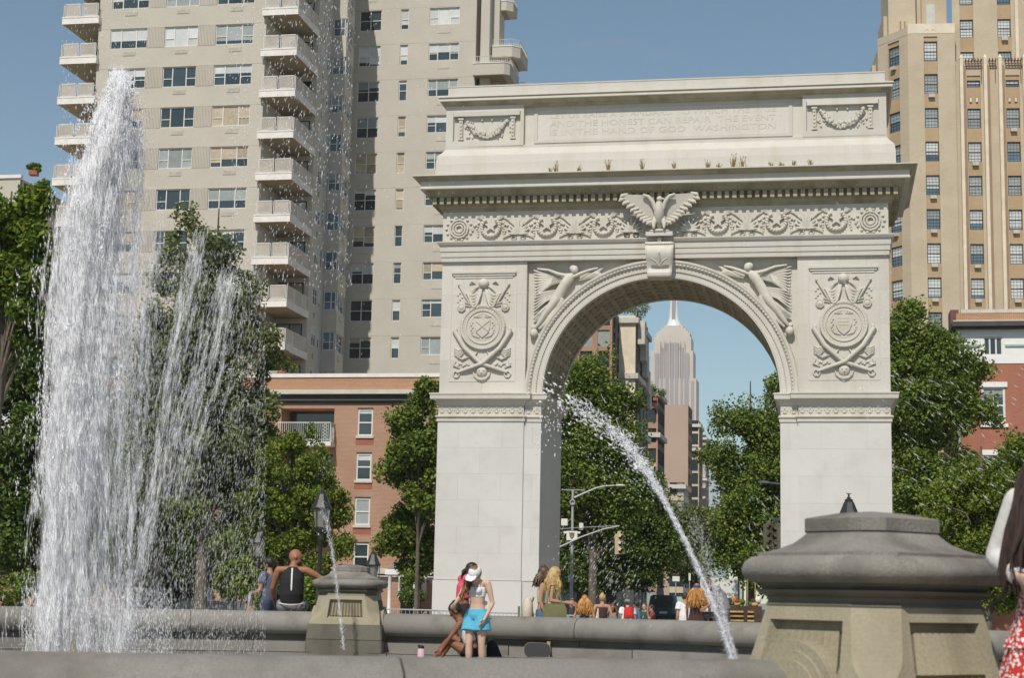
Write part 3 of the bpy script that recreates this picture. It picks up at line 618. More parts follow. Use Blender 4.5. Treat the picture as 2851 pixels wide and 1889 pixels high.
# winged figures in the spandrels (s = -1 left, 1 right)
for s in (-1, 1):
    Y = .30
    def Q(x, z, o=0): return (s * x, Y - o, z_(z))
    mb = MB()
    mb.ball(Q(3.36, 14.12, .14), (.15, .15, .18), 10, 8); mb.ball(Q(3.42, 14.18, .1), (.17, .14, .15), 8, 6)
    mb.tube([Q(3.42, 13.98, .1), Q(3.55, 13.82, .15), Q(3.75, 13.55, .16), Q(3.95, 13.2, .15), Q(4.05, 12.95, .13)], [(.07, .07), (.2, .15), (.19, .15), (.2, .16), (.24, .17)], 10)
    mb.tube([Q(4.05, 13.0, .14), Q(4.2, 12.75, .2), Q(4.45, 12.45, .16), Q(4.72, 12.05, .1), Q(4.9, 11.86, .06)], [.2, .18, .14, .1, .06], 8)
    mb.tube([Q(3.85, 13.0, .08), Q(4.05, 12.6, .12), Q(4.4, 12.1, .1), Q(4.75, 11.8, .06)], [.17, .16, .12, .05], 8)
    mb.tube([Q(3.45, 13.85, .12), Q(3.1, 13.98, .16), Q(2.75, 14.12, .12), Q(2.45, 14.2, .08)], [.08, .075, .06, .04], 7)
    mb.tube([Q(3.6, 13.88, .12), Q(4.0, 13.95, .2), Q(4.4, 14.12, .18), Q(4.85, 14.2, .1)], [.09, .08, .06, .04], 7)
    P(mb, 'winged_figure', 'marble_carved', True, ang=70)
    mb = MB()
    for q in range(9):
        a = q / 8; mb.tube([Q(3.75, 13.72, .06), Q(4.2 + .12 * a, 13.9 - .3 * a, .1), Q(5.02 - .08 * a, 14.15 - 1.05 * a, .04)], [.05, (.10, .05), .025], 6, flat=(0, 0, 1))
    for q in range(7): mb.tube([Q(3.2, 13.72, .04), Q(2.6 - .05 * q, 14.0 - .01 * q, .07), Q(2.0 - .02 * q + .12 * q, 14.36 - .05 * q, .03)], [.04, (.06, .04), .015], 6, flat=(0, 0, 1))
    P(mb, 'figure_wings', 'marble_carved', True, ang=60)
    mb = MB()
    for q in range(12):
        a = q / 11; x0 = 3.75 + .3 * a; mb.tube([Q(x0, 13.25 - .2 * a, .12), Q(4.0 + .55 * a, 12.75 - .15 * a, .22 - .05 * (q % 2)), Q(4.35 + .42 * a, 12.3 + .1 * a, .16), Q(4.62 + .38 * a, 11.95 + .25 * a, .06)], [.03, .05, .05, .02], 6)
    for q in range(6): mb.tube([Q(3.95, 13.35 - .04 * q, .08), Q(4.5, 13.25 - .07 * q, .12), Q(5.0, 13.15 - .13 * q, .04)], [.03, .05, .02], 6)
    P(mb, 'figure_drapery', 'marble_carved', True, ang=60)
    mb = MB(); mb.ball(Q(4.95, 11.62, .10), (.17, .17, .19), 12, 8); mb.ball(Q(4.98, 11.85, .08), (.09, .1, .1), 8, 6); P(mb, 'globe', 'marble_carved', True)
# weeds rooted on the cornice
words_ = ['small', 'tiny', 'bushy', 'tall', 'low', 'thin', 'slanting', 'tallest', 'spiky', 'flat', 'faint', 'short', 'straggly']
for i, (px, py, h) in enumerate(((1284, 373, .52), (1338, 376, .28), (1406, 368, .5), (1484, 366, .5), (1558, 372, .32), (1636, 371, .38), (1662, 374, .22), (1695, 362, .62), (1716, 365, .46), (1783, 371, .2), (1806, 371, .18), (1835, 369, .25), (1873, 367, .3), (1272, 384, .2))):
    a, z = gp(px * 1.2045, (py + 12) * 1.2045, AXB - .6); mb = MB()
    for k in range(26):
        an = random.uniform(0, 6.28); r = random.uniform(.02, .13) * (h + .2) / .6; hh = h * random.uniform(.4, 1); w = .007
        x, y = random.gauss(0, .035), random.gauss(0, .03); ex, ey2 = x + r * math.cos(an), y + r * math.sin(an)
        mb.add([(x - w, y, 0), (x + w, y, 0), ((x + ex) / 2 + w, (y + ey2) / 2, hh * .6), (ex, ey2, hh), ((x + ex) / 2 - w, (y + ey2) / 2, hh * .6)], [(0, 1, 2, 4), (4, 2, 3)])
        if k % 3 == 0: mb.ball((ex, ey2, hh), (.011, .011, .045), 5, 3)
    b = gw(a, AXB - .6, z_(17.86)); ord_ = ['leftmost but one', 'third', 'fourth', 'fifth', 'sixth', 'seventh', 'eighth', 'ninth', 'tenth', 'eleventh', 'twelfth', 'thirteenth', 'rightmost', 'leftmost'][i]
    t = mb.build('weed_tuft', M['weed'], loc=(b.x, b.y, b.z)); tag(t, f'brown weed tuft on the arch cornice, {ord_} of the row', 'weed', 'weeds growing on the arch cornice')
# ================================================================== windows
_pane_cache, _frame_cache = {}, {}
GL = {}
def pane_mesh(w, h, split, kind, glass='glass'):
    """split = share of the height covered by a blind from the top"""
    key = (round(w, 2), round(h, 2), round(split, 2), kind, glass)
    if key not in _pane_cache:
        mb = MB()
        zb = h / 2 - h * split
        if split < .98: mb.cm = 0; mb.box(-w / 2, w / 2, 0, .02, -h / 2, zb)
        if split > .02: mb.cm = 1; mb.box(-w / 2, w / 2, .002, .022, zb, h / 2)
        _pane_cache[key] = mb.mesh('pane', M[glass], M[kind])
    return _pane_cache[key]
def frame_mesh(w, h, bays, fm, bar=.06, lights=None):
    key = (round(w, 2), round(h, 2), tuple(bays), fm, bar, lights)
    if key not in _frame_cache:
        mb = MB(); b = bar
        mb.box(-w / 2, w / 2, 0, .09, -h / 2, -h / 2 + b); mb.box(-w / 2, w / 2, 0, .09, h / 2 - b, h / 2)
        mb.box(-w / 2, -w / 2 + b, 0, .088, -h / 2 + b, h / 2 - b); mb.box(w / 2 - b, w / 2, 0, .088, -h / 2 + b, h / 2 - b)
        for x0, x1, sp in bays:
            if x0 > 0: x = -w / 2 + x0 * w; mb.box(x - b * .6, x + b * .6, .004, .085, -h / 2 + b, h / 2 - b)
            if sp: mb.box(-w / 2 + x0 * w, -w / 2 + x1 * w, .008, .08, -h / 2 + sp * h - b * .45, -h / 2 + sp * h + b * .45)
        if lights:
            nx, nz = lights
            for i in range(1, nx): x = -w / 2 + w * i / nx; mb.box(x - .012, x + .012, .03, .06, -h / 2 + b, h / 2 - b)
            for i in range(1, nz): z = -h / 2 + h * i / nz; mb.box(-w / 2 + b, w / 2 - b, .032, .058, z - .012, z + .012)
        _frame_cache[key] = mb.mesh('window', M[fm])
    return _frame_cache[key]
BLINDS = ('blind', 'blind', 'blind_grey', 'curtain')
def window(parent, x, y, z, w, h, bays, fm='frame_white', rz=0, lights=None, bar=.06, look=None, glass='glass'):
    """x, z = centre; y = frame plane"""
    f = put('window', frame_mesh(w, h, bays, fm, bar, lights), parent, (x, y, z), rz)
    kind = random.choice(BLINDS); drop = random.choice((0, .25, .4, .5, .62, .8, 1.0)) if look is None else look
    if isinstance(drop, tuple): kind, drop = drop
    for x0, x1, sp in bays:
        cx, ww = -w / 2 + (x0 + x1) / 2 * w, (x1 - x0) * w - bar * .8
        if sp:
            hu, hl = h * (1 - sp), h * sp; d = min(1, max(0, drop + random.choice((0, 0, 0, .12, -.12)))) if 0 < drop < 1 else drop
            top = min(1, d * h / hu); low = max(0, (d * h - hu) / hl)
            put('pane', pane_mesh(ww, hu - bar * .5, round(top, 1), kind, glass), f, (cx, .045, h / 2 - hu / 2))
            put('pane', pane_mesh(ww, hl - bar * .5, round(low, 1), kind, glass), f, (cx, .055, -h / 2 + hl / 2))
        else:
            put('pane', pane_mesh(ww, h - bar, round(drop, 1), kind, glass), f, (cx, .05, 0))
    return f
TRI = ((0, .29, .42), (.29, .70, 0), (.70, 1, .42)); DUO = ((0, .5, .5), (.5, 1, .5)); ONE = ((0, 1, .5),)

# ================================================================== tan apartment tower on the left
TOW = thing('apartment_tower', 'tall tan brick apartment tower with white corner balconies, left of the arch', 'apartment building', gw(-48, 118, ZB), -YAW)
tz = lambda v: v - .35 - ZB
XL, XR, TOP = -9.7, 9.1, tz(60)
rows = [53.55 - 3.19 * k + .02 for k in range(16)]            # window heads of the front block, as surveyed
LV = -.1
holes, wins = [], []
for zt in rows:
    for x0, x1 in ((-6.0, -3.0), (-1.6, 1.08), (2.5, 5.5)):
        holes.append((x0, x1, tz(zt - 1.58), tz(zt), .18)); wins.append(((x0 + x1) / 2, tz(zt - .79), x1 - x0, 1.58))
mb = MB(); mb.facade(-7.0, 6.5, 0, TOP, holes, 0, .18)
mb.add([(6.5, 0, 0), (6.5, 4.8, 0), (6.5, 4.8, TOP), (6.5, 0, TOP)], [(0, 1, 2, 3)]); mb.add([(6.5, 4.8, 0), (XR, 4.8, 0), (XR, 4.8, TOP), (6.5, 4.8, TOP)], [(0, 1, 2, 3)])
mb.add([(-7, 0, 0), (-7, 4.8, 0), (-7, 4.8, TOP), (-7, 0, TOP)], [(3, 2, 1, 0)]); mb.add([(-7, 4.8, 0), (XL, 4.8, 0), (XL, 4.8, TOP), (-7, 4.8, TOP)], [(3, 2, 1, 0)])
mb.add([(XL, 4.8, 0), (XL, 30, 0), (XL, 30, TOP), (XL, 4.8, TOP)], [(3, 2, 1, 0)]); mb.add([(XL, 4.8, TOP), (XR, 4.8, TOP), (XR, 30, TOP), (XL, 30, TOP)], [(0, 1, 2, 3)])
mb.M = Matrix.Translation((XR, 0, 0)) @ Matrix.Rotation(R_(90), 4, 'Z')      # side wall facing right: x runs into depth
sh = []
for zt in rows:
    sh += [(5.9, 7.0, tz(zt - 1.5), tz(zt), .15), (7.4, 7.9, tz(zt - 1.5), tz(zt), .15), (6.2, 6.6, tz(zt - 2.5), tz(zt - 2.05), .1), (12.6, 13.0, tz(zt - 2.5), tz(zt - 2.05), .1), (13.4, 14.2, tz(zt - 1.5), tz(zt), .15)]
mb.facade(4.8, 15.0, 0, TOP, sh, 0, .15); mb.M = None
mb.build('wall', M['tan_brick'], TOW)
for i, (cx, cz, w, h) in enumerate(wins): window(TOW, cx, .08, cz, w, h, TRI)
for i, zt in enumerate(rows):
    window(TOW, XR + .01, 6.45, tz(zt - .75), 1.1, 1.5, DUO, rz=R_(90)); window(TOW, XR + .01, 7.65, tz(zt - .75), .5, 1.5, ONE, rz=R_(90))
    window(TOW, XR + .01, 13.8, tz(zt - .75), .8, 1.5, ONE, rz=R_(90))
mbf = MB()
for zt in rows:      # thin floor joints, proud string courses
    mbf.box(-7.02, 6.5, -.012, .05, tz(zt + .02), tz(zt + .06))
tag(mbf.build('string_course', M['louvre'], TOW), kind='stuff')
lv = MB(); lv.box(-.5, .5, -.03, .05, -.19, .19)
for k in range(4): lv.box(-.46, .46, -.042, -.02, -.15 + .08 * k, -.12 + .08 * k)
lvm = lv.mesh('louvre', M['louvre'])
for zt in rows:
    for cx in (-4.4, -.2, 4.1): put('louvre', lvm, TOW, (cx, 0, tz(zt - 1.98)))
# ribbed panels between the windows
rb = MB()
for k in range(12): rb.box(-.70 + .12 * k, -.64 + .12 * k, -.04, .02, -.79, .79)
rbm = rb.mesh('ribbed_panel', M['tan_brick'])
for zt in rows:
    for cx in (-2.3, 1.79): put('ribbed_panel', rbm, TOW, (cx, 0, tz(zt - .79)))
# balconies: slab, railing with framed panels
def balcony(parent, x0, x1, y0, y1, z, front=2, side=None):
    s = MB(); s.box(x0, x1, y0, y1, z - .56, z); s.box(x0 - .02, x1 + .02, y0 - .03, y0, z - .08, z + .02); b = s.build('balcony', M['white_slab'], parent)
    r = MB(); w = (x1 - x0 - .1) / front
    def railrun(ax, a0, a1, fix, n):
        wd = (a1 - a0) / n
        for i in range(n):
            p0, p1 = a0 + i * wd + .05, a0 + (i + 1) * wd - .05
            for (q0, q1, h0, h1) in ((p0, p1, z + .06, z + .11), (p0, p1, z + 1.02, z + 1.08), (p0, p0 + .05, z, z + 1.08), (p1 - .05, p1, z, z + 1.08), (p0 + .10, p1 - .10, z + .14, z + .17), (p0 + .10, p1 - .10, z + .95, z + .98), (p0 + .10, p0 + .13, z + .14, z + .98), (p1 - .13, p1 - .10, z + .14, z + .98)):
                r.box(*((q0, q1, fix, fix + .05) if ax == 'x' else (fix, fix + .05, q0, q1)), h0, h1)
            pm = MB(); pm.box(*((p0 + .12, p1 - .12, fix + .015, fix + .03) if ax == 'x' else (fix + .015, fix + .03, p0 + .12, p1 - .12)), z + .16, z + .96); pm.build('railing_panel', M['rail_panel'], b)
    railrun('x', x0 + .12, x1 - .05, y0 + .06, front)
    if side: railrun('y', y0 + .1, y1, side, max(1, int((y1 - y0) / 1.5)))
    tag(r.build('railing', M['rail_metal'], b), kind='stuff')
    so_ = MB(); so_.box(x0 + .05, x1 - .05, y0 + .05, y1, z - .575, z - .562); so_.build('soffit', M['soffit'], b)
for k, zt in enumerate(rows):
    zz = tz(48.17 - 3.19 * (k - 1))
    balcony(TOW, 6.3, 9.12, -.45, 5.0, zz, 2, 9.04)
    balcony(TOW, -9.85, -6.85, -.45, 5.0, zz, 2, -9.83)
    for sx in (7.7,): window(TOW, sx, 4.72, zz + 1.15, 2.0, 2.1, ((0, .5, 0), (.5, 1, 0)), fm='frame_dark')
    window(TOW, -8.3, 4.72, zz + 1.15, 2.0, 2.1, ((0, .5, 0), (.5, 1, 0)), fm='frame_dark')
# bay windows in the shaded corner
bw = MB(); bp = [(XR, 8.6), (XR + 1.75, 8.6), (XR + 1.75, 8.6), (XR + 1.05, 12.2), (XR, 12.2)]
for zt in rows:
    bw.prism_z([(XR - .1, 8.6), (XR + 1.15, 8.6), (XR + .85, 11.8), (XR - .1, 12.2)], tz(zt - 3.19), tz(zt - 1.5)); bw.prism_z([(XR - .1, 8.7), (XR + 1.0, 8.7), (XR + .7, 11.7), (XR - .1, 12.1)], tz(zt - 1.5), tz(zt))
    bw.prism_z([(XR - .1, 8.58), (XR + 1.19, 8.58), (XR + .89, 11.84), (XR - .1, 12.22)], tz(zt - .02), tz(zt + .12))
bw.build('bay_wall', M['tan_brick'], TOW)
for zt in rows:
    window(TOW, XR + .55, 8.62, tz(zt - .75), .98, 1.46, ((0, .62, .45), (.62, 1, .45)), glass='glass_blue', look=('blind_grey', random.choice((0, .3, .5))))
    window(TOW, XR + .97, 10.2, tz(zt - .75), 2.8, 1.46, ((0, .4, .45), (.4, 1, .45)), rz=R_(97), glass='glass_blue', look=('blind_grey', random.choice((0, .3, .5))))
    put('louvre', lvm, TOW, (XR + 1.02, 10.2, tz(zt - 2.0)), R_(97))
# right block, set back
BY = 15.0
holes, wins = [], []
rr = [50.08 - 3.10 * k for k in range(-3, 15)]
for zt in rr:
    for x0, x1, h, b in ((9.45, 11.35, 1.76, DUO), (13.02, 13.7, 1.76, ONE), (15.5, 18.06, 1.48, TRI)):
        holes.append((x0, x1, tz(zt - h), tz(zt), .2)); wins.append(((x0 + x1) / 2, tz(zt - h / 2), x1 - x0, h, b))
mb = MB(); mb.facade(XR, 19.5, 0, TOP, holes, BY, .2)
mb.box(19.5, 21.2, BY + 1.3, BY + 3.5, 0, TOP); mb.box(21.0, 23.6, BY + 3.4, BY + 7, 0, tz(43.5))
mb.add([(19.5, BY, 0), (19.5, BY + 3, 0), (19.5, BY + 3, TOP), (19.5, BY, TOP)], [(0, 1, 2, 3)]); mb.add([(XR, BY, TOP), (19.5, BY, TOP), (19.5, 30, TOP), (XR, 30, TOP)], [(0, 1, 2, 3)])
mb.box(19.85, 20.6, BY + .2, BY + 1.28, 0, TOP); mb.build('wall', M['tan_brick'], TOW)
for cx, cz, w, h, b in wins: window(TOW, cx, BY + .1, cz, w, h, b)
lv2 = MB(); lv2.box(-.5, .5, -.03, .05, -.22, .22); lv2m = lv2.mesh('louvre', M['louvre'])
mbf = MB()
for zt in rr:
    mbf.box(XR, 19.51, BY - .01, BY + .05, tz(zt + .10), tz(zt + .13))
    put('louvre', lv2m, TOW, (10.4, BY, tz(zt - 2.12))); put('louvre', lv2m, TOW, (16.8, BY, tz(zt - 2.0)))
tag(mbf.build('string_course', M['louvre'], TOW), kind='stuff')
# stepped terraces at the right end
def terrace(x0, x1, y0, y1, z0, z1, ch):
    s = MB(); poly = [(x0, y0), (x1 - ch, y0), (x1, y0 + ch), (x1, y1), (x0, y1)]; s.prism_z(poly, z0, z1); b = s.build('terrace', M['tan_brick'], TOW)
    s = MB(); s.prism_z([(x0, y0 - .05), (x1 - ch, y0 - .05), (x1 + .05, y0 + ch), (x1 + .05, y1), (x0, y1)], z1, z1 + .08); s.build('coping', M['white_slab'], b)
    s = MB(); pts = [(x0 + .05, y0 + .05), (x1 - ch - .05, y0 + .05), (x1 - .05, y0 + ch + .05), (x1 - .05, y1)]
    for i in range(3):
        p, q = Vector((*pts[i], 0)), Vector((*pts[i + 1], 0))
        for hz in (.2, .62): s.tube([p + Vector((0, 0, z1 + hz)), q + Vector((0, 0, z1 + hz))], .025, 4)
        n = max(2, int((q - p).length / .16))
        for k in range(n + 1): c = p.lerp(q, k / n); s.tube([c + Vector((0, 0, z1)), c + Vector((0, 0, z1 + .62))], .014, 4)
    tag(s.build('railing', M['rail_metal'], b), kind='stuff')
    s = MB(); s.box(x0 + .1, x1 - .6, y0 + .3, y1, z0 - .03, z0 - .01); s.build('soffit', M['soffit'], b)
terrace(19.4, 22.45, BY - .6, BY + 4, tz(43.92), tz(44.9), .4)
terrace(20.7, 23.0, BY + .9, BY + 5, tz(45.9), tz(46.8), .6)
terrace(20.5, 22.2, BY + 1.6, BY + 4, tz(50.2), tz(51.0), .5)
terrace(21.4, 24.0, BY + 3.0, BY + 7.2, tz(42.9), tz(43.7), .8)

# lower tan wing at the far left with a roof terrace
WNG = thing('apartment_wing', 'lower tan apartment wing with a railed roof terrace, far left behind the trees', 'apartment building', gw(-70, 112, ZB), -YAW)
mb = MB(); hol = []
wt = gp(20, 497, 112)[1] - ZB
for k in range(8):
    for x0 in (-16, -11.2, -6.4, -1.2, 3.6, 8.6): hol.append((x0, x0 + 2.6, wt - 3.0 - 3.1 * k, wt - 1.4 - 3.1 * k, .18))
mb.facade(-20, 12.4, 0, wt, hol, 0, .18); mb.box(-20, 12.4, .3, 14, 0, wt - .02); mb.build('wall', M['tan_brick'], WNG)
for h in hol: window(WNG, (h[0] + h[1]) / 2, .08, (h[2] + h[3]) / 2, 2.6, 1.6, TRI)
s = MB(); s.box(-20.1, 12.5, -.12, .2, wt, wt + .25); s.build('coping', M['white_slab'], WNG)
s = MB()
for i in range(14): s.box(-18 + 2.1 * i, -17.95 + 2.1 * i, 0, .05, wt + .25, wt + 1.45)
for hz in (.35, 1.4): s.box(-18, 9.3, 0, .05, wt + hz, wt + hz + .06)
tag(s.build('terrace_railing', M['rail_metal'], WNG), kind='stuff')
s = MB()
for i in range(13): s.box(-17.8 + 2.1 * i, -16.1 + 2.1 * i, .02, .04, wt + .45, wt + 1.3)
tag(s.build('railing_panels', M['rail_panel'], WNG), kind='stuff')
for k in range(7): balcony(WNG, -14.6 + .0, -10.9, -1.3, .2, wt - 6.2 - 3.1 * k + 3.1, 2)

# ================================================================== low red-brick building in front of the tower
BRK = thing('brick_apartment_block', 'low red-brick apartment block with white window frames, between the trees and the arch', 'apartment building', gw(-34, 100, ZB), -YAW)
bx = lambda a: a + 34.0
bz = lambda v: v - .35 - ZB
hol = []; wl_ = []
for k in range(4):
    zt = 12.56 - 2.71 * k
    for x0, x1 in ((-28.22, -27.28), (-24.9, -23.95), (-21.6, -20.65), (-36.3, -35.35), (-40.2, -39.25), (-44.1, -43.15), (-52, -51.05), (-56, -55.05)):
        hol.append((bx(x0), bx(x1), bz(zt - 1.62), bz(zt), .14)); wl_.append(((bx(x0) + bx(x1)) / 2, bz(zt - .81)))
for k in range(3):
    zt = 12.62 - 2.71 * k
    hol.append((bx(-33.1), bx(-29.72), bz(zt - 2.15), bz(zt), 1.7)); hol.append((bx(-50.5), bx(-47.1), bz(zt - 2.15), bz(zt), 1.7))
hol.append((bx(-25.1), bx(-23.9), 1.4, 2.6, .14))
mb = MB(); mb.facade(bx(-62), bx(-19.7), 0, bz(13.0), hol, 0, .14); mb.box(bx(-62), bx(-19.7), 2.4, 14, 0, bz(13)); mb.add([(bx(-19.7), 0, 0), (bx(-19.7), 14, 0), (bx(-19.7), 14, bz(13)), (bx(-19.7), 0, bz(13))], [(0, 1, 2, 3)]); mb.build('wall', M['red_brick'], BRK)
mb = MB(); mb.box(bx(-62), bx(-19.7), .05, .5, bz(13.7), bz(14.55)); mb.build('parapet', M['orange_brick'], BRK)
mb = MB(); mb.box(bx(-62), bx(-19.6), -.02, .6, bz(14.55), bz(14.78)); mb.build('coping', M['white_slab'], BRK)
mb = MB(); mb.box(bx(-62), bx(-19.4), -.55, .3, bz(13.46), bz(13.72)); mb.box(bx(-62), bx(-19.5), -.22, .3, bz(13.10), bz(13.16)); mb.build('cornice', M['stone_trim'], BRK)
mb = MB(); mb.box(bx(-62), bx(-19.5), -.16, .3, bz(13.16), bz(13.45)); mb.box(bx(-62), bx(-19.5), -.10, .3, bz(12.92), bz(13.10)); mb.build('cornice_frieze', M['dark_trim_and_shade'], BRK)
mb = MB(); mb.box(bx(-62), bx(-19.5), -.12, .2, bz(2.62), bz(2.95)); mb.box(bx(-62), bx(-19.5), -.06, .2, bz(2.45), bz(2.52)); mb.build('base_course', M['stone_trim'], BRK)
mb = MB(); mb.box(bx(-62), bx(-19.55), -.05, .2, bz(2.52), bz(2.62)); mb.box(bx(-62), bx(-19.55), -.03, .2, bz(2.2), bz(2.45)); mb.build('base_shadow_course', M['dark_trim_and_shade'], BRK)
for x, z in wl_:
    window(BRK, x, .03, z, .95, 1.62, ONE, bar=.09)
    s = MB(); s.box(-.56, .56, -.09, .05, -.96, -.81); s.build('sill', M['stone_trim'], BRK, loc=(x, 0, z)); s = MB(); s.box(-.56, .56, -.012, .05, -1.36, -.97); s.build('terracotta_panel', M['terracotta'], BRK, loc=(x, 0, z)); s = MB(); s.box(-.5, .5, -.008, .02, .82, .90); s.build('lintel', M['dark_trim_and_shade'], BRK, loc=(x, 0, z))
window(BRK, bx(-24.5), .03, 2.0, 1.2, 1.2, ONE, bar=.14, look=.3)
s = MB(); s.box(bx(-25.35), bx(-23.65), -.08, .05, 2.62, 3.35); s.box(bx(-25.35), bx(-25.1), -.06, .05, 1.4, 2.62); s.box(bx(-23.9), bx(-23.65), -.06, .05, 1.4, 2.62); s.build('entrance_surround', M['white_paint'], BRK)
for xx in (bx(-31.4), bx(-48.8)):
    for k in range(3):
        zz = bz(10.5 - 2.71 * k)
        s = MB(); s.box(xx - 1.75, xx + 1.8, -1.0, 1.6, zz - .26, zz); b = s.build('balcony', M['white_slab'], BRK)
        s = MB()
        for i in range(27): s.box(xx - 1.7 + .132 * i, xx - 1.68 + .132 * i, -.95, -.93, zz, zz + 1.15)
        for i in range(8): s.box(xx + 1.70, xx + 1.72, -.9 + .13 * i, -.88 + .13 * i, zz, zz + 1.15)
        s.box(xx - 1.72, xx + 1.75, -.97, -.91, zz + 1.13, zz + 1.18); s.box(xx + 1.68, xx + 1.75, -.95, 0, zz + 1.13, zz + 1.18); s.box(xx - 1.72, xx + 1.75, -.96, -.92, zz + .1, zz + .13)
        for q in range(5): s.tube([(xx + 1.25, -.94, zz + .15 + .2 * q), (xx + 1.58, -.94, zz + .35 + .2 * q)], .012, 4); s.tube([(xx + 1.58, -.94, zz + .15 + .2 * q), (xx + 1.25, -.94, zz + .35 + .2 * q)], .012, 4)
        tag(s.build('railing', M['frame_white'], b), kind='stuff')
        s = MB(); s.box(xx - 1.6, xx + 1.5, 1.55, 1.6, zz, zz + 2.0); s.build('balcony_door', M['glass'], BRK)
# white entrance porch beside the arch
POR = thing('entrance_porch', 'small white entrance porch with a pediment behind the far pedestal', 'porch', gw(gp(1118, 1690, 97)[0], 97, ZB), -YAW)
s = MB(); s.prism([(-.95, 3.0), (.95, 3.0), (0, 3.55)], -.15, 2.4); s.build('pediment', M['blind_grey'], POR)
s = MB(); s.prism([(-1.0, 2.7), (1.0, 2.7), (1.0, 3.0), (-1.0, 3.0)], -.2, 2.4); s.build('entablature', M['white_paint'], POR)
for x in (-.75, .75):
    s = MB(); s.lathe([(.15, 0), (.15, .1), (.11, .15), (.10, 2.55), (.14, 2.62), (.14, 2.7)], 10, (x, 0, 0)); s.build('column', M['white_paint'], POR, True)
s = MB(); s.box(-.6, .6, 2.1, 2.2, 0, 2.6); s.build('door', M['dark_trim_and_shade'], POR)

# ================================================================== art-deco tower on the right
RY = .105
DEC = thing('art_deco_tower', 'ochre brick art-deco apartment tower with pale pilasters, at the right edge', 'apartment building', gw(24, 155, ZB, RY), -RY)
dx = lambda a: a - 24.0
dz = lambda v: v - .35 - ZB
RV = .22
def deco_face(name, x0, x1, z0, z1, cols, wz, y=0, parent=DEC, mm='ochre_brick', Mx=None, rz=0):
    """cols = list of (xa, xb); wz = list of (top, height); window columns are sunk strips of darker brick"""
    s = MB(); s.M = Mx; s.facade(x0, x1, z0, z1, [(a - .02, b + .02, z0, max(t for t, h in wz) + .45, .6) for a, b in cols], y, .6); s.build(name, M[mm], parent)
    for a, b in cols:
        s = MB(); s.M = Mx; s.facade(a - .02, b + .02, z0, max(t for t, h in wz) + .45, [(a, b, t - h, t, .2) for t, h in wz], y + .10, .2); s.build('spandrel_strip', M['ochre_dark'], parent)
        for t, h in wz:
            p = Vector(((a + b) / 2, y + .2, t - h / 2)); p = Mx @ p if Mx is not None else p
            window(parent, p.x, p.y, p.z, b - a, h, ONE, 'frame_dark', rz, lights=(4, 6) if h > 1.2 else (3, 2), bar=.07, look=random.choice((('blind', .55), ('blind', 1.0), ('blind_grey', .5), ('blind', .9), ('blind_grey', 1.0))), glass='glass_blue')
            if random.random() < .45 and h > 1:
                s = MB(); s.box(-.28, .28, -.25, .1, -.32, 0); q = Vector(((a + b) / 2, y + .05, t - h - .06)); q = Mx @ q if Mx is not None else q; s.build('air_conditioner', M['louvre'], parent, loc=q, rz=rz)
wzs = [(dz(46.87 - 3.19 * k), 1.88) for k in range(14)]
up = [(dz(53.25), 1.9), (dz(50.11), 1.9)]
deco_face('wall', dx(20.06), dx(24.35), 0, dz(54.0), [(dx(21.53), dx(22.74))], wzs + up)
s = MB(); s.box(dx(20.06), dx(24.35), -.02, 9, dz(54.0), dz(54.95)); s.build('parapet', M['ochre_pale'], DEC)
# chamfered corner
ch = math.atan2(3.2, 2.4); Mx = Matrix.Translation((dx(20.06), 0, 0)) @ Matrix.Rotation(-ch, 4, 'Z') @ Matrix.Translation((-4.0, 0, 0))
deco_face('wall', 0, 4.0, 0, dz(53.9), [(1.35, 2.85)], wzs + up, Mx=Mx, rz=-ch)
s = MB(); s.M = Mx; s.box(0, 4.0, -.02, 5, dz(53.9), dz(54.6)); s.build('parapet', M['ochre_brick'], DEC)
s = MB(); s.box(dx(17.66), dx(19.5), 3.2, 16, 0, dz(53.6)); s.box(dx(17.3), dx(18.2), 5, 12, 0, dz(52.6)); s.build('wall', M['ochre_brick'], DEC)
# centre part with pilasters
cw = [(dz(46.87 - 3.19 * k), 1.88) for k in range(14)] + [(dz(49.55), .66)]
deco_face('wall', dx(24.35), dx(44), 0, dz(51.4), [(dx(25.42), dx(26.62)), (dx(28.92), dx(30.12)), (dx(33.2), dx(34.4)), (dx(36.8), dx(38.0))], cw, y=.35)
for a in (24.72, 26.88, 28.22, 30.42, 32.6, 34.8, 36.2):
    s = MB(); s.box(dx(a), dx(a) + .30, -.12, .36, 0, dz(51.55)); s.taper((dx(a) - .02, dx(a) + .32, -.14, .36, dz(51.55)), (dx(a) + .1, dx(a) + .2, -.02, .3, dz(51.9))); s.build('pilaster', M['ochre_pale'], DEC)
    s = MB(); s.box(dx(a) + .36, dx(a) + .58, .15, .36, 0, dz(50.9)); s.build('brown_strip', M['brown_pier'], DEC)
def arches(parent, x, z, y):
    for k in (-.28, .28):
        s = MB(); s.prism([(x + k + .15 * math.cos(t), z + .15 * math.sin(t)) for t in (0, .52, 1.05, 1.57, 2.09, 2.62, 3.14)], y - .03, y + .06); s.build('blind_arch', M['brown_pier'], parent)
        s = MB(); s.prism([(x + k + .10 * math.cos(t), z + .10 * math.sin(t)) for t in (0, .52, 1.05, 1.57, 2.09, 2.62, 3.14)] + [(x + k - .1, z - .28), (x + k + .1, z - .28)], y - .045, y + .05); s.build('blind_arch_field', M['ochre_pale'], parent)
arches(DEC, dx(22.1), dz(54.25), 0); arches(DEC, dx(26.0), dz(47.75), .35); arches(DEC, dx(29.5), dz(47.75), .35); arches(DEC, dx(28.9), dz(53.5), 1.6)
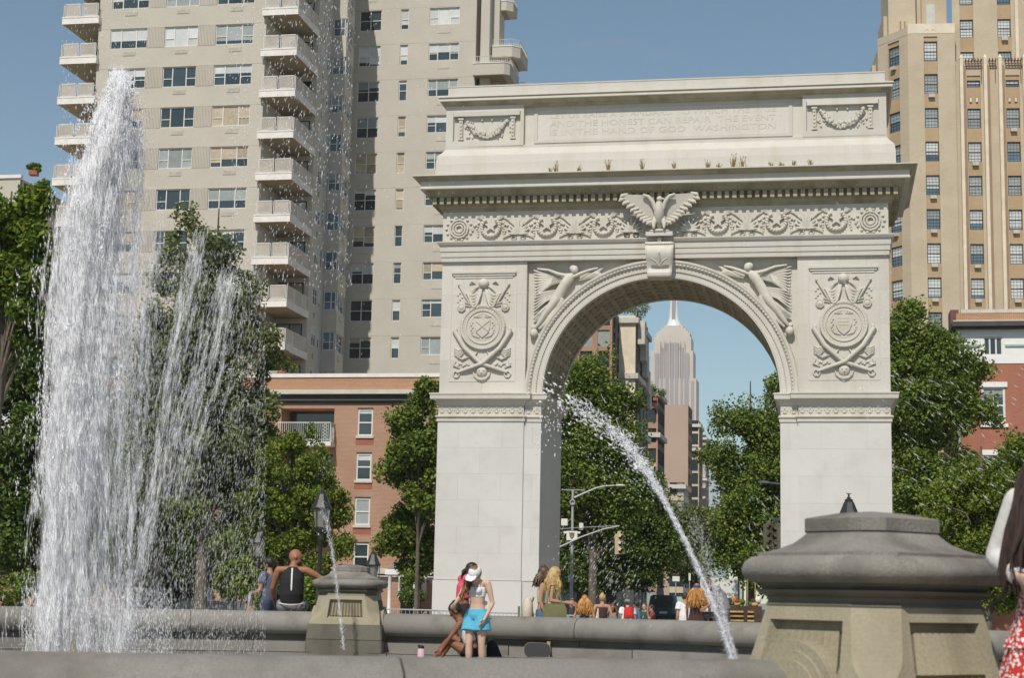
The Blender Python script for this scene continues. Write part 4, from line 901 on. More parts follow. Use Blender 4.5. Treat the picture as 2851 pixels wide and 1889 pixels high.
for a0, a1 in ((25.25, 26.75), (27.4, 28.0), (28.85, 30.3)):      # rust-red terrace trellis
    s = MB(); s.box(dx(a0), dx(a1), .0, .08, dz(51.0), dz(51.07)); s.box(dx(a0), dx(a1), .0, .08, dz(51.25), dz(51.32))
    n = int((a1 - a0) / .28)
    for i in range(n + 1): s.box(dx(a0) + .28 * i, dx(a0) + .28 * i + .07, -.25, .6, dz(51.32), dz(51.42)); s.box(dx(a0) + .28 * i, dx(a0) + .28 * i + .05, .0, .06, dz(50.95), dz(51.6))
    s.box(dx(a1) - .1, dx(a1) - .04, 0, .06, dz(49.6), dz(51.0)); tag(s.build('terrace_trellis', M['roof_red'], DEC), kind='stuff')
deco_face('wall', dx(24.35), dx(44), dz(51.4), dz(68), [(dx(25.07), dx(26.27)), (dx(28.5), dx(29.7)), (dx(32.2), dx(33.4))], [(dz(52.65 + 3.15 * k), 1.75) for k in range(4)], y=1.4)
s = MB(); s.box(dx(24.36), dx(44), .4, 1.5, dz(51.35), dz(51.45)); s.build('terrace_floor', M['paving'], DEC)
for a in (30.05, 31.4): s = MB(); s.box(dx(a), dx(a) + .3, 1.1, 1.45, dz(51.4), dz(62)); s.build('pilaster', M['ochre_pale'], DEC)
s = MB(); s.box(dx(18.7), dx(21.25), 3.2, 9, dz(54), dz(66)); s.box(dx(21.45), dx(21.9), 4.4, 9, dz(54), dz(66)); s.box(dx(18.35), dx(18.7), 4.2, 9, dz(54), dz(57.2)); s.box(dx(22.0), dx(24.4), 5.0, 12, dz(54), dz(66)); s.build('turret', M['ochre_brick'], DEC)
for k in (19.75, 20.15): s = MB(); s.box(dx(k), dx(k) + .14, 3.15, 3.3, dz(55.4), dz(56.3)); s.build('slot_window', M['brown_pier'], DEC)
s = MB(); s.box(dx(22.5), dx(23.3), 4.95, 5.1, dz(56.6), dz(58.6)); s.build('turret_window', M['blind'], DEC)
s = MB(); s.box(dx(22.5), dx(23.3), 4.95, 5.1, dz(54.6), dz(55.2)); s.build('turret_window', M['glass'], DEC)

# ================================================================== red-brick town house on the right
HOU = thing('brick_town_house', 'red-brick town house with a white top floor, at the right edge', 'house', gw(8, 95, ZB), -YAW)
hx = lambda a: a - 8.0
hz = lambda v: v - .35 - ZB
hol = [(hx(8.2), hx(9.45), hz(13.2 - 3.7 * k - 2.0), hz(13.2 - 3.7 * k), .15) for k in range(3)] + [(hx(11.0), hx(12.3), hz(13.2 - 3.7 * k - 2.0), hz(13.2 - 3.7 * k), .15) for k in range(3)] + [(hx(13.9), hx(15.2), hz(13.2 - 3.7 * k - 2.0), hz(13.2 - 3.7 * k), .15) for k in range(3)]
s = MB(); s.facade(hx(6.95), hx(20), 0, hz(14.5), hol, 0, .15); s.box(hx(6.95), hx(20), .4, 12, 0, hz(14.49)); s.build('wall', M['house_brick'], HOU)
for h in hol:
    window(HOU, (h[0] + h[1]) / 2, .04, (h[2] + h[3]) / 2, h[1] - h[0], 2.0, ONE, bar=.12, lights=(2, 4), look=('blind_grey', .2))
    s = MB(); s.box(h[0] - .12, h[1] + .12, -.1, .05, h[2] - .18, h[2]); s.build('sill', M['white_paint'], HOU); s = MB(); s.box(h[0] - .12, h[1] + .12, -.07, .05, h[3], h[3] + .28); s.build('lintel', M['white_paint'], HOU)
top = [(hx(8.38), hx(9.35), hz(14.95), hz(15.95), .12), (hx(11.1), hx(12.1), hz(14.95), hz(15.95), .12), (hx(14.0), hx(15.0), hz(14.95), hz(15.95), .12)]
s = MB(); s.facade(hx(6.93), hx(20), hz(14.5), hz(16.4), top, -.03, .12); s.box(hx(6.93), hx(20), .15, 10, hz(14.5), hz(16.4)); s.build('attic_storey', M['white_paint'], HOU)
for h in top:
    window(HOU, (h[0] + h[1]) / 2, -.0, (h[2] + h[3]) / 2, 1.0, 1.0, ((0, .33, 0), (.33, .66, 0), (.66, 1, 0)), bar=.07, look=0)
    s = MB(); s.box(h[0] - .12, h[1] + .12, -.09, .0, h[3], h[3] + .14); s.build('window_head', M['white_paint'], HOU)
s = MB(); s.box(hx(9.5), hx(20), -.10, 0, hz(15.42), hz(15.54)); s.box(hx(6.95), hx(8.2), -.10, 0, hz(15.42), hz(15.54)); s.build('copper_band', M['copper'], HOU)
s = MB(); s.box(hx(6.7), hx(20), -.55, 2, hz(16.5), hz(16.76)); s.box(hx(6.8), hx(20), -.38, 2, hz(16.38), hz(16.5)); s.build('cornice', M['dark_trim_and_shade'], HOU)
s = MB(); s.box(hx(6.75), hx(20), -.45, 1, hz(16.76), hz(16.84)); s.box(hx(7.2), hx(20), -.02, .5, hz(17.3), hz(17.5)); s.build('coping', M['stone_trim'], HOU)
s = MB(); s.box(hx(6.95), hx(20), 0, .4, hz(16.7), hz(17.3)); s.build('parapet', M['orange_brick'], HOU)
s = MB(); s.prism([(hx(6.75), hz(16.8)), (hx(7.2), hz(16.8)), (hx(7.2), hz(17.75)), (hx(6.75), hz(17.75))], 1.5, 3.2); s.add([(hx(6.9), 0, hz(16.7)), (hx(6.9), 11, hz(14.2)), (hx(6.9), 11, 0), (hx(6.9), 0, 0)], [(3, 2, 1, 0)]); s.build('gable_wall', M['roof_red'], HOU)
s = MB(); s.tube([(hx(7.0), -.12, 0), (hx(7.0), -.12, hz(16.3))], .07, 6); s.build('drainpipe', M['copper'], HOU)

# ================================================================== buildings along the avenue, seen through the arch
def street_block(name, label, xl, xr, ytop, b, depth, mf, ms, cols=0, rows_=0, wh=(1.3, 1.8), side_cols=0, y_ref=1000, trim=None):
    a0, a1 = gp(xl, y_ref, b)[0], gp(xr, y_ref, b)[0]; h = gp((xl + xr) / 2, ytop, b)[1] - ZB; w = a1 - a0; fh = h / max(1, rows_)
    t = thing(name, label, 'building', gw(a0, b, ZB), -YAW)
    hs, ss = [], []
    for r in range(rows_):
        for c in range(cols): cx = w * (c + .5) / cols; hs.append((cx - wh[0] / 2, cx + wh[0] / 2, r * fh + .9, r * fh + .9 + wh[1], .25))
        for c in range(side_cols): cy = depth * (c + .5) / side_cols; ss.append((cy - wh[0] / 2, cy + wh[0] / 2, r * fh + .9, r * fh + .9 + wh[1], .25))
    s = MB(); s.facade(0, w, 0, h, hs, 0, .25); s.add([(0, 0, h), (w, 0, h), (w, depth, h), (0, depth, h)], [(0, 1, 2, 3)]); s.add([(0, 0, 0), (0, depth, 0), (0, depth, h), (0, 0, h)], [(3, 2, 1, 0)]); s.build('wall', M[mf], t)
    s = MB(); s.M = Matrix.Translation((w, 0, 0)) @ Matrix.Rotation(R_(90), 4, 'Z'); s.facade(0, depth, 0, h, ss, 0, .25); s.build('side_wall', M[ms], t)  # darker side materials carry the shade of the east faces in their colour
    for q in hs:
        s = MB(); s.box(q[0], q[1], .15, .2, q[2], q[3]); s.build('window', M['glass' if random.random() < .6 else 'blind_grey'], t)
    for q in ss[:90]:
        s = MB(); s.box(w - .2, w - .15, q[0], q[1], q[2], q[3]); s.build('window', M['glass' if random.random() < .7 else 'blind_grey'], t)
    for z in (trim or ()):
        s = MB(); s.box(-.2, w + .35, -.35, depth + .2, h * z - .5, h * z + .1); s.build('cornice', M['stone_trim'], t)
    return t, w, h, depth
street_block('brick_apartment_house', 'red-brick apartment house just left inside the arch opening', 1560, 1704, 872, 178, 7, 'red_brick', 'dark_trim_and_shade', 3, 14, side_cols=2)
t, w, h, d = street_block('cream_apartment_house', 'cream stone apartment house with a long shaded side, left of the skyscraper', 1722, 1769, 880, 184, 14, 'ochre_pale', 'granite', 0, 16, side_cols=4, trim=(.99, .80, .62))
s = MB(); s.box(w * .4, w * .6, -.15, .1, 0, h * .79); s.build('pilaster', M['stone_trim'], t)
s = MB()
for k in range(5): s.box(w + .1, w + .9 - .1 * k, 1 + 2.5 * k, 3 + 2.5 * k, h - 3 - 1.5 * k, h - .4 - 1.5 * k)
s.build('cornice_brackets', M['stone_trim'], t)
street_block('brown_brick_house', 'narrow brown brick house with white bands left of the skyscraper', 1796, 1833, 1085, 215, 9, 'red_brick', 'dark_trim_and_shade', 1, 11, side_cols=5, trim=(.985, .80, .60))
M['pink_stone'] = mat('pink_stone', (.42, .31, .25), .9, .1, .2, stain=(.30, .22, .18), sscale=.1, samt=.5)
M['beige_stone'] = mat('beige_stone', (.50, .41, .30), .9, .1, .2)
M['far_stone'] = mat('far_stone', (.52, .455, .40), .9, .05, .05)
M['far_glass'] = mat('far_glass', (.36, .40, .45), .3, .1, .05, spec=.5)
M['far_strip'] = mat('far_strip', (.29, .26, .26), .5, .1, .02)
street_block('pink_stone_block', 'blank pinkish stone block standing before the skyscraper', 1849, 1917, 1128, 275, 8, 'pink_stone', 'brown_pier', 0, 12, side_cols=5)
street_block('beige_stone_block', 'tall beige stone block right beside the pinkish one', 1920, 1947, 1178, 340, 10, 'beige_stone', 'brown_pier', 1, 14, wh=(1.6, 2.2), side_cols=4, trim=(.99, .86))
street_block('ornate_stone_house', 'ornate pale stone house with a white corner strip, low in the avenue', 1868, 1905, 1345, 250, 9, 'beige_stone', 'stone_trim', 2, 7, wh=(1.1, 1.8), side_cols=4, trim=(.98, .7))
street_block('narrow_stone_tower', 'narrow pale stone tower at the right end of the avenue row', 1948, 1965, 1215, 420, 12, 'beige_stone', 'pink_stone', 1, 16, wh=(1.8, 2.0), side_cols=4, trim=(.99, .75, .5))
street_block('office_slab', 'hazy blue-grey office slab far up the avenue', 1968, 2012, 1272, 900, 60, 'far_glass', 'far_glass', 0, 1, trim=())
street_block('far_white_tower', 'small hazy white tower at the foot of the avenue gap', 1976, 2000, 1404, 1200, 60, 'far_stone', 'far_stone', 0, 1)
# skyscraper
EB = 2150
def ex(x, y): a, z = gp(x, y, EB); return a, z - ZB
a0 = ex(1875.5, 1061)[0]
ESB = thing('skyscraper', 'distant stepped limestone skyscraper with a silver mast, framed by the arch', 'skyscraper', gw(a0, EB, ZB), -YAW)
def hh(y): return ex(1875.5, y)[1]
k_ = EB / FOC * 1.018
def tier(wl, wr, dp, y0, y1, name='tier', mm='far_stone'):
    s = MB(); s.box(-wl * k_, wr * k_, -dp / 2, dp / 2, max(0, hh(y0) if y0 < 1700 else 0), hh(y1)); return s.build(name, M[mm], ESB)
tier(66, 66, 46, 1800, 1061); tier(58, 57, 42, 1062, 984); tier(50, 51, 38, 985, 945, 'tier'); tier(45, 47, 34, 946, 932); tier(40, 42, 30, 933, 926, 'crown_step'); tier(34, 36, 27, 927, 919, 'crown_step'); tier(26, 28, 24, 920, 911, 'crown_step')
for wl, wr, y0, y1, dp in ((66, 66, 1800, 1066, 46), (58, 57, 1062, 992, 42)): pass
for x0, x1, y1 in ((-18, -8.5, 963), (-4.5, 4.5, 963), (8.5, 17.5, 963), (-47, -36, 992), (35, 46, 992), (-30, -25, 975), (24, 30, 975), (-60, -53, 1068), (52, 60, 1068)):
    s = MB(); dp = 46 if abs(x0) > 50 else 46
    s.box(x0 * k_, x1 * k_, -23.6, -16.8, 0, hh(y1)); s.build('window_strip', M['far_strip'], ESB)
for x in (-22, -7, 7, 21, -33, 33):
    s = MB(); s.box((x - 1.2) * k_, (x + 1.2) * k_, -24.2, -17, 0, hh(958)); s.build('limestone_rib', M['far_stone'], ESB)
M['steel_white'] = mat('steel_white', (.72, .72, .72), .4, .05, .1)
prof = [(23, 912), (21, 906), (16, 896), (13.5, 884), (11.8, 860), (11.3, 841), (10.8, 800), (7, 780), (3, 740), (1.5, 650)]
s = MB(); s.lathe([(r * k_, hh(y)) for r, y in prof], 16); s.build('mast', M['steel_white'], ESB, True)
s = MB(); s.box(-4.8 * k_, 4.8 * k_, -15 * k_, -8.5 * k_, hh(905), hh(800)); s.build('mast_glazing', M['far_strip'], ESB)
# ================================================================== fountain rim, steps and pedestals
FOU = thing('fountain_basin', 'round grey granite fountain basin with a rounded rim and inner steps', 'fountain', FC)
PED_N = Vector((1.83, 8.62, 0)); PED_F = Vector((-2.44, 26.85, 0))
def ang(p): v = p - FC; return math.atan2(v.y, v.x)
AN, AF = ang(PED_N), ang(PED_F)
def rim_loop(R, a, wob=0):
    c, s = math.cos(a), math.sin(a)
    prof = [(R + .06, -.3), (R + .05, .30), (R + .10, .38), (R + .16, .46), (R + .17, .56), (R + .12, .66), (R + .02, .72), (R - .10, .725), (R - .22, .705), (R - .31, .64), (R - .345, .54), (R - .33, .44), (R - .27, .385), (R - .12, .375), (R - .12, -.3)]
    return [Vector((r * c, r * s, z + wob)) for r, z in prof]
def rim_stones(a0, a1, n):
    for i in range(n):
        b0, b1 = a0 + (a1 - a0) * i / n + .0006, a0 + (a1 - a0) * (i + 1) / n - .0006
        w = random.uniform(-.003, .003)
        s = MB(); s.stack([rim_loop(FR, b0 + (b1 - b0) * k / 6, w) for k in range(7)][::-1]); s.build('coping_stone', M['granite'], FOU, True, ang=50)
hwf = .54 / FR; hwn = .52 / FR
rim_stones(AN + .58, AF - hwf, 6); rim_stones(AF + hwf, AN + 2 * math.pi - hwn, 18)
def step_ring(r0, r1, z0, z1, n, m, name):
    for i in range(n):
        b0, b1 = 2 * math.pi * i / n + .0008, 2 * math.pi * (i + 1) / n - .0008
        if AN - .02 < (b0 + b1) / 2 - 2 * math.pi < AN + .6 or AN - .02 < (b0 + b1) / 2 - 4 * math.pi < AN + .6: continue
        s = MB(); o = random.uniform(-.004, .004)
        s.stack([[Vector((r * math.cos(a), r * math.sin(a), z + o * (z > z0))) for r, z in ((r0, z0), (r1, z0), (r1, z1), (r1 - .01, z1 + .01), (r0, z1 + .01))] for a in [b0 + (b1 - b0) * k / 4 for k in range(5)]]); s.build(name, M[m], FOU)
step_ring(FR - .05, FR - .23, -.2, .275, 30, 'granite', 'riser_stone')
step_ring(FR - .15, FR - .66, -.2, .12, 26, 'granite', 'bench_stone')
step_ring(FR - .5, FR - 1.0, -.2, -.03, 24, 'granite', 'step_stone')
def pedestal(p, label, turn=0.0):
    a = ang(p); t = thing('stone_pedestal', label, 'pedestal', (p.x, p.y, 0), a + R_(90) + turn, 'pedestals on the fountain rim')
    def oct_(h, c, z): return [Vector(q) for q in ((-h + c, -h, z), (h - c, -h, z), (h, -h + c, z), (h, h - c, z), (h - c, h, z), (-h + c, h, z), (-h, h - c, z), (-h, -h + c, z))]
    def lo(prof, name, m, smooth=True, ang_=28):
        q = MB(); q.stack([oct_(h, c, z) for h, c, z in prof]); return q.build(name, M[m], t, smooth, ang=ang_)
    Z = lambda zz: HC + (zz - 1.35) * .65
    C = .165
    lo([(.272, .085, Z(1.90)), (.276, .085, Z(1.905)), (.276, .085, Z(2.0)), (.268, .085, Z(2.008)), (.14, .045, Z(2.05)), (.03, .01, Z(2.066))], 'cap_slab', 'granite_dark')
    lo([(.47, C - .02, Z(1.705)), (.47, C - .02, Z(1.735)), (.43, C - .03, Z(1.745)), (.385, .125, Z(1.77)), (.33, .11, Z(1.81)), (.29, .095, Z(1.86)), (.265, .085, Z(1.902))], 'cap_flare', 'granite_dark')
    lo([(.47, C, Z(1.50)), (.515, C + .01, Z(1.515)), (.542, C + .015, Z(1.56)), (.546, C + .015, Z(1.61)), (.535, C + .015, Z(1.66)), (.505, C + .005, Z(1.70)), (.455, C, Z(1.715))], 'cap_roll', 'granite_dark', True, 50)
    lo([(.455, C, Z(1.34)), (.445, C, Z(1.37)), (.45, C, Z(1.40)), (.48, C, Z(1.43)), (.488, C, Z(1.455)), (.462, C, Z(1.46)), (.475, C, Z(1.49)), (.475, C, Z(1.505))], 'cap_moulding', 'wet_and_shaded_stone')  # deep shadow and dirt below the roll are put into this dark stone colour
    zt, zb = Z(1.345), .55; ht, hb = .448, .545; zs = .765
    px, pt, pb, dep = .24, Z(1.232), .635, .062
    q_ = MB(); rd = MB(); n = 10
    for q in range(4):
        q_.M = rd.M = Matrix.Rotation(R_(90) * q, 4, 'Z')
        U = lambda zz: (zt - zz) / (zt - zb); Hh = lambda zz: ht + (hb - ht) * U(zz)
        def F(x, zz, o=0.0): return (x, -Hh(zz) + o, zz)
        X = lambda sx, zz: sx * (Hh(zz) - C); pw = lambda zz: px + .045 * U(zz)
        v = [F(X(-1, zb), zb), F(X(1, zb), zb), F(X(1, pb), pb), F(X(1, pt), pt), F(X(1, zt), zt), F(X(-1, zt), zt), F(X(-1, pt), pt), F(X(-1, pb), pb),
             F(-pw(pb), pb), F(pw(pb), pb), F(pw(pt), pt), F(-pw(pt), pt), F(-pw(pb) + .025, pb + .03, dep), F(pw(pb) - .025, pb + .03, dep), F(pw(pt) - .02, pt - .01, dep), F(-pw(pt) + .02, pt - .01, dep)]
        q_.add(v, [(0, 1, 2, 9, 8, 7), (7, 8, 11, 6), (2, 3, 10, 9), (6, 11, 10, 3, 4, 5), (8, 9, 13, 12), (9, 10, 14, 13), (10, 11, 15, 14), (11, 8, 12, 15), (12, 13, 14, 15)])
        c0, c1 = F(X(1, zb), zb), F(X(1, zt), zt); r2 = Matrix.Rotation(R_(90), 4, 'Z'); e0, e1 = r2 @ Vector(F(X(-1, zb), zb)), r2 @ Vector(F(X(-1, zt), zt))
        q_.add([c0, e0, e1, c1], [(0, 1, 2, 3)])
        # broach stop: the chamfer dies back into the square corner towards the foot
        loops = []
        for k in range(9):
            zz = zs - (zs - zb) * k / 8; h = Hh(zz); c = C * math.cos(min(1.0, k / 7.0) * math.pi / 2) ** .8 if k < 7 else .004; c = min(C - .001, c)
            loops.append([Vector((h - C, -h, zz)), Vector((h - c, -h, zz)), Vector((h, -h + c, zz)), Vector((h, -h + C, zz))])
        q_.stack(loops[::-1])
        # scalloped flutes: sharp ribs with hollows between, cut off square at the head
        ph, pf = pt - .050, pb + .045; wt, wb = pw(ph) - .03, pw(pf) - .03
        for i in range(n):
            a0, a1 = -wt + 2 * wt * i / n, -wt + 2 * wt * (i + 1) / n; b0, b1 = -wb + 2 * wb * i / n, -wb + 2 * wb * (i + 1) / n
            tp, bt = [], []
            for k in range(5):
                u = k / 4; dd = dep - .008 - .042 * (1 - math.sin(math.pi * u)) ** 1.0
                tp.append(F(a0 + (a1 - a0) * u, ph, dd)); bt.append(F(b0 + (b1 - b0) * u, pf, dd - .004 * 0))
            rd.add(tp + bt, [(k, 5 + k, 6 + k, 1 + k) for k in range(4)])
            rd.add([F(a0, ph, dep)] + tp + [F(a1, ph, dep)], [tuple(range(7))])
            rd.add([F(b0, pf - .012, dep)] + bt + [F(b1, pf - .012, dep)], [tuple(range(6, -1, -1))])
    q_.build('die', M['brownstone'], t); tag(rd.build('fluted_panel', M['brownstone'], t), kind='stuff')
    for sx in (-1, 1):
        for (r, y, dd) in ((.27, .50, .055), (.225, .52, .05), (.18, .54, .045)):
            w = MB(); w.M = Matrix.Rotation(R_(90) * sx, 4, 'Z'); pts = [(r * math.cos(math.pi * i / 16), .555 + r * math.sin(math.pi * i / 16)) for i in range(17)]
            w.prism(pts + [(-r, .2), (r, .2)], -y - dd, -y + .2); w.build('rim_arch', M['brownstone'], t)
    lo([(.60, .02, -.3), (.585, .02, .315)], 'base_course', 'wet_and_shaded_stone', False); lo([(.582, .02, .322), (.56, .02, .549)], 'base_course', 'wet_and_shaded_stone', False)
    return t
pn = pedestal(PED_N, 'large near stone pedestal with fluted panels, beside the woman in red', R_(6))
pf = pedestal(PED_F, 'smaller far stone pedestal on the rim where the man leans his arm')
# stone block the woman in the red dress stands on
s = MB(); s.box(-.9, .9, -.6, .6, 0, .10); b = s.build('stone_block', M['granite'], loc=(2.75, 7.9, 0)); tag(b, 'low stone block under the woman in the red dress', 'block')
# ================================================================== trees
def leaf_cloud(name, m, parent, clumps, n, size, droop=.2, flat=1.0, loc=(0, 0, 0)):
    """n single leaves spread over clumps [(centre, radius, weight)...]"""
    C = np.array([c for c, r, w in clumps]); Rr = np.array([r for c, r, w in clumps]); Wt = np.array([w for c, r, w in clumps], float)
    idx = RNG.choice(len(clumps), n, p=Wt / Wt.sum())
    d = RNG.normal(size=(n, 3)); d /= np.linalg.norm(d, axis=1)[:, None]; rad = RNG.random(n) ** .45
    P_ = C[idx] + d * (Rr[idx] * rad)[:, None] * np.array([1, 1, flat])
    nr = RNG.normal(size=(n, 3)) * .75 + d * .45 + np.array([0, 0, .75]); nr /= np.linalg.norm(nr, axis=1)[:, None]
    t = RNG.normal(size=(n, 3)) + np.array([0, 0, -droop * 3]); t -= nr * (t * nr).sum(1)[:, None]; t /= np.linalg.norm(t, axis=1)[:, None]
    b = np.cross(nr, t); L = size * RNG.uniform(.6, 1.3, n)[:, None]; w = L * RNG.uniform(.30, .42, n)[:, None]
    V = np.empty((n, 4, 3)); V[:, 0] = P_ - t * L * .5; V[:, 1] = P_ + b * w - nr * L * .10; V[:, 2] = P_ + t * L * .5 - nr * L * .12; V[:, 3] = P_ - b * w - nr * L * .10
    me = bpy.data.meshes.new(name); me.vertices.add(4 * n); me.loops.add(4 * n); me.polygons.add(n)
    me.vertices.foreach_set('co', V.ravel().astype(np.float32)); me.loops.foreach_set('vertex_index', np.arange(4 * n, dtype=np.int32))
    me.polygons.foreach_set('loop_start', np.arange(0, 4 * n, 4, dtype=np.int32)); me.update(calc_edges=True); me.materials.append(M[m])
    return put(name, me, parent, loc)
def tree(label, base, H, lobes, n, size, leaf, bark='bark', tr=.25, lean=(0, 0), group='trees around the square', clump=.8, droop=.25, per=26, name='tree', cat='tree'):
    """lobes = [(dx, dy, z, rx, ry, rz)...] ellipsoids of the crown, relative to the base"""
    t = thing(name, label, cat, base, 0, group)
    cl = []; vol = [l[3] * l[4] * l[5] for l in lobes]; tot = sum(vol); n = int(n * (2.3 if leaf in ('leaf_deep', 'leaf_grey') else 1.9)); size *= .86; k = max(40, n // 210)
    for l, v in zip(lobes, vol):
        m = max(5, int(k * v / tot))
        for _ in range(m):
            d = RNG.normal(size=3); d /= np.linalg.norm(d); r = RNG.random() ** .38 * 1.0
            c = np.array([l[0], l[1], l[2]]) + d * r * np.array([l[3], l[4], l[5]]); cl.append((c, clump * RNG.uniform(.55, 1.25), RNG.uniform(.4, 1.4)))
    s = MB(); zt = max(l[2] + l[5] * .5 for l in lobes); zf = min(l[2] - l[5] * .3 for l in lobes)
    ax = lambda f: Vector((lean[0] * f, lean[1] * f, zt * f))
    s.tube([(0, 0, -.1), (0, 0, .25), ax(.15), ax(.4), ax(.7), ax(1)], [tr * 1.5, tr * 1.1, tr, tr * .75, tr * .45, tr * .12], 9)
    for c, r, w in random.sample(cl, min(len(cl), 46)):
        f = min(.92, max(.12, (c[2] / zt) * .75 - .05)); p = ax(f); q = Vector(c); mid = p.lerp(q, .5) + Vector((random.uniform(-.2, .2), random.uniform(-.2, .2), .25 + .1 * (q - p).length))
        r0 = tr * (.55 - .4 * f); s.tube([p, p.lerp(mid, .6), mid, q], [r0, r0 * .7, r0 * .45, r0 * .12], 5)
    s.build('trunk', M[bark], t, True)
    leaf_cloud('crown', leaf, t, cl, n, size, droop)
    return t
def tpx(xc, ytop, ybot, Y, w):
    """base point, height of the top and half width in metres from surveyed picture points"""
    g = ground_z(Y); b = wp(xc, ybot, Y); return Vector((b.x, Y, g)), wp(xc, ytop, Y).z - g, w / 2 * Y / FOC
def lob(Y, base, *pts):
    """lobes from (x, y, half-width, half-height) surveyed in picture points, depth = width"""
    out = []
    for x, y, rx, rz, *dy in pts:
        p = wp(x, y, Y); k = Y / FOC; out.append((p.x - base.x, (dy[0] if dy else 0), p.z - base.z, rx * k, rx * k * .9, rz * k))
    return out
def T(label, xb, Y, n, size, leaf, *pts, **kw):
    b = Vector((wp(xb, 1640, Y).x, Y, ground_z(Y))); L = lob(Y, b, *pts); return tree(label, b, 0, L, n, size, leaf, **kw)
T('bright leafy tree at the left edge with drooping leaf clusters', -40, 52, 13000, .24, 'leaf_bright', (40, 600, 70, 80), (110, 560, 45, 45), (60, 700, 90, 60), (110, 780, 60, 120), (30, 800, 80, 120), (60, 900, 95, 80), (-60, 700, 120, 200), (-40, 560, 80, 60), droop=.6, clump=.5, tr=.22)
T('dark broad tree behind the tall water plume', 60, 70, 30000, .22, 'leaf_deep', (60, 1020, 170, 150), (60, 1220, 210, 180), (20, 1420, 230, 170), (200, 1350, 170, 220), (130, 1100, 130, 130), (300, 1480, 150, 150))
T('tall pointed tree with grey-green leaves right of the plume', 560, 72, 44000, .20, 'leaf_grey', (545, 620, 45, 85), (540, 760, 105, 110), (620, 700, 50, 50), (470, 760, 60, 110), (560, 920, 170, 130), (690, 790, 60, 60), (640, 1000, 140, 140), (470, 1000, 150, 150), (660, 1180, 120, 130), (560, 1250, 210, 180), (430, 1250, 160, 180), (690, 1330, 80, 120), clump=.7)
T('dark spreading tree under the pointed tree', 480, 82, 26000, .22, 'leaf_deep', (430, 1500, 230, 160), (610, 1500, 200, 160), (330, 1300, 150, 170), (700, 1430, 120, 170), (520, 1200, 160, 130), (200, 1550, 170, 120))
T('small olive tree with yellowing twigs beside the plume', 430, 60, 9000, .17, 'leaf_locust', (450, 1440, 95, 55), (400, 1500, 80, 60), (520, 1420, 50, 25), (340, 1360, 60, 60), (360, 1270, 40, 45), droop=.5, clump=.45)
T('feathery bright green locust in front of the brick balconies', 800, 62, 22000, .15, 'leaf_locust', (850, 1240, 70, 55), (790, 1290, 80, 80), (870, 1340, 85, 90), (760, 1420, 90, 90), (840, 1460, 80, 70), (930, 1385, 45, 18), (945, 1500, 28, 40), (735, 1540, 110, 70), (930, 1440, 30, 20), (890, 1580, 80, 80), (680, 1560, 90, 90), (790, 1560, 90, 90), (700, 1420, 60, 70), droop=.7, clump=.45)
T('small leafy tree with bare gaps left of the arch', 1160, 76, 9500, .21, 'leaf_mid', (1195, 1075, 28, 50), (1165, 1150, 45, 40), (1130, 1180, 40, 50), (1150, 1250, 60, 50), (1085, 1270, 38, 22), (1110, 1310, 50, 30), (1175, 1330, 45, 50), (1200, 1200, 40, 90), (1190, 1400, 30, 60), (1150, 1380, 40, 30), clump=.55, tr=.10)
T('low bushy tree in front of the brick windows by the arch', 1165, 78, 8000, .20, 'leaf_mid', (1130, 1485, 60, 35), (1100, 1520, 50, 22), (1180, 1460, 40, 50), (1190, 1540, 30, 45), (1195, 1400, 30, 50), (1130, 1440, 40, 40), (1160, 1570, 40, 50), clump=.5, tr=.09)
T('tall dark avenue tree just inside the left half of the arch', 1650, 98, 34000, .24, 'leaf_mid', (1650, 1010, 50, 55), (1640, 1090, 80, 80), (1700, 1130, 75, 80), (1620, 1200, 100, 110), (1720, 1240, 85, 90), (1590, 1120, 60, 110), (1600, 1350, 120, 120), (1700, 1370, 110, 110), clump=.9)
T('dense dark tree shading the avenue pavement behind the lamp post', 1700, 112, 30000, .24, 'leaf_deep', (1690, 1430, 130, 100), (1800, 1420, 80, 100), (1760, 1540, 120, 90), (1640, 1560, 110, 90), (1840, 1500, 70, 80), clump=.9)
T('pale green tree in the avenue gap under the stone towers', 1930, 150, 15000, .26, 'leaf_grey', (1900, 1480, 75, 55), (1960, 1450, 50, 40), (1930, 1560, 80, 60), (1990, 1500, 50, 60), (1860, 1460, 45, 40), clump=1.0)
T('light green tree inside the right half of the arch', 2090, 96, 34000, .22, 'leaf_mid', (2030, 1180, 60, 50), (2100, 1210, 70, 80), (2010, 1260, 60, 60), (2080, 1330, 90, 90), (2160, 1250, 70, 150), (2060, 1430, 80, 90), (2160, 1450, 90, 120), (2030, 1530, 70, 70), (2150, 1090, 26, 55), (2110, 1560, 90, 90), clump=.8)
T('large plane tree with pale limbs right of the arch', 2560, 84, 46000, .21, 'leaf_mid', (2520, 930, 60, 80), (2570, 880, 40, 40), (2500, 1030, 60, 120), (2570, 1010, 80, 90), (2650, 1020, 80, 70), (2620, 960, 50, 40), (2690, 1080, 60, 70), (2740, 1010, 50, 28), (2560, 1130, 110, 100), (2640, 1150, 70, 80), (2530, 1250, 90, 100), (2760, 1150, 50, 40), (2560, 1380, 120, 120), (2650, 1330, 80, 80), bark='bark_pale', clump=.7, tr=.2)
T('yellow-green locust at the right edge above the near pedestal', 2740, 58, 26000, .14, 'leaf_locust', (2760, 1330, 110, 60), (2690, 1390, 110, 60), (2800, 1420, 100, 80), (2660, 1460, 100, 70), (2760, 1510, 120, 70), (2620, 1380, 50, 40), (2830, 1270, 60, 50), (2820, 1620, 100, 100), (2700, 1600, 90, 90), droop=.6, clump=.42)
T('small yellow-green locust at the right frame edge', 2900, 50, 10000, .13, 'leaf_locust', (2850, 1310, 60, 40), (2830, 1240, 40, 30), (2900, 1400, 80, 90), (2850, 1480, 60, 60), droop=.6, clump=.4)
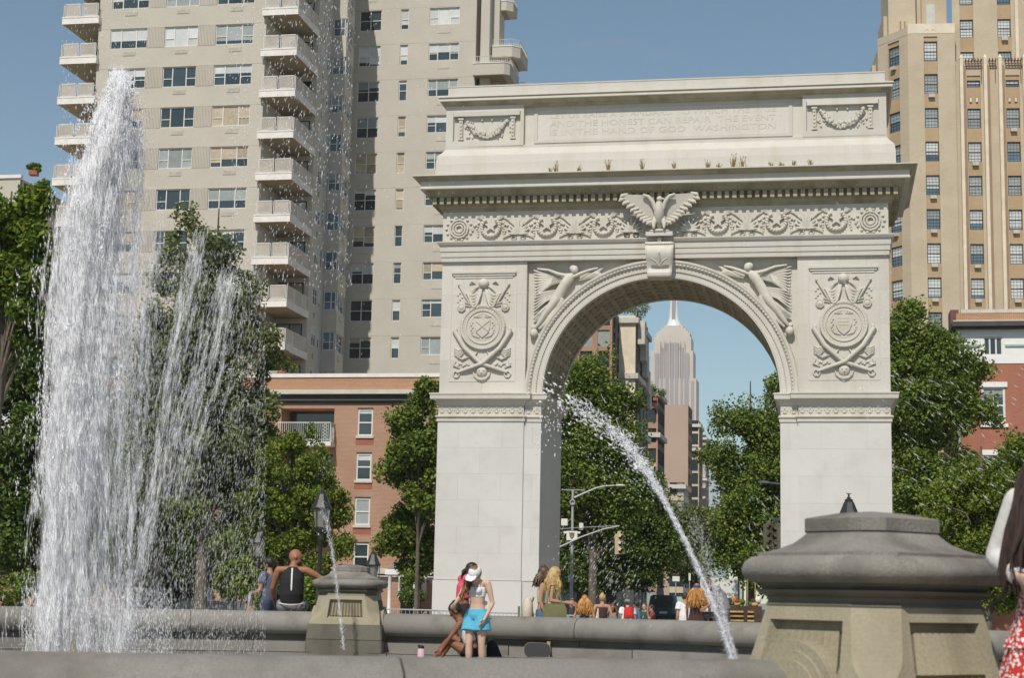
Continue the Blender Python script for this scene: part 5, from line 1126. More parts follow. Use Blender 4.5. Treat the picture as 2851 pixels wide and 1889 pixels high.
# planting behind the rim on the left
for i, (x, y, Y, rx, rz, lf, lb) in enumerate(((60, 1640, 66, 120, 45, 'leaf_mid', 'low green shrub behind the rim at the left edge'), (660, 1620, 58, 60, 50, 'leaf_locust', 'bright shrub behind the man in the grey shirt'), (760, 1660, 50, 40, 35, 'leaf_locust', 'bright shrub just right of the man in the black tank top'), (860, 1660, 49, 45, 40, 'leaf_bright', 'leafy green shrub beside the far pedestal'), (1150, 1665, 95, 35, 14, 'leaf_deep', 'dark clipped hedge under the porch window'), (600, 1640, 90, 130, 50, 'leaf_deep', 'dark shrub row behind the grey car'), (350, 1640, 92, 170, 50, 'leaf_mid', 'green shrub row behind the plume foot'))):
    b = Vector((wp(x, 1640, Y).x, Y, ground_z(Y))); t = thing('shrub', lb, 'shrub', b, 0, 'shrubs behind the fountain')
    L = lob(Y, b, (x, y, rx, rz)); cl = []
    for _ in range(24):
        d = RNG.normal(size=3); d /= np.linalg.norm(d); l = L[0]; cl.append((np.array(l[:3]) + d * np.array(l[3:]) * RNG.random() ** .4, .35, 1.0))
    s = MB()
    for c, r, w in cl[:9]: s.tube([(0, 0, 0), Vector(c) * .5 + Vector((0, 0, .1)), c], [.03, .02, .008], 5)
    s.build('stems', M['bark'], t); leaf_cloud('foliage', lf, t, cl, 3500, .14, .3)
# rooftop planting
for x, y, b_, r, lb in ((785, 1015, 116, .9, 'bushy green plant on a low tower balcony above the brick parapet'), (95, 470, 112.5, .5, 'small potted tree on the far left roof terrace'), (1825, 1090, 214, 1.2, 'green roof plant on the narrow brown brick house'), (1775, 868, 186, 1.6, 'trailing roof greenery on the cream apartment house')):
    a, z = gp(x, y, b_); p = gw(a, b_, z - r); t = thing('roof_plant', lb, 'plant', p)
    s = MB(); s.tube([(0, 0, 0), (0, 0, r)], [.05, .02], 6); s.box(-.3, .3, -.3, .3, 0, .35); s.build('planter', M['terracotta'], t)
    leaf_cloud('foliage', 'leaf_bright', t, [(np.array([random.uniform(-r, r), random.uniform(-.3, .3), r + random.uniform(-.3, .6) * r]), r * .4, 1) for _ in range(9)], 900, .2, .3)
# ================================================================== lamps
def lantern_lamp(label, px, py_top, Y, H=None, finial=True, group='black park lamps'):
    g = ground_z(Y); p = wp(px, py_top, Y); H = p.z - g
    t = thing('street_lamp', label, 'street lamp', (p.x, Y, g), R_(20), group)
    s = MB(); s.lathe([(.17, 0), (.17, .12), (.13, .16), (.13, .35), (.15, .38), (.10, .45), (.09, .75), (.11, .78), (.065, .85), (.05, H - 1.35), (.075, H - 1.32), (.075, H - 1.28), (.045, H - 1.25), (.04, H - 1.12)], 12)
    for k in (.9, 1.3): s.lathe([(.06, H - k - .02), (.085, H - k), (.06, H - k + .02)], 12)
    s.build('post', M['iron'], t, True)
    s = MB()
    for k in range(4):
        a = R_(45 + 90 * k); c, q = math.cos(a), math.sin(a)
        s.tube([(.02 * c, .02 * q, H - 1.15), (.20 * c, .20 * q, H - 1.08), (.24 * c, .24 * q, H - .9), (.235 * c, .235 * q, H - .52)], .014, 5)
    s.lathe([(.14, H - 1.06), (.15, H - 1.05), (.15, H - 1.02), (.12, H - 1.02)], 8); s.build('cage', M['iron'], t)
    s = MB(); s.lathe([(.12, H - 1.03), (.145, H - 1.0), (.205, H - .58), (.20, H - .55)], 8); s.build('lamp_glass', M['lamp_glass'], t)
    s = MB(); s.lathe([(.26, H - .56), (.265, H - .53), (.20, H - .42), (.11, H - .20), (.09, H - .18), (.09, H - .14), (.05, H - .12)], 8); s.build('lamp_hood', M['iron'], t)
    s = MB(); s.lathe([(.03, H - .14), (.045, H - .10), (.02, H - .07), (.02, H - .04)], 8)
    s.tube([(0, 0, H - .05), (.0, 0, H)], [.018, .008], 5); s.tube([(-.06, 0, H), (0, 0, H - .03), (.06, 0, H - .005)], [.006, .014, .006], 5); s.build('finial', M['iron'], t)
    return t
lantern_lamp('tall black lantern lamp with grey glass, right of the seated man', 898, 1355, 42)
lantern_lamp('black lantern lamp over the man in the grey shirt', 722, 1468, 58)
lantern_lamp('black lantern lamp showing above the far pedestal', 1040, 1528, 56)
lantern_lamp('black lamp hood with a small eagle, above the near pedestal', 2363, 1374, 36)

# ================================================================== traffic poles
def signal_head(parent, p, rz, m='signal_tan', n=3):
    s = MB(); h = .34 * n; s.box(-.17, .17, -.12, .12, -h, 0); s.box(-.06, .06, -.05, .05, 0, .14); b = s.build('signal_head', M[m], parent, loc=p, rz=rz)
    for k in range(n):
        v = MB(); z = -.17 - .34 * k; v.lathe([(.12, -.0), (.13, .0), (.14, .22), (.125, .22)], 12, a0=0, a1=math.pi); me = v.mesh('visor', M[m]); put('visor', me, b, (0, -.12, z), rot=(R_(90), 0, 0))
        v = MB(); v.prism([(.115 * math.cos(-i * .5236), z + .115 * math.sin(-i * .5236)) for i in range(12)], -.135, -.11); v.build('lens', M['lens_dark'], b)
    return b
PY = 86
g = ground_z(PY); pb = wp(1591, 1640, PY)
def pp(x, y, Y=PY): v = wp(x, y, Y); return v.x - pb.x, v.z - g
TP = thing('traffic_pole', 'silver traffic pole with a curved lamp arm, camera box and signal, inside the arch', 'traffic light', (pb.x, PY, g))
H = pp(1595, 1366)[1]
s = MB(); s.lathe([(.14, 0), (.14, .3), (.10, .4), (.075, H * .55), (.06, H)], 10); s.build('pole', M['galv'], TP, True)
s = MB(); q = [pp(x, y) for x, y in ((1599, 1387), (1625, 1375), (1660, 1360), (1682, 1355), (1712, 1353))]; s.tube([(x, 0, z) for x, z in q], [.06, .055, .05, .045, .04], 7); s.build('lamp_arm', M['galv'], TP, True)
x, z = pp(1727, 1353); s = MB(); s.ball((x, 0, z), (.26, .12, .06), 12, 6); s.build('lamp_head', M['white_slab'], TP, True)
s = MB(); x0, z0 = pp(1563, 1365); x1, z1 = pp(1629, 1366); s.tube([(x0, 0, z0), (x1, 0, z1)], .03, 5); s.build('cross_arm', M['galv'], TP)
for x, y in ((1596, 1342), (1631, 1347)):
    cx, cz = pp(x, y); s = MB(); s.lathe([(.09, -.12), (.11, -.08), (.11, .05), (.05, .09)], 10, (cx, 0, cz)); s.tube([(cx, 0, cz - .1), (cx, 0, cz - .4)], .02, 5); s.build('camera_dome', M['lens_dark'], TP, True)
cx, cz = pp(1593.5, 1400); s = MB(); s.tube([(cx + .12 * math.cos(i * .5236), -.1, cz + .12 * math.sin(i * .5236)) for i in range(13)], .03, 6); s.build('camera_ring', M['galv'], TP, True)
s = MB(); cx, cz = pp(1571, 1455); s.box(cx - .16, cx + .16, -.1, .1, cz - .17, cz + .17); s.build('white_box', M['white_paint'], TP)
s = MB(); cx, cz = pp(1618, 1467); s.box(cx - .10, cx + .10, -.1, .1, cz - .17, cz + .17); s.build('control_box', M['white_slab'], TP)
x0, z0 = pp(1520, 1550); s = MB(); q = [pp(x, y) for x, y in ((1500, 1560), (1560, 1524), (1620, 1496), (1680, 1475), (1724, 1466))]; s.tube([(x, -.15, z) for x, z in q], [.05, .05, .045, .04, .035], 7)
q2 = [pp(x, y) for x, y in ((1500, 1478), (1625, 1470), (1724, 1465))]; s.tube([(x, -.15, z) for x, z in q2], .018, 5); s.build('signal_arm', M['galv'], TP, True)
x, z = pp(1723, 1488); signal_head(TP, (x, -.15, z), R_(30))
cx, cz = pp(1592, 1490); s = MB(); s.box(cx - .27, cx + .27, -.16, -.12, cz - .28, cz + .18); s.box(cx - .42, cx + .42, -.15, -.13, cz + .06, cz + .16); b = s.build('police_sign', M['white_paint'], TP)
M['sign_dark'] = mat('sign_dark', (.09, .08, .07), .6, .1); M['sign_gold'] = mat('sign_gold', (.45, .33, .12), .6, .1)
sh = [(-.13, .13), (-.05, .10), (0, .14), (.05, .10), (.13, .13), (.12, -.03), (.07, -.14), (0, -.22), (-.07, -.14), (-.12, -.03)]
s = MB(); s.prism([(cx + x, cz - .02 + z) for x, z in sh][::-1], -.168, -.158); s.build('shield_emblem', M['sign_dark'], b)
s = MB(); s.prism([(cx + x * .62, cz - .02 + z * .62) for x, z in sh][::-1], -.172, -.166); s.build('shield_field', M['sign_gold'], b)
s = MB()
for k in range(3): s.box(cx - .06, cx + .06, -.176, -.17, cz - .05 + .04 * k, cz - .03 + .04 * k)
s.build('shield_bars', M['sign_dark'], b)
s = MB(); cx, cz = pp(1587, 1612); s.box(cx - .1, cx + .02, -.1, .05, cz - .18, cz + .14); s.build('walk_signal', M['white_slab'], TP)
# second pole, mostly behind the right pier
PY2 = 78; g2 = ground_z(PY2); pb2 = wp(2215, 1640, PY2)
TP2 = thing('traffic_pole', 'traffic pole half hidden behind the right pier, with two tan signals', 'traffic light', (pb2.x, PY2, g2))
def pq(x, y): v = wp(x, y, PY2); return v.x - pb2.x, v.z - g2
s = MB(); s.lathe([(.14, 0), (.09, .4), (.06, pq(2215, 1340)[1])], 10); s.build('pole', M['galv'], TP2, True)
s = MB(); q = [pq(*k) for k in ((2215, 1362), (2170, 1348), (2140, 1345))]; s.tube([(x, 0, z) for x, z in q], .045, 6); q = [pq(*k) for k in ((2215, 1462), (2170, 1449), (2145, 1444))]; s.tube([(x, 0, z) for x, z in q], .05, 6); s.build('arms', M['galv'], TP2, True)
x, z = pq(2126, 1343); s = MB(); s.ball((x, 0, z), (.28, .12, .06), 12, 6); s.build('lamp_head', M['white_slab'], TP2, True)
for x, y, r in ((2137, 1460, 15), (2160, 1466, -40)): X, Z = pq(x, y); signal_head(TP2, (X, -.1, Z), R_(r))
# little yellow signals and white signs farther up the avenue
def sign_post(label, x, y, Y, w, h, m, name='road_sign', cat='sign'):
    g = ground_z(Y); p = wp(x, y, Y); t = thing(name, label, cat, (p.x, Y, g)); z = p.z - g
    s = MB(); s.tube([(0, .06, 0), (0, .06, z + h / 2)], .035, 6); s.build('post', M['galv'], t); s = MB(); s.box(-w / 2, w / 2, -.02, .02, z - h / 2, z + h / 2); s.build('plate', M[m], t); return t, z
sign_post('small white road sign hanging in the dark avenue trees', 1882, 1613, 110, .45, .32, 'white_paint')
sign_post('slim white sign left of the box truck', 1920, 1608, 120, .14, .5, 'white_paint')
t, z = sign_post('yellow and white road sign behind the crowd in the arch', 1838, 1662, 115, .5, .7, 'white_slab'); s = MB(); s.box(-.5, -.28, -.03, .03, z - .45, z + .1); s.build('yellow_panel', M['signal_yellow'], t)
for x, r, lb in ((2058, 10, 'left yellow signal head above the vendor stall'), (2070, -30, 'right yellow signal head above the vendor stall')):
    Y = 98; g = ground_z(Y); p = wp(x, 1574, Y); t = thing('traffic_signal', lb, 'traffic light', (p.x, Y, g), 0, 'yellow signals above the vendor stall')
    s = MB(); s.tube([(0, .2, 0), (0, .2, p.z - g + .1), (0, 0, p.z - g + .1)], .05, 6); s.build('post', M['galv'], t); signal_head(t, (0, 0, p.z - g), R_(r), 'signal_yellow', 2)

# ================================================================== crowd-control barriers
def barrier():
    t = thing('crowd_barrier', '', 'barrier', (0, 0, 0), 0, 'metal crowd barriers before the arch')
    s = MB(); L = 1.1
    s.tube([(-L, 0, .18), (-L, 0, .95), (-L + .12, 0, 1.1), (L - .12, 0, 1.1), (L, 0, .95), (L, 0, .18), (-L, 0, .18)], .022, 6); s.build('frame', M['galv'], t)
    s = MB()
    for k in range(16): x = -L + .13 + k * (2 * L - .26) / 15; s.tube([(x, 0, .18), (x, 0, 1.1)], .009, 5)
    tag(s.build('bars', M['galv'], t), kind='stuff')
    for x in (-.75, .75): s = MB(); s.tube([(x, -.3, 0), (x, 0, .12), (x, 0, .18), (x, 0, .12), (x, .3, 0)], .02, 5); s.build('foot', M['galv'], t)
    return t
br0 = barrier(); first = True
for x, y, lb in ((1135, 1699, 'metal crowd barrier left of the arch, nearest the far pedestal'), (1272, 1703, 'metal crowd barrier before the left pier, behind the woman in blue shorts'), (1440, 1709, 'metal crowd barrier at the inner edge of the left pier'), (1568, 1715, 'metal crowd barrier beside the traffic pole foot')):
    o = br0 if first else copy_tree(br0); first = False; o['label'] = lb
    p = wp(x, y, 54); o.location = (p.x, 54, p.z - 1.1); o.rotation_euler = (0, 0, -YAW)

# ================================================================== vehicles
M['car_white'] = mat('car_white', (.72, .73, .74), .3, .03, 1, coat=.6)
M['car_teal'] = mat('car_teal', (.02, .075, .10), .25, .1, 1, coat=.8)
M['car_glass'] = mat('car_glass', (.03, .04, .045), .05, .1, 1, spec=.8, coat=.5)
M['tyre'] = mat('tyre', (.02, .02, .02), .9, .1)
M['chrome'] = mat('chrome', (.6, .6, .6), .25, .05, metal=.8)
M['lamp_red'] = mat('lamp_red', (.45, .03, .02), .3, .1)
M['bin_green'] = mat('bin_green', (.03, .10, .11), .5, .1)
def wheels(t, pts, r=.34):
    w = MB(); w.lathe([(.10, -.11), (r - .03, -.11), (r, -.07), (r, .07), (r - .03, .11), (.10, .11)], 18); wm_ = w.mesh('tyre', M['tyre'], smooth=True); h = MB(); h.lathe([(.0, -.10), (r * .6, -.115), (r * .6, .115), (.0, .10)], 12); hm = h.mesh('rim', M['chrome'])
    for p in pts: o = put('wheel', wm_, t, p, rot=(R_(90), 0, 0)); put('rim', hm, o)
def car_side(s, prof, w, inset=.0):
    """side profile (x, z) extruded across y with tumblehome"""
    loops = []
    for y, k in ((-w / 2, .96), (-w / 2 + .08, 1.0), (w / 2 - .08, 1.0), (w / 2, .96)): loops.append([Vector((x * (1 if k == 1 else .995), y, z * (k if z > 1 else 1))) for x, z in prof])
    s.stack(loops)
# white pickup on the cross street
p = wp(522, 1688, 86); PK = thing('pickup_truck', 'white pickup truck parked behind the rim, left of the seated man', 'pickup truck', (p.x, 86, ground_z(86)), -YAW)
s = MB(); car_side(s, [(-2.7, .45), (-2.75, .8), (-2.6, 1.02), (-1.1, 1.08), (2.7, 1.08), (2.72, .5)], 1.9); s.build('body', M['car_white'], PK, True, ang=30)
s = MB(); car_side(s, [(-1.15, 1.06), (-.55, 1.66), (-.35, 1.72), (.75, 1.72), (.95, 1.66), (1.05, 1.06)], 1.7); s.build('cab', M['car_white'], PK, True, ang=30)
for pts, nm in (([(-.92, 1.12), (-.50, 1.58), (-.10, 1.60), (-.10, 1.12)], 'side_window'), ([(.02, 1.12), (.02, 1.60), (.74, 1.60), (.90, 1.12)], 'side_window')):
    s = MB(); s.prism(pts[::-1], -.90, -.84); s.build(nm, M['car_glass'], PK)
wheels(PK, [(-1.75, -.88, .36), (1.75, -.88, .36), (-1.75, .88, .36), (1.75, .88, .36)])
# dark teal van seen from behind
p = wp(1847, 1700, 106); VN = thing('van', 'dark teal van seen from behind through the arch, beyond the crowd', 'van', (p.x, 106, ground_z(106)), -YAW)
s = MB(); s.stack([[Vector((x, y, z)) for x, z in ((-.92, .4), (.92, .4), (.95, 1.0), (.80, 1.78), (.62, 1.86), (-.62, 1.86), (-.80, 1.78), (-.95, 1.0))] for y in (0, .1, 4.4)]); s.build('body', M['car_teal'], VN, True, ang=30)
s = MB(); s.prism([(-.74, 1.12), (-.66, 1.66), (.66, 1.66), (.74, 1.12)][::-1], -.02, .02); s.build('rear_window', M['car_glass'], VN)
for x in (-.82, .82): s = MB(); s.box(x - .07, x + .07, -.03, .02, .78, 1.08); s.build('tail_light', M['lamp_red'], VN)
s = MB(); s.box(-.25, .25, -.03, .02, .72, .86); s.build('number_plate', M['white_slab'], VN); s = MB(); s.box(-.95, .95, -.1, .02, .42, .6); s.build('bumper', M['iron'], VN)
wheels(VN, [(-.85, .8, .33), (.85, .8, .33), (-.85, 3.6, .33), (.85, 3.6, .33)]); 
for o in VN.children:
    if o.name.startswith('wheel'): o.rotation_euler = (0, R_(90), 0)
# white box truck with lettering
TY = 104; p = wp(2004, 1690, TY); TR = thing('box_truck', 'white box truck lettered ware behind the curly haired people', 'truck', (p.x, TY, ground_z(TY)), -YAW)
zt = wp(2004, 1613, TY).z - ground_z(TY); w2 = 1.16
s = MB(); s.box(-w2, w2, 0, 5.5, .9, zt); s.build('cargo_box', M['car_white'], TR)
s = MB(); s.box(-w2 - .03, w2 + .03, -.04, .06, zt - .12, zt + .03); s.box(-w2 - .03, -w2 + .06, -.04, .06, .9, zt - .12); s.box(w2 - .06, w2 + .03, -.04, .06, .9, zt - .12); s.build('door_frame', M['white_slab'], TR)
for x in (-.55, .55): s = MB(); s.box(x - .55, x + .54, -.03, 0, .95, zt - .14); s.build('rear_door', M['car_white'], TR)
me = text_mesh('ware', .42, .006); me.materials.append(M['sign_dark']); put('lettering', me, TR, (.62, -.04, zt - 1.02), rot=(R_(90), 0, 0))
s = MB(); s.box(-1.0, 1.0, .1, 7.2, .5, .9); s.build('chassis', M['iron'], TR); s = MB(); s.box(-1.05, 1.05, 5.6, 7.3, .7, 2.5); s.build('cab', M['car_white'], TR)
wheels(TR, [(-.95, 1.2, .45), (.95, 1.2, .45), (-.95, 6.4, .45), (.95, 6.4, .45)], .45)
for o in TR.children:
    if o.name.startswith('wheel'): o.rotation_euler = (0, R_(90), 0)
# vendor stall of slatted crates, bin and flowers
VY = 40; vz = ground_z(VY); p0 = wp(2030, 1726, VY); p1 = wp(2122, 1690, VY)
ST = thing('vendor_stall', 'wooden slatted vendor stall with goods, left of the near pedestal', 'stall', ((p0.x + p1.x) / 2, VY, vz)); wdt = p1.x - p0.x; h1 = p1.z - vz
M['wood_slat'] = mat('wood_slat', (.42, .28, .11), .7, .3, 6, rnd=.2); M['wood_dark'] = mat('wood_dark', (.07, .045, .03), .8, .3, 5)
s = MB(); s.box(-wdt / 2 - .15, wdt / 2, .05, .7, .15, h1); s.build('counter', M['wood_dark'], ST)
for i in range(9):
    for x0, x1 in ((-wdt / 2 + .02, -.04), (.04, wdt / 2 - .18)):
        s = MB(); z = .2 + (h1 - .25) * i / 9; s.box(x0 + random.uniform(0, .02), x1 - random.uniform(0, .02), -.0, .045, z, z + .042); s.build('slat', M['wood_slat'], ST)
for k in range(16):
    s = MB(); x = random.uniform(-wdt / 2, wdt / 2); s.ball((x, .25 + random.uniform(-.1, .1), h1 + random.uniform(.03, .16)), (random.uniform(.04, .09), .07, random.uniform(.04, .10)), 7, 5); s.build('goods', M[random.choice(('wood_slat', 'signal_yellow', 'lamp_red', 'frame_white', 'leaf_bright', 'wood_dark'))], ST, True)
for x in (.1, .28): s = MB(); s.tube([(x, .4, h1), (x, .4, h1 + .75)], .015, 5); s.build('display_rod', M['wood_slat'], ST)
s = MB(); s.tube([(wdt / 2 - .02 + .02 * math.cos(a), .2, h1 * .55 + .45 * math.sin(a)) for a in (-1.4, -.7, 0, .7, 1.4)], .02, 5); s.build('hoop', M['galv'], ST)
b = wp(2033, 1700, 46); t = thing('litter_bin', 'dark teal domed litter bin beside the vendor stall', 'bin', (b.x, 46, ground_z(46))); hb_ = wp(2033, 1673, 46).z - ground_z(46)
s = MB(); s.lathe([(.28, 0), (.30, .1), (.31, hb_ - .35)], 14); s.build('bin_body', M['bin_green'], t, True); s = MB(); s.lathe([(.33, hb_ - .36), (.33, hb_ - .25), (.25, hb_ - .08), (0, hb_)], 14); s.build('bin_lid', M['bin_green'], t, True)
# ================================================================== small things in the basin
b = wp(1172, 1838, 24.6); t = thing('drink_bottle', 'pale pink steel bottle standing left of the seated woman', 'bottle', (b.x, 24.6, -.15))
M['pink_metal'] = mat('pink_metal', (.62, .42, .47), .4, .05); M['black_plastic'] = mat('black_plastic', (.03, .03, .035), .5, .1)
s = MB(); hz_ = wp(1172, 1807, 24.6).z + .15; s.lathe([(.048, 0), (.052, .01), (.052, hz_ - .03), (.04, hz_)], 14); s.build('flask', M['pink_metal'], t, True); s = MB(); s.lathe([(.042, hz_ - .005), (.042, hz_ + .03), (.02, hz_ + .045)], 12); s.box(-.05, -.02, -.015, .015, hz_ + .02, hz_ + .05); s.build('lid', M['black_plastic'], t, True)
p = wp(1496, 1812, 25.9); t = thing('skateboard', 'skateboard leaning on edge against the step, wheels to the right', 'skateboard', (p.x, 25.9, p.z - .16))
M['grip'] = mat('grip', (.06, .06, .065), .95, .1); M['deck_wood'] = mat('deck_wood', (.45, .30, .16), .6, .2, 8)
dk = [(.20 * math.cos(a) + (.21 if abs(a) < 1.57 else -.21), .115 * math.sin(a)) for a in [-1.5708 + .3927 * i for i in range(9)]] + [(.20 * math.cos(a) - .21, .115 * math.sin(a)) for a in [1.5708 + .3927 * i for i in range(9)]]
sk = MB(); sk.prism([(x * .5, z) for x, z in dk][::-1], -.006, .006); o = sk.build('deck', M['deck_wood'], t, loc=(0, 0, .16)); sk = MB(); sk.prism([(x * .49, z * .97) for x, z in dk][::-1], -.010, -.0065); sk.build('grip_tape', M['grip'], o)
for zz in (.02, .27):
    for yy in (.05,): s = MB(); s.lathe([(.0, -.02), (.03, -.02), (.03, .02), (0, .02)], 10, (.17, yy, zz)); s.build('wheel', M['deck_wood'], t)
s = MB(); s.box(.15, .19, .01, .05, .04, .26); s.build('truck', M['chrome'], t)
def small(name, label, cat, x, y, Y, build, m, zb):
    p = wp(x, y, Y); s = MB(); build(s); o = s.build(name, M[m], loc=(p.x, Y, zb), smooth=True); return tag(o, label, cat)
M['paper_white'] = mat('paper_white', (.75, .75, .75), .7, .05); M['violet'] = mat('violet', (.16, .06, .30), .7, .1); M['cardboard'] = mat('cardboard', (.40, .25, .12), .8, .15, 5); M['black_cloth'] = mat('black_cloth', (.018, .018, .02), .9, .2, 6)
small('paper_cup', 'white paper cup on the bench left of the skateboard', 'cup', 1452, 1796, 26.62, lambda s: s.lathe([(.032, 0), (.042, .10), (.038, .10), (.03, .01)], 12), 'paper_white', .285)
small('violet_packet', 'small violet packet on the bench behind the woman in blue shorts', 'packet', 1382, 1789, 26.62, lambda s: s.box(-.05, .05, -.03, .03, 0, .05), 'violet', .285)
small('paper_bag', 'brown paper bag beside the seated woman', 'bag', 1300, 1830, 24.9, lambda s: s.stack([[Vector((x, y, z)) for x, y in ((-w, -.1), (w, -.1), (w, .1), (-w, .1))] for w, z in ((.10, 0), (.105, .1), (.10, .2), (.085, .24))]), 'cardboard', -.15)
small('black_bag', 'black cloth bag slumped behind the legs of the woman in blue shorts', 'bag', 1370, 1815, 25.6, lambda s: s.tube([(0.06, 0, -.02), (.05, 0, .2), (.0, 0, .42), (-.03, 0, .55)], [(.16, .12), (.13, .11), (.09, .08), (.03, .03)], 10, flat=(1, 0, 0)), 'black_cloth', -.15)
# ================================================================== people
def skin(n, c): M[n] = mat(n, c, .55, .06, 8, spec=.35)
skin('skin_pale', (.56, .37, .28)); skin('skin_tan', (.44, .24, .15)); skin('skin_brown', (.23, .105, .055)); skin('skin_olive', (.36, .20, .13)); skin('skin_rust', (.30, .135, .07))
def cloth(n, c, **k): M[n] = mat(n, c, .85, .10, 5, bump=.006, bscale=14, **k)
cloth('cloth_white', (.72, .72, .73)); cloth('cloth_blue', (.10, .42, .60)); cloth('cloth_pink', (.70, .09, .15)); cloth('cloth_navy', (.05, .065, .10)); cloth('cloth_slate', (.115, .125, .165)); cloth('cloth_black', (.022, .02, .022))
cloth('cloth_grey', (.22, .21, .22)); cloth('cloth_denim', (.07, .14, .22)); cloth('cloth_olive', (.17, .17, .075)); cloth('cloth_cream', (.62, .54, .42)); cloth('cloth_red', (.55, .03, .03)); cloth('cloth_green', (.03, .07, .055)); cloth('cloth_wine', (.20, .04, .045)); cloth('cloth_brown', (.06, .03, .03)); cloth('cloth_yellow', (.62, .38, .05)); cloth('cloth_sky', (.13, .22, .36)); cloth('cloth_royal', (.03, .06, .25))
for n_, c_ in (('hair_auburn', (.20, .075, .03)), ('hair_black', (.02, .016, .014)), ('hair_blonde', (.42, .28, .12)), ('hair_brown', (.09, .05, .03)), ('hair_copper', (.42, .20, .05)), ('hair_dark', (.045, .026, .02))): M[n_] = mat(n_, c_, .5, .35, 14, spec=.4)
# printed dress: white blossoms on red
m, n, l, p_ = _nt('cloth_floral'); g_ = n.new('ShaderNodeTexCoord'); vo = n.new('ShaderNodeTexVoronoi'); vo.inputs['Scale'].default_value = 52; vo.inputs['Randomness'].default_value = .8; l.new(g_.outputs['Object'], vo.inputs['Vector'])
nn = n.new('ShaderNodeTexNoise'); nn.inputs['Scale'].default_value = 120; l.new(g_.outputs['Object'], nn.inputs['Vector']); ad = n.new('ShaderNodeMath'); ad.operation = 'MULTIPLY_ADD'; ad.inputs[1].default_value = .35; l.new(nn.outputs['Fac'], ad.inputs[0]); l.new(vo.outputs['Distance'], ad.inputs[2])
rp = n.new('ShaderNodeValToRGB'); rp.color_ramp.elements[0].position = .60; rp.color_ramp.elements[0].color = (.74, .66, .64, 1); rp.color_ramp.elements[1].position = .66; rp.color_ramp.elements[1].color = (.50, .028, .022, 1); l.new(ad.outputs[0], rp.inputs['Fac']); l.new(rp.outputs['Color'], p_.inputs['Base Color']); p_.inputs['Roughness'].default_value = .85; M['cloth_floral'] = m
m, n, l, p_ = _nt('cloth_dots'); g_ = n.new('ShaderNodeTexCoord'); vo = n.new('ShaderNodeTexVoronoi'); vo.inputs['Scale'].default_value = 22; l.new(g_.outputs['Object'], vo.inputs['Vector']); rp = n.new('ShaderNodeValToRGB'); rp.color_ramp.elements[0].position = .25; rp.color_ramp.elements[0].color = (.4, .4, .4, 1); rp.color_ramp.elements[1].position = .3; rp.color_ramp.elements[1].color = (.03, .03, .033, 1); l.new(vo.outputs['Distance'], rp.inputs['Fac']); l.new(rp.outputs['Color'], p_.inputs['Base Color']); M['cloth_dots'] = m

def remesh(mb, name, m, vox, smooth=6, parent=None):
    """fuse the overlapping volumes of mb into one continuous skin"""
    me = mb.mesh('raw'); o = put('raw', me); r = o.modifiers.new('r', 'REMESH'); r.mode = 'VOXEL'; r.voxel_size = vox
    q = o.modifiers.new('s', 'SMOOTH'); q.iterations = smooth; q.factor = .5
    out = bpy.data.meshes.new_from_object(o.evaluated_get(bpy.context.evaluated_depsgraph_get())); bpy.data.objects.remove(o); bpy.data.meshes.remove(me)
    out.name = name; out.materials.clear(); out.materials.append(M[m]); out.polygons.foreach_set('use_smooth', [True] * len(out.polygons)); out.update()
    return out
STAND = dict(hip=(0, 0, .93), waist=(0, .0, 1.08), chest=(0, .0, 1.27), neck=(0, -.015, 1.45), head=(0, .02, 1.585), face=(0, 1, 0),
             shL=(-.175, 0, 1.395), elL=(-.225, -.03, 1.12), wrL=(-.22, .06, .88), shR=(.175, 0, 1.395), elR=(.225, -.03, 1.12), wrR=(.22, .06, .88),
             hpL=(-.09, 0, .90), knL=(-.10, .02, .50), anL=(-.105, -.03, .075), hpR=(.09, 0, .90), knR=(.10, .02, .50), anR=(.105, -.03, .075))
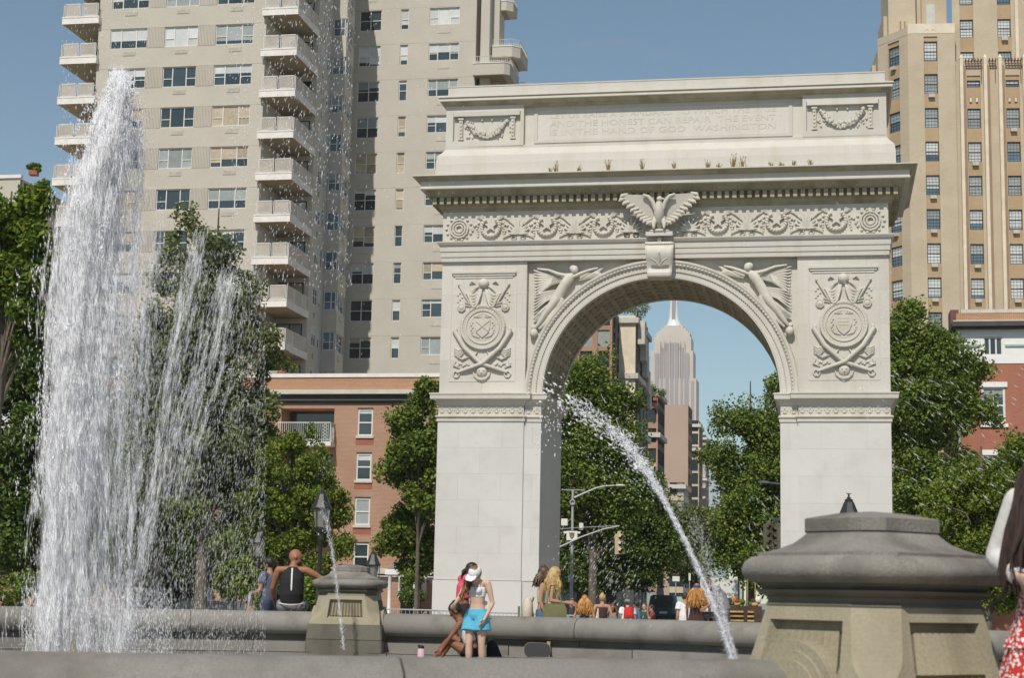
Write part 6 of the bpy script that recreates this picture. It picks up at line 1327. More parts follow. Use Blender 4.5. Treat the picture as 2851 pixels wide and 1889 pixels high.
class Fig:
    def __init__(s, label, loc, rz, sk, H=1.7, female=False, vox=.012, group='people by the fountain', **pose):
        s.J = {k: Vector(v) for k, v in {**STAND, **pose}.items()}; s.k = H / 1.71; s.f = female; s.vox = vox
        s.t = thing('person', label, 'person', loc, rz, group); s.t.scale = (s.k,) * 3; s.body(sk)
    def limb(s, mb, a, b, r0, r1, r2=None, n=10):
        A, B = s.J[a] if isinstance(a, str) else a, s.J[b] if isinstance(b, str) else b
        mb.tube([A, A.lerp(B, .3), A.lerp(B, .7), B], [r0, max(r0, r1) * 1.02 if r2 is None else r2, (r0 + r1 * 2) / 3, r1], n)
        mb.ball(A, r0 * .98, 8, 6); mb.ball(B, r1 * .98, 8, 6)
    def hand(s, mb, fing, el, wr, side):
        d = (s.J[wr] - s.J[el]).normalized(); ax = Vector((side, 0, 0)); w = d.cross(ax); w = (w.normalized() if w.length > .1 else Vector((0, 1, 0))); nrm = d.cross(w).normalized(); W0 = s.J[wr]
        mb.tube([W0, W0 + d * .04, W0 + d * .085], [(.026, .022), (.042, .018), (.040, .014)], 8, flat=w)
        for i, (o, L) in enumerate(((-.030, .062), (-.010, .075), (.010, .070), (.030, .055))):
            b = W0 + d * .075 + w * o; c = b + d * L * .5 + nrm * side * -.006; e = b + d * L * .9 + nrm * side * -.024
            fing.tube([b, c, e], [.0095, .0088, .007], 6)
        b = W0 + d * .025 + w * .03; fing.tube([b, b + d * .03 + w * .03, b + d * .06 + w * .036 - nrm * side * .01], [.013, .011, .008], 6)
    def body(s, sk):
        J = s.J; mb = MB(); fg = MB(); f = s.f
        wx, wy = (.115, .085) if f else (.135, .095); cx, cy = (.135, .095) if f else (.16, .11); hx_, hy_ = (.155, .105) if f else (.15, .10)
        mb.tube([J['hip'] + (J['hip'] - J['waist']) * .45, J['hip'], J['waist'], J['waist'].lerp(J['chest'], .5), J['chest'], J['chest'].lerp(J['neck'], .55), J['neck']], [(hx_ * .8, hy_ * .85), (hx_, hy_), (wx, wy), (cx * .92, cy * .95), (cx, cy), (cx * .9, cy * .7), (.06, .058)], 16, flat=J['shR'] - J['shL'])
        u = (J['head'] - J['neck']); mb.tube([J['neck'].lerp(J['chest'], .25), J['neck'], J['head'] - u * .2], [.075, .054, .05], 10)
        fc = Vector(J['face']).normalized(); up = (u.normalized() - fc * fc.dot(u.normalized())).normalized(); rt_ = fc.cross(up); hd = J['head']
        R3 = Matrix((rt_, fc, up)).transposed()
        mb.ball(hd + up * .02, (.077, .098, .108), 14, 10, R3); mb.ball(hd + fc * .022 - up * .055, (.056, .068, .062), 12, 8, R3)
        mb.tube([hd + fc * .085 + up * .015, hd + fc * .112 - up * .022], [.010, .016], 6); mb.ball(hd + fc * .088 - up * .062, (.026, .012, .010), 8, 5, R3); mb.ball(hd + fc * .07 - up * .095, (.03, .025, .018), 8, 5, R3)
        for q in (-1, 1):
            mb.ball(hd + rt_ * q * .078 - up * .008 - fc * .005, (.014, .024, .032), 8, 6, R3); mb.ball(hd + rt_ * q * .032 + fc * .092 + up * .028, (.024, .012, .008), 8, 5, R3)
        for S, side in (('L', -1), ('R', 1)):
            ra = .042 if f else .050
            mb.tube([J['neck'].lerp(J['chest'], .3), J['sh' + S]], [.05, ra * 1.15], 10)
            s.limb(mb, 'sh' + S, 'el' + S, ra * 1.15, ra * .80); s.limb(mb, 'el' + S, 'wr' + S, ra * .80, ra * .55, ra * .86); s.hand(mb, fg, 'el' + S, 'wr' + S, side)
            s.limb(mb, 'hp' + S, 'kn' + S, .088 if f else .085, .054); s.limb(mb, 'kn' + S, 'an' + S, .052, .034, .056)
            sd = (J['an' + S] - J['kn' + S]); ff = Vector((0, 1, 0)) if abs(sd.normalized().z) > .6 else (Vector((0, .35, 1)).normalized())
            mb.tube([J['an' + S] - ff * .05 + sd.normalized() * .03, J['an' + S] + ff * .06 + sd.normalized() * .04, J['an' + S] + ff * .17 + sd.normalized() * .05], [(.036, .035), (.04, .03), (.034, .018)], 8)
        me = remesh(mb, 'body', sk, s.vox, 5)
        # fingers are rooted inside the palm and joined to the same mesh
        fm_ = fg.mesh('f'); nv = len(me.vertices); V = [tuple(v.co) for v in me.vertices] + fg.v; Fc = [tuple(p.vertices) for p in me.polygons] + [tuple(i + nv for i in q) for q in fg.f]
        me2 = bpy.data.meshes.new('body'); me2.from_pydata(V, [], Fc); me2.materials.append(M[sk]); me2.polygons.foreach_set('use_smooth', [True] * len(me2.polygons)); me2.update(); bpy.data.meshes.remove(me); bpy.data.meshes.remove(fm_)
        put('body', me2, s.t); s.hd, s.fc, s.up_, s.rt_, s.R3 = hd, fc, up, rt_, R3
        eb = MB()
        for q in (-1, 1): eb.ball(hd + rt_ * q * .031 + fc * .088 + up * .012, (.012, .008, .007), 6, 4, R3)
        eb.tube([hd + fc * .099 - up * .058 - rt_ * .022, hd + fc * .103 - up * .060, hd + fc * .099 - up * .058 + rt_ * .022], .004, 5)
        tag(eb.build('eyes_and_lips', M['skin_brown'], s.t), kind='stuff')
    def top(s, m, sleeve=.45, g=.014, lo='hip', neck=.8, name='shirt', low=.0, wide=False, bust=False):
        J = s.J; mb = MB(); f = s.f; cx, cy = (.135, .095) if f else (.16, .11); hx_, hy_ = (.155, .105) if f else (.15, .10); wx, wy = (.115, .085) if f else (.135, .095)
        if wide: wx += .02; wy += .02
        b = J['chest'].lerp(J['neck'], neck); pts = []; rr = []
        if lo == 'hip': pts += [J['hip'] + (J['hip'] - J['waist']) * low, J['waist']]; rr += [(hx_ + g + .008, hy_ + g + .008), (wx + g + .008, wy + g + .008)]
        elif lo == 'waist': pts += [J['waist']]; rr += [(wx + g, wy + g)]
        else: pts += [J['waist'].lerp(J['chest'], .55)]; rr += [(cx * .9 + g, cy * .92 + g)]
        pts += [J['chest'], J['chest'].lerp(J['neck'], .5), b]; rr += [(cx + g, cy + g), (cx * .92 + g, cy * .76 + g), (.085 if neck < .75 else .075, .072)]
        mb.tube(pts, rr, 16, flat=J['shR'] - J['shL'])
        if bust:
            fw = (J['shR'] - J['shL']).cross(J['neck'] - J['chest']); fw = Vector((0, 1, 0)) if fw.length < 1e-6 else -fw.normalized() * (1 if fw.normalized().y < 0 else -1)
            for q in (-1, 1): mb.ball(J['chest'] + Vector((q * .065, .085, .015)), (.062, .05, .058), 10, 7)
        for S in 'LR':
            if sleeve > 0:
                ra = (.042 if f else .050) * 1.15 + g; A, B = J['sh' + S], J['el' + S]
                mb.tube([J['chest'].lerp(J['neck'], .5), A], [.06, ra], 10); mb.tube([A, A.lerp(B, min(1, sleeve))], [ra, ra * (1.08 if sleeve < .8 else .85)], 12); mb.ball(A, ra, 8, 6)
                if sleeve > 1: C = J['wr' + S]; mb.ball(B, ra * .82, 8, 6); mb.tube([B, B.lerp(C, sleeve - 1)], [ra * .84, ra * .70], 12)
            elif sleeve == 0: mb.tube([J['chest'].lerp(J['neck'], .35) + (J['sh' + S] - J['neck']) * .45, J['neck'].lerp(J['sh' + S], .5) + Vector((0, 0, .0))], [.055, .03], 8)
        me = remesh(mb, name, m, s.vox, 4); return put(name, me, s.t)
    def legs(s, m, frac=.45, g=.02, flare=.02, name='shorts', full=False, top=.35):
        J = s.J; mb = MB(); f = s.f; hx_, hy_ = (.155, .105) if f else (.15, .10)
        mb.tube([J['hip'].lerp(J['waist'], top), J['hip'], J['hip'] + (J['hip'] - J['waist']) * .45], [(hx_ * .88 + g, hy_ * .9 + g), (hx_ + g, hy_ + g), (hx_ * .85 + g, hy_ * .9 + g)], 16, flat=J['shR'] - J['shL'])
        for S in 'LR':
            A, B, C = J['hp' + S], J['kn' + S], J['an' + S]; mb.ball(A, .09 + g, 10, 7)
            mb.tube([A, A.lerp(B, min(1, frac))], [.092 + g, (.092 - .036 * min(1, frac)) + g + flare], 12)
            if full: mb.ball(B, .056 + g, 8, 6); mb.tube([B, B.lerp(C, .93)], [.057 + g, .045 + g], 12)
        return put(name, remesh(mb, name, m, s.vox, 3), s.t)
    def skirt(s, m, z0, r0, r1, name='skirt', pleats=9, amp=.02):
        J = s.J; c = J['hip']; mb = MB(); loops = []
        for i in range(9):
            u = i / 8; z = J['hip'].lerp(J['waist'], .45).z * (1 - u) + z0 * u; L = []
            for j in range(40):
                a = 2 * math.pi * j / 40; r = r0 + (r1 - r0) * u + amp * u * math.sin(pleats * a + .6 * u); L.append(Vector((c.x + r * math.cos(a), c.y + r * .78 * math.sin(a), z)))
            loops.append(L)
        mb.stack(loops[::-1]); return mb.build(name, M[m], s.t, True)
    def shoes(s, m='cloth_white'):
        J = s.J
        for S in 'LR':
            sd = (J['an' + S] - J['kn' + S]).normalized(); ff = Vector((0, 1, 0)) if abs(sd.z) > .6 else Vector((0, .35, 1)).normalized(); A = J['an' + S]
            mb = MB(); mb.tube([A - ff * .075 + sd * .035, A + ff * .0 + sd * .035, A + ff * .09 + sd * .045, A + ff * .19 + sd * .055], [(.045, .045), (.05, .048), (.048, .036), (.03, .02)], 10); mb.tube([A - sd * .02, A + sd * .03], .05, 10); put('shoe', remesh(mb, 'shoe', m, .012, 2), s.t)
    def hair(s, m, length=.0, back=(0, -1, 0), wave=.02, spread=.09, n=34, cap=.012, forward=0.0, bun=None, name='hair', arc=(-125, 125)):
        """cap of hair plus hanging locks"""
        mb = MB(); hd, up, fc, rt_ = s.hd, s.up_, s.fc, s.rt_
        mb.ball(hd + up * .035 - fc * .012, (.079 + cap, .096 + cap, .098 + cap), 14, 10, s.R3)
        if length == 0: me = remesh(mb, name, m, .012, 2)
        cut = MB()
        if length > 0:
            n = n * 3
            for i in range(n):
                a = R_(arc[0] + (arc[1] - arc[0]) * i / (n - 1) + random.uniform(-4, 4)); d = (rt_ * math.sin(a) - fc * math.cos(a)); p0 = hd + up * .09 + d * .04; p1 = hd + up * .02 + d * .10; dn = Vector((0, 0, -1))
                L = length * random.uniform(.75, 1.05); o = d * spread * random.uniform(.5, 1.2) + fc * forward
                q = [p0, p1]
                for k in range(1, 6): u = k / 5; q.append(p1 + dn * L * u + o * math.sin(u * 1.5) + Vector((random.uniform(-wave, wave), random.uniform(-wave, wave), 0)))
                mb.tube(q, [.012, .015, .016, .015, .013, .009, .003], 5)
        if bun is not None: mb.ball(hd + up * bun[0] - fc * bun[1], bun[2], 10, 7)
        # keep the face free
        v = [hd + fc * .11 - up * .03]
        me = mb.mesh(name, M[m], smooth=True, ang=60) if length > 0 else None
        if me is None: me = bpy.data.meshes[-1] if False else remesh(mb, name, m, .012, 2)
        import bmesh as _bm
        b = _bm.new(); b.from_mesh(me)
        kill = [w for w in b.verts if (w.co - hd).dot(fc) > .045 and (w.co - hd).dot(up) < .062 and abs((w.co - hd).dot(rt_)) < .07 and (w.co - hd).dot(up) > -.14 and (w.co - hd).length < .2]
        _bm.ops.delete(b, geom=kill, context='VERTS'); b.to_mesh(me); b.free()
        return put(name, me, s.t)
    def part(s, name, m, fn, smooth=True):
        mb = MB(); fn(mb); return mb.build(name, M[m], s.t, smooth, ang=50)
    def cap(s, m, brim=1):
        hd, up, fc = s.hd, s.up_, s.fc; mb = MB(); mb.ball(hd + up * .05 - fc * .008, (.094, .112, .09), 14, 8, s.R3)
        if brim: mb.tube([hd + up * .05 + fc * .07, hd + up * .04 + fc * .13, hd + up * .03 + fc * .18], [(.085, .012), (.085, .008), (.05, .006)], 10, flat=s.rt_)
        return mb.build('cap', M[m], s.t, True)
def at(x, y, Y): return wp(x, y, Y)
# --- woman in a white bikini top and blue shorts, head bowed
p = at(1328, 1700, 24.8)
w1 = Fig('person in a white bikini top and blue shorts, head bowed under a pale cap', (p.x, 24.8, -.15), R_(150), 'skin_pale', 1.66, True, .010,
         neck=(-.02, .03, 1.43), head=(-.03, .12, 1.51), face=(.15, .75, -.62), wrL=(-.20, .12, .86), elL=(-.255, -.02, 1.10), elR=(.25, .10, 1.18), wrR=(.20, .30, 1.08), knL=(-.11, .03, .50), knR=(.09, .06, .50), anR=(.10, .03, .075))
w1.top('cloth_white', -1, .010, 'band', .45, 'bikini_top', bust=True)
w1.part('straps', 'cloth_white', lambda b: [b.tube([w1.J['chest'] + Vector((q * .075, .095, .06)), w1.J['neck'] + Vector((q * .06, .02, -.02)), w1.J['chest'] + Vector((q * .06, -.09, .08))], .012, 6) for q in (-1, 1)])
w1.legs('cloth_blue', .52, .022, .045, top=.55)
w1.part('side_stripes', 'cloth_white', lambda b: [b.box(-.205 - .002, -.198, -.03 + .025 * k, -.02 + .025 * k, .70, .92) for k in range(3)])
w1.hair('hair_auburn', .34, spread=.06, forward=.10, wave=.02, n=18, arc=(25, 150)); w1.cap('cloth_white')
# --- person in a pink top hugging her
p = at(1290, 1700, 26.15)
w2 = Fig('person with black braids in a pink top, leaning against the one in blue shorts', (p.x, 26.15, -.03), R_(-75), 'skin_brown', 1.60, True, .012, neck=(0, .05, 1.42), head=(.02, .12, 1.52), face=(.1, .9, -.3), elL=(-.22, .16, 1.18), wrL=(-.05, .36, 1.2), elR=(.25, .06, 1.14), wrR=(.16, .24, 1.05))
w2.top('cloth_pink', .5, .022, 'waist', .8, wide=True); w2.legs('cloth_black', .5); w2.hair('hair_black', .22, wave=.03, n=22); w2.shoes()
# --- seated woman reaching to her knees
p = at(1320, 1700, 25.45)
w3 = Fig('person sitting on the basin step in a white top, reaching down to her shoes', (p.x, 25.45, .06), R_(84), 'skin_brown', 1.66, True, .011,
         hip=(0, 0, .14), waist=(0, .05, .29), chest=(0, .13, .47), neck=(0, .22, .63), head=(0, .28, .75), face=(0, .8, -.6), shL=(-.17, .18, .58), elL=(-.22, .33, .36), wrL=(-.18, .46, .16), shR=(.17, .18, .58), elR=(.20, .36, .38), wrR=(.14, .50, .20), hpL=(-.09, .03, .13), knL=(-.13, .37, .30), anL=(-.13, .62, .0), hpR=(.09, .03, .13), knR=(.10, .32, .36), anR=(.08, .52, .02))
w3.top('cloth_white', 0, .014, 'waist', .6, 'tank_top'); w3.legs('cloth_black', .35, .018, .01); w3.shoes('cloth_cream'); w3.hair('hair_black', 0, bun=(.10, .06, .06))
w3.part('bracelet', 'cloth_pink', lambda b: b.tube([w3.J['wrL'] + Vector((.032 * math.cos(a), .0, .032 * math.sin(a))) for a in (0, 1.05, 2.1, 3.14, 4.2, 5.24, 6.28)], .008, 5))
# --- standing man in a grey T-shirt with a bottle
p = at(748, 1640, 29.5)
m4 = Fig('person with glasses and beard in a slate T-shirt standing with a steel bottle', (p.x, 29.5, -.02), R_(62), 'skin_olive', 1.62, False, .013, elL=(-.24, .02, 1.12), wrL=(-.12, .26, 1.06), elR=(.24, .02, 1.12), wrR=(.06, .28, 1.08), face=(-.1, 1, -.12))
m4.top('cloth_slate', .55, .02, wide=True); m4.legs('cloth_navy', 1, .022, 0, 'trousers', True); m4.hair('hair_black', 0); m4.shoes('cloth_black')
me = text_mesh('CITY', .075, .003); me.materials.append(M['cloth_white']); put('shirt_print', me, m4.t, (0, .145, 1.20), rot=(R_(84), 0, R_(180)))
m4.part('beard', 'hair_black', lambda b: b.ball(m4.hd + m4.fc * .045 - m4.up_ * .075, (.062, .062, .05), 10, 7, m4.R3))
m4.part('glasses', 'black_plastic', lambda b: [b.tube([m4.hd + m4.rt_ * q * .034 + m4.fc * .108 + m4.up_ * .012 + m4.rt_ * .024 * math.cos(a) + m4.up_ * .018 * math.sin(a) for a in (0, 1.05, 2.1, 3.14, 4.2, 5.24, 6.28)], .004, 5) for q in (-1, 1)])
q = m4.t.matrix_basis @ Vector((-.10, .33, .98)); t = thing('drink_bottle', 'steel bottle held by the man in the slate T-shirt', 'bottle', (q.x, q.y, q.z - .14)); s = MB(); s.lathe([(.034, 0), (.036, .01), (.036, .17), (.02, .22), (.02, .26)], 12); s.build('flask', M['chrome'], t, True); s = MB(); s.lathe([(.022, .25), (.022, .29)], 10); s.build('lid', M['black_plastic'], t)
# --- bald man sitting on the rim
p = at(812, 1690, 27.15)
m5 = Fig('person with shaved head and black tank top sitting on the rim', (p.x, 27.1, .70), R_(4), 'skin_rust', 1.80, False, .010,
         hip=(0, 0, .13), waist=(0, -.03, .28), chest=(0, -.02, .50), neck=(.01, .0, .70), head=(.03, .03, .82), face=(.96, .25, -.05), shL=(-.21, 0, .63), elL=(-.29, .08, .36), wrL=(-.27, .24, .18), shR=(.21, 0, .63), elR=(.46, .03, .50), wrR=(.66, .10, .36), hpL=(-.11, .02, .10), knL=(-.14, .48, .12), anL=(-.14, .55, -.36), hpR=(.11, .02, .10), knR=(.14, .48, .12), anR=(.14, .55, -.36))
m5.top('cloth_black', 0, .018, 'hip', .88, 'tank_top', wide=True); m5.legs('cloth_grey', .75, .028, .02); m5.shoes('cloth_black')
m5.part('back_stripe', 'cloth_white', lambda b: b.tube([(-.0, -.158, .25), (-.0, -.160, .40), (-.0, -.150, .55), (0, -.105, .66)], [(.012, .006)] * 4, 6, flat=(1, 0, 0)))
m5.part('waistband', 'cloth_white', lambda b: b.tube([(.19 * math.cos(a), -.015 + .145 * math.sin(a), .13 + .01 * math.cos(2 * a)) for a in [R_(180 + 15 * i) for i in range(13)]], .007, 5))
m5.part('earbud', 'cloth_white', lambda b: b.ball(m5.hd + m5.rt_ * -.088 - m5.up_ * .02, .012, 6, 4)); m5.part('beard', 'hair_black', lambda b: b.ball(m5.hd + m5.fc * .05 - m5.up_ * .085, (.055, .055, .035), 10, 7, m5.R3))
# --- two women walking by with bags
p = at(1541, 1640, 29.0)
w6 = Fig('person with long blonde hair looking at a phone, olive tote at her hip', (p.x, 29.0, -.14), R_(-98), 'skin_tan', 1.66, True, .012, elL=(-.23, -.02, 1.14), wrL=(-.12, .26, 1.12), elR=(.23, -.02, 1.14), wrR=(.10, .28, 1.10), face=(0, .95, -.25))
w6.top('cloth_cream', 0, .012, 'waist', .6, 'tank_top'); w6.legs('cloth_denim', .35); w6.hair('hair_blonde', .36, wave=.02); w6.shoes()
w6.part('phone', 'black_plastic', lambda b: b.box(-.035, .035, .36, .37, 1.08, 1.22))
q = Vector((p.x, 29.0 - .30, -.14)); s = MB()
s.stack([[Vector((a * w + .02, c * .07, z)) for a, c in ((-1, -.6), (-.5, -1), (.5, -1), (1, -.6), (1, .6), (.5, 1), (-.5, 1), (-1, .6))] for w, z in ((.10, .74), (.17, .78), (.20, .88), (.19, 1.0), (.15, 1.06))]); t = s.build('tote_bag', M['cloth_olive'], loc=q, smooth=True); tag(t, 'olive green tote bag hanging from the blonde walker', 'bag')
st = MB(); st.tube([(-.12, 0, 1.05), (-.06, .08, 1.36), (.06, .1, 1.37), (.14, 0, 1.05)], .012, 5); st.build('strap', M['cloth_olive'], t)
p = at(1512, 1640, 29.7)
w6b = Fig('person with a brown bun and a cream backpack walking behind the blonde woman', (p.x, 29.7, -.16), R_(-95), 'skin_tan', 1.70, True, .013, elL=(-.22, -.06, 1.13), wrL=(-.2, .06, .90), knL=(-.10, .08, .5), anL=(-.1, .16, .08), anR=(.1, -.2, .1))
w6b.top('cloth_cream', 0, .014, 'waist', .6, 'tank_top'); w6b.legs('cloth_denim', .3); w6b.hair('hair_brown', .25, bun=(.13, .02, .05)); w6b.shoes()
s = MB(); s.tube([(0, 0, -.2), (0, 0, -.12), (0, 0, .12), (0, 0, .2)], [(.10, .06), (.15, .10), (.14, .09), (.08, .05)], 12, flat=(0, 1, 0)); t = s.build('backpack', M['cloth_cream'], loc=(p.x - .26, 29.62, .80), smooth=True); tag(t, 'cream backpack on the walker with the bun, left of the olive tote', 'backpack'); s = MB(); s.tube([(.1, .0, -.15), (.06, .0, .1), (.1, 0, .22)], .018, 5); s.box(-.17, -.13, -.06, .06, -.12, .06); s.build('pocket', M['cloth_olive'], t)
# --- people beyond the rim, seen from behind
def walker(label, x, ytop, Y, sk, H, female, rz=0, **k):
    p = at(x, ytop, Y); z = p.z - H; return Fig(label, (p.x, Y, z), R_(rz), sk, H, female, .015, group='people walking towards the arch', **k)
f = walker('person with long wavy brown hair and a dark dotted skirt', 1628, 1659, 45, 'skin_tan', 1.66, True, -8, elL=(-.27, -.02, 1.14), elR=(.27, -.02, 1.14)); f.top('cloth_dots', -1, .014, 'waist', .5, 'tube_top'); f.skirt('cloth_dots', .55, .16, .26); f.hair('hair_copper', .44, spread=.14, wave=.03); f.shoes()
f = walker('person in a black tank top and cream skirt with a blonde bun, walking away', 1677, 1656, 45, 'skin_tan', 1.68, True, 4, elL=(-.26, -.04, 1.14), elR=(.26, -.04, 1.14)); f.top('cloth_brown', 0, .014, 'waist', .62, 'tank_top'); f.skirt('cloth_cream', .60, .165, .22, amp=.008); f.hair('hair_blonde', 0, bun=(.12, .03, .055)); f.shoes()
w8p = at(1655, 1700, 44.8); s = MB(); s.tube([(0, 0, .3), (.02, 0, .55), (.06, 0, .78), (.09, 0, 1.2)], [(.09, .05), (.11, .06), (.06, .03), (.015, .01)], 8, flat=(1, 0, 0)); tag(s.build('shoulder_bag', M['cloth_cream'], loc=(w8p.x, 44.7, -.42), smooth=True), 'cream shoulder bag beside the woman in the black tank top', 'bag')
f = walker('person with reddish hair in a grey top right of the woman in the cream skirt', 1706, 1683, 50, 'skin_rust', 1.58, True, 170); f.top('cloth_grey', .5); f.legs('cloth_denim', 1, full=True, name='trousers'); f.hair('hair_brown', .3)
f = walker('person in a white shirt and grey cap with a red backpack, seen from behind', 1747, 1669, 53, 'skin_pale', 1.72, False, 0); f.top('cloth_white', .55, .02, wide=True); f.legs('cloth_navy', 1, full=True, name='trousers'); f.hair('hair_brown', 0); f.cap('cloth_grey', 0)
p = at(1751, 1700, 52.7); s = MB(); s.tube([(0, 0, -.28), (0, 0, -.2), (0, 0, .12), (0, 0, .22)], [(.12, .06), (.16, .1), (.15, .10), (.10, .05)], 12, flat=(1, 0, 0)); t = s.build('backpack', M['cloth_red'], loc=(p.x, 52.78, .58), smooth=True); tag(t, 'bright red backpack with dark straps in the crowd under the arch', 'backpack'); s = MB(); s.box(-.09, .09, -.125, -.09, -.18, -.04); s.build('pocket', M['cloth_wine'], t)
for q in (-1, 1): s = MB(); s.tube([(q * .10, .03, .05), (q * .13, .05, .26), (q * .15, .12, .36)], .022, 5); s.build('strap', M['cloth_black'], t)
f = walker('person with short black hair in a blue shirt beside the red backpack', 1772, 1675, 56, 'skin_brown', 1.72, False, 70, elR=(.25, .02, 1.15), wrR=(.1, .2, 1.05)); f.top('cloth_sky', .55, .02, wide=True); f.legs('cloth_navy', 1, full=True, name='trousers'); f.hair('hair_black', 0)
f = walker('person in a dark green shirt near the teal van', 1795, 1680, 60, 'skin_pale', 1.72, False, 150); f.top('cloth_green', .6, .02, wide=True); f.legs('cloth_black', 1, full=True, name='trousers'); f.hair('hair_brown', 0)
f = walker('person in a wine red shirt with a raised arm, left of the teal van', 1815, 1685, 58, 'skin_rust', 1.66, False, 100, elL=(-.22, .15, 1.2), wrL=(-.1, .18, 1.42)); f.top('cloth_wine', .6, .02, wide=True); f.legs('cloth_navy', 1, full=True, name='trousers'); f.hair('hair_black', 0)
# --- three people at the rim, right of the arch opening
SIT = dict(hip=(0, 0, .13), waist=(0, .01, .28), chest=(0, .05, .48), neck=(0, .10, .66), head=(0, .15, .78), shL=(-.18, .06, .60), elL=(-.25, .02, .34), wrL=(-.22, .10, .12), shR=(.18, .06, .60), elR=(.25, .02, .34), wrR=(.22, .10, .12), hpL=(-.1, .02, .10), knL=(-.12, .46, .12), anL=(-.12, .5, -.32), hpR=(.1, .02, .10), knR=(.12, .46, .12), anR=(.12, .5, -.32))
f = walker('person in a white T-shirt with short dark hair, left of the copper curls', 1908, 1652, 45, 'skin_tan', 1.66, False, 12, face=(.2, .9, -.3)); f.top('cloth_white', .5, .03, wide=True); f.legs('cloth_sky', .9, .03); f.hair('hair_dark', 0); f.shoes()
f = walker('person with long curly copper hair, blue cap and brown dress, beyond the jet', 1940, 1628, 40, 'skin_rust', 1.70, True, -6, elR=(.30, .05, 1.16), wrR=(.30, .22, 1.02)); f.top('cloth_brown', .0, .02, 'hip', .6, 'dress_top', wide=True); f.skirt('cloth_brown', .5, .18, .27, 'dress_skirt'); f.hair('hair_copper', .46, spread=.14, wave=.035, n=40); f.cap('cloth_royal', 0); f.shoes()
p = at(1993, 1720, 37); f = Fig('person in grey with a long brown ponytail stooping beside the arching water jet', (p.x + .18, 37, -.12), R_(80), 'skin_tan', 1.74, True, .013, group='people walking towards the arch', waist=(0, .03, 1.08), chest=(0, .10, 1.26), neck=(0, .22, 1.40), head=(0, .34, 1.47), face=(0, .8, -.6), shL=(-.17, .15, 1.37), elL=(-.2, .22, 1.10), wrL=(-.12, .38, .98), shR=(.17, .15, 1.37), elR=(.2, .24, 1.10), wrR=(.12, .40, .98)); f.top('cloth_grey', .5, .03, 'hip', .8, wide=True); f.legs('cloth_grey', 1, .02, 0, 'trousers', True); f.hair('hair_brown', .48, spread=.02, wave=.02, n=12, arc=(-40, 40)); f.shoes('cloth_black')
# --- children in the spray
for x, H, lb in ((232, 1.02, 'person in yellow shorts wading behind the water plume, nearer the middle'), (178, .98, 'person in yellow shorts half hidden in the water plume, on the left')):
    p = at(x, 1750, 18.4); f = Fig(lb, (p.x, 18.4 + (.3 if x < 200 else 0), -.15), R_(170), 'skin_tan', H, False, .014, elL=(-.27, .04, 1.14), elR=(.27, .04, 1.14)); f.legs('cloth_yellow', .75, .025, .03); f.hair('hair_brown', 0)
# --- woman in the red flowered dress, close on the right
p = at(2948, 1700, 7.9)
w9 = Fig('person in a red flowered dress with long brown hair at the right edge', (p.x, 7.9, .11), R_(152), 'skin_pale', 1.70, True, .009,
         shR=(.175, 0, 1.395), elR=(.285, -.03, 1.13), wrR=(.13, .20, 1.03), elL=(-.26, .0, 1.12), wrL=(-.05, .22, 1.0), face=(-.2, .9, -.2))
M['cloth_ivory'] = mat('cloth_ivory', (.60, .58, .57), .9, .10, 6, bump=.01, bscale=16)
w9.top('cloth_ivory', 1.92, .016, 'waist', .7, 'cardigan'); 
w9.top('cloth_floral', -1, .022, 'waist', .5, 'dress_bodice', bust=False)
w9.skirt('cloth_floral', .28, .16, .35, 'dress_skirt', 11, .018)
def ruffle(b):
    loops = []
    for u in (0, .5, 1): loops.append([Vector(((.222 + .02 * u + .012 * math.sin(17 * a)) * math.cos(a), (.175 + .02 * u + .012 * math.sin(17 * a)) * math.sin(a), .765 - .05 * u)) for a in [2 * math.pi * j / 60 for j in range(60)]])
    b.stack(loops[::-1], cap=False)
w9.part('dress_ruffle', 'cloth_floral', ruffle)
w9.hair('hair_dark', .62, spread=.13, wave=.02, n=60, forward=.05); w9.shoes('cloth_white')
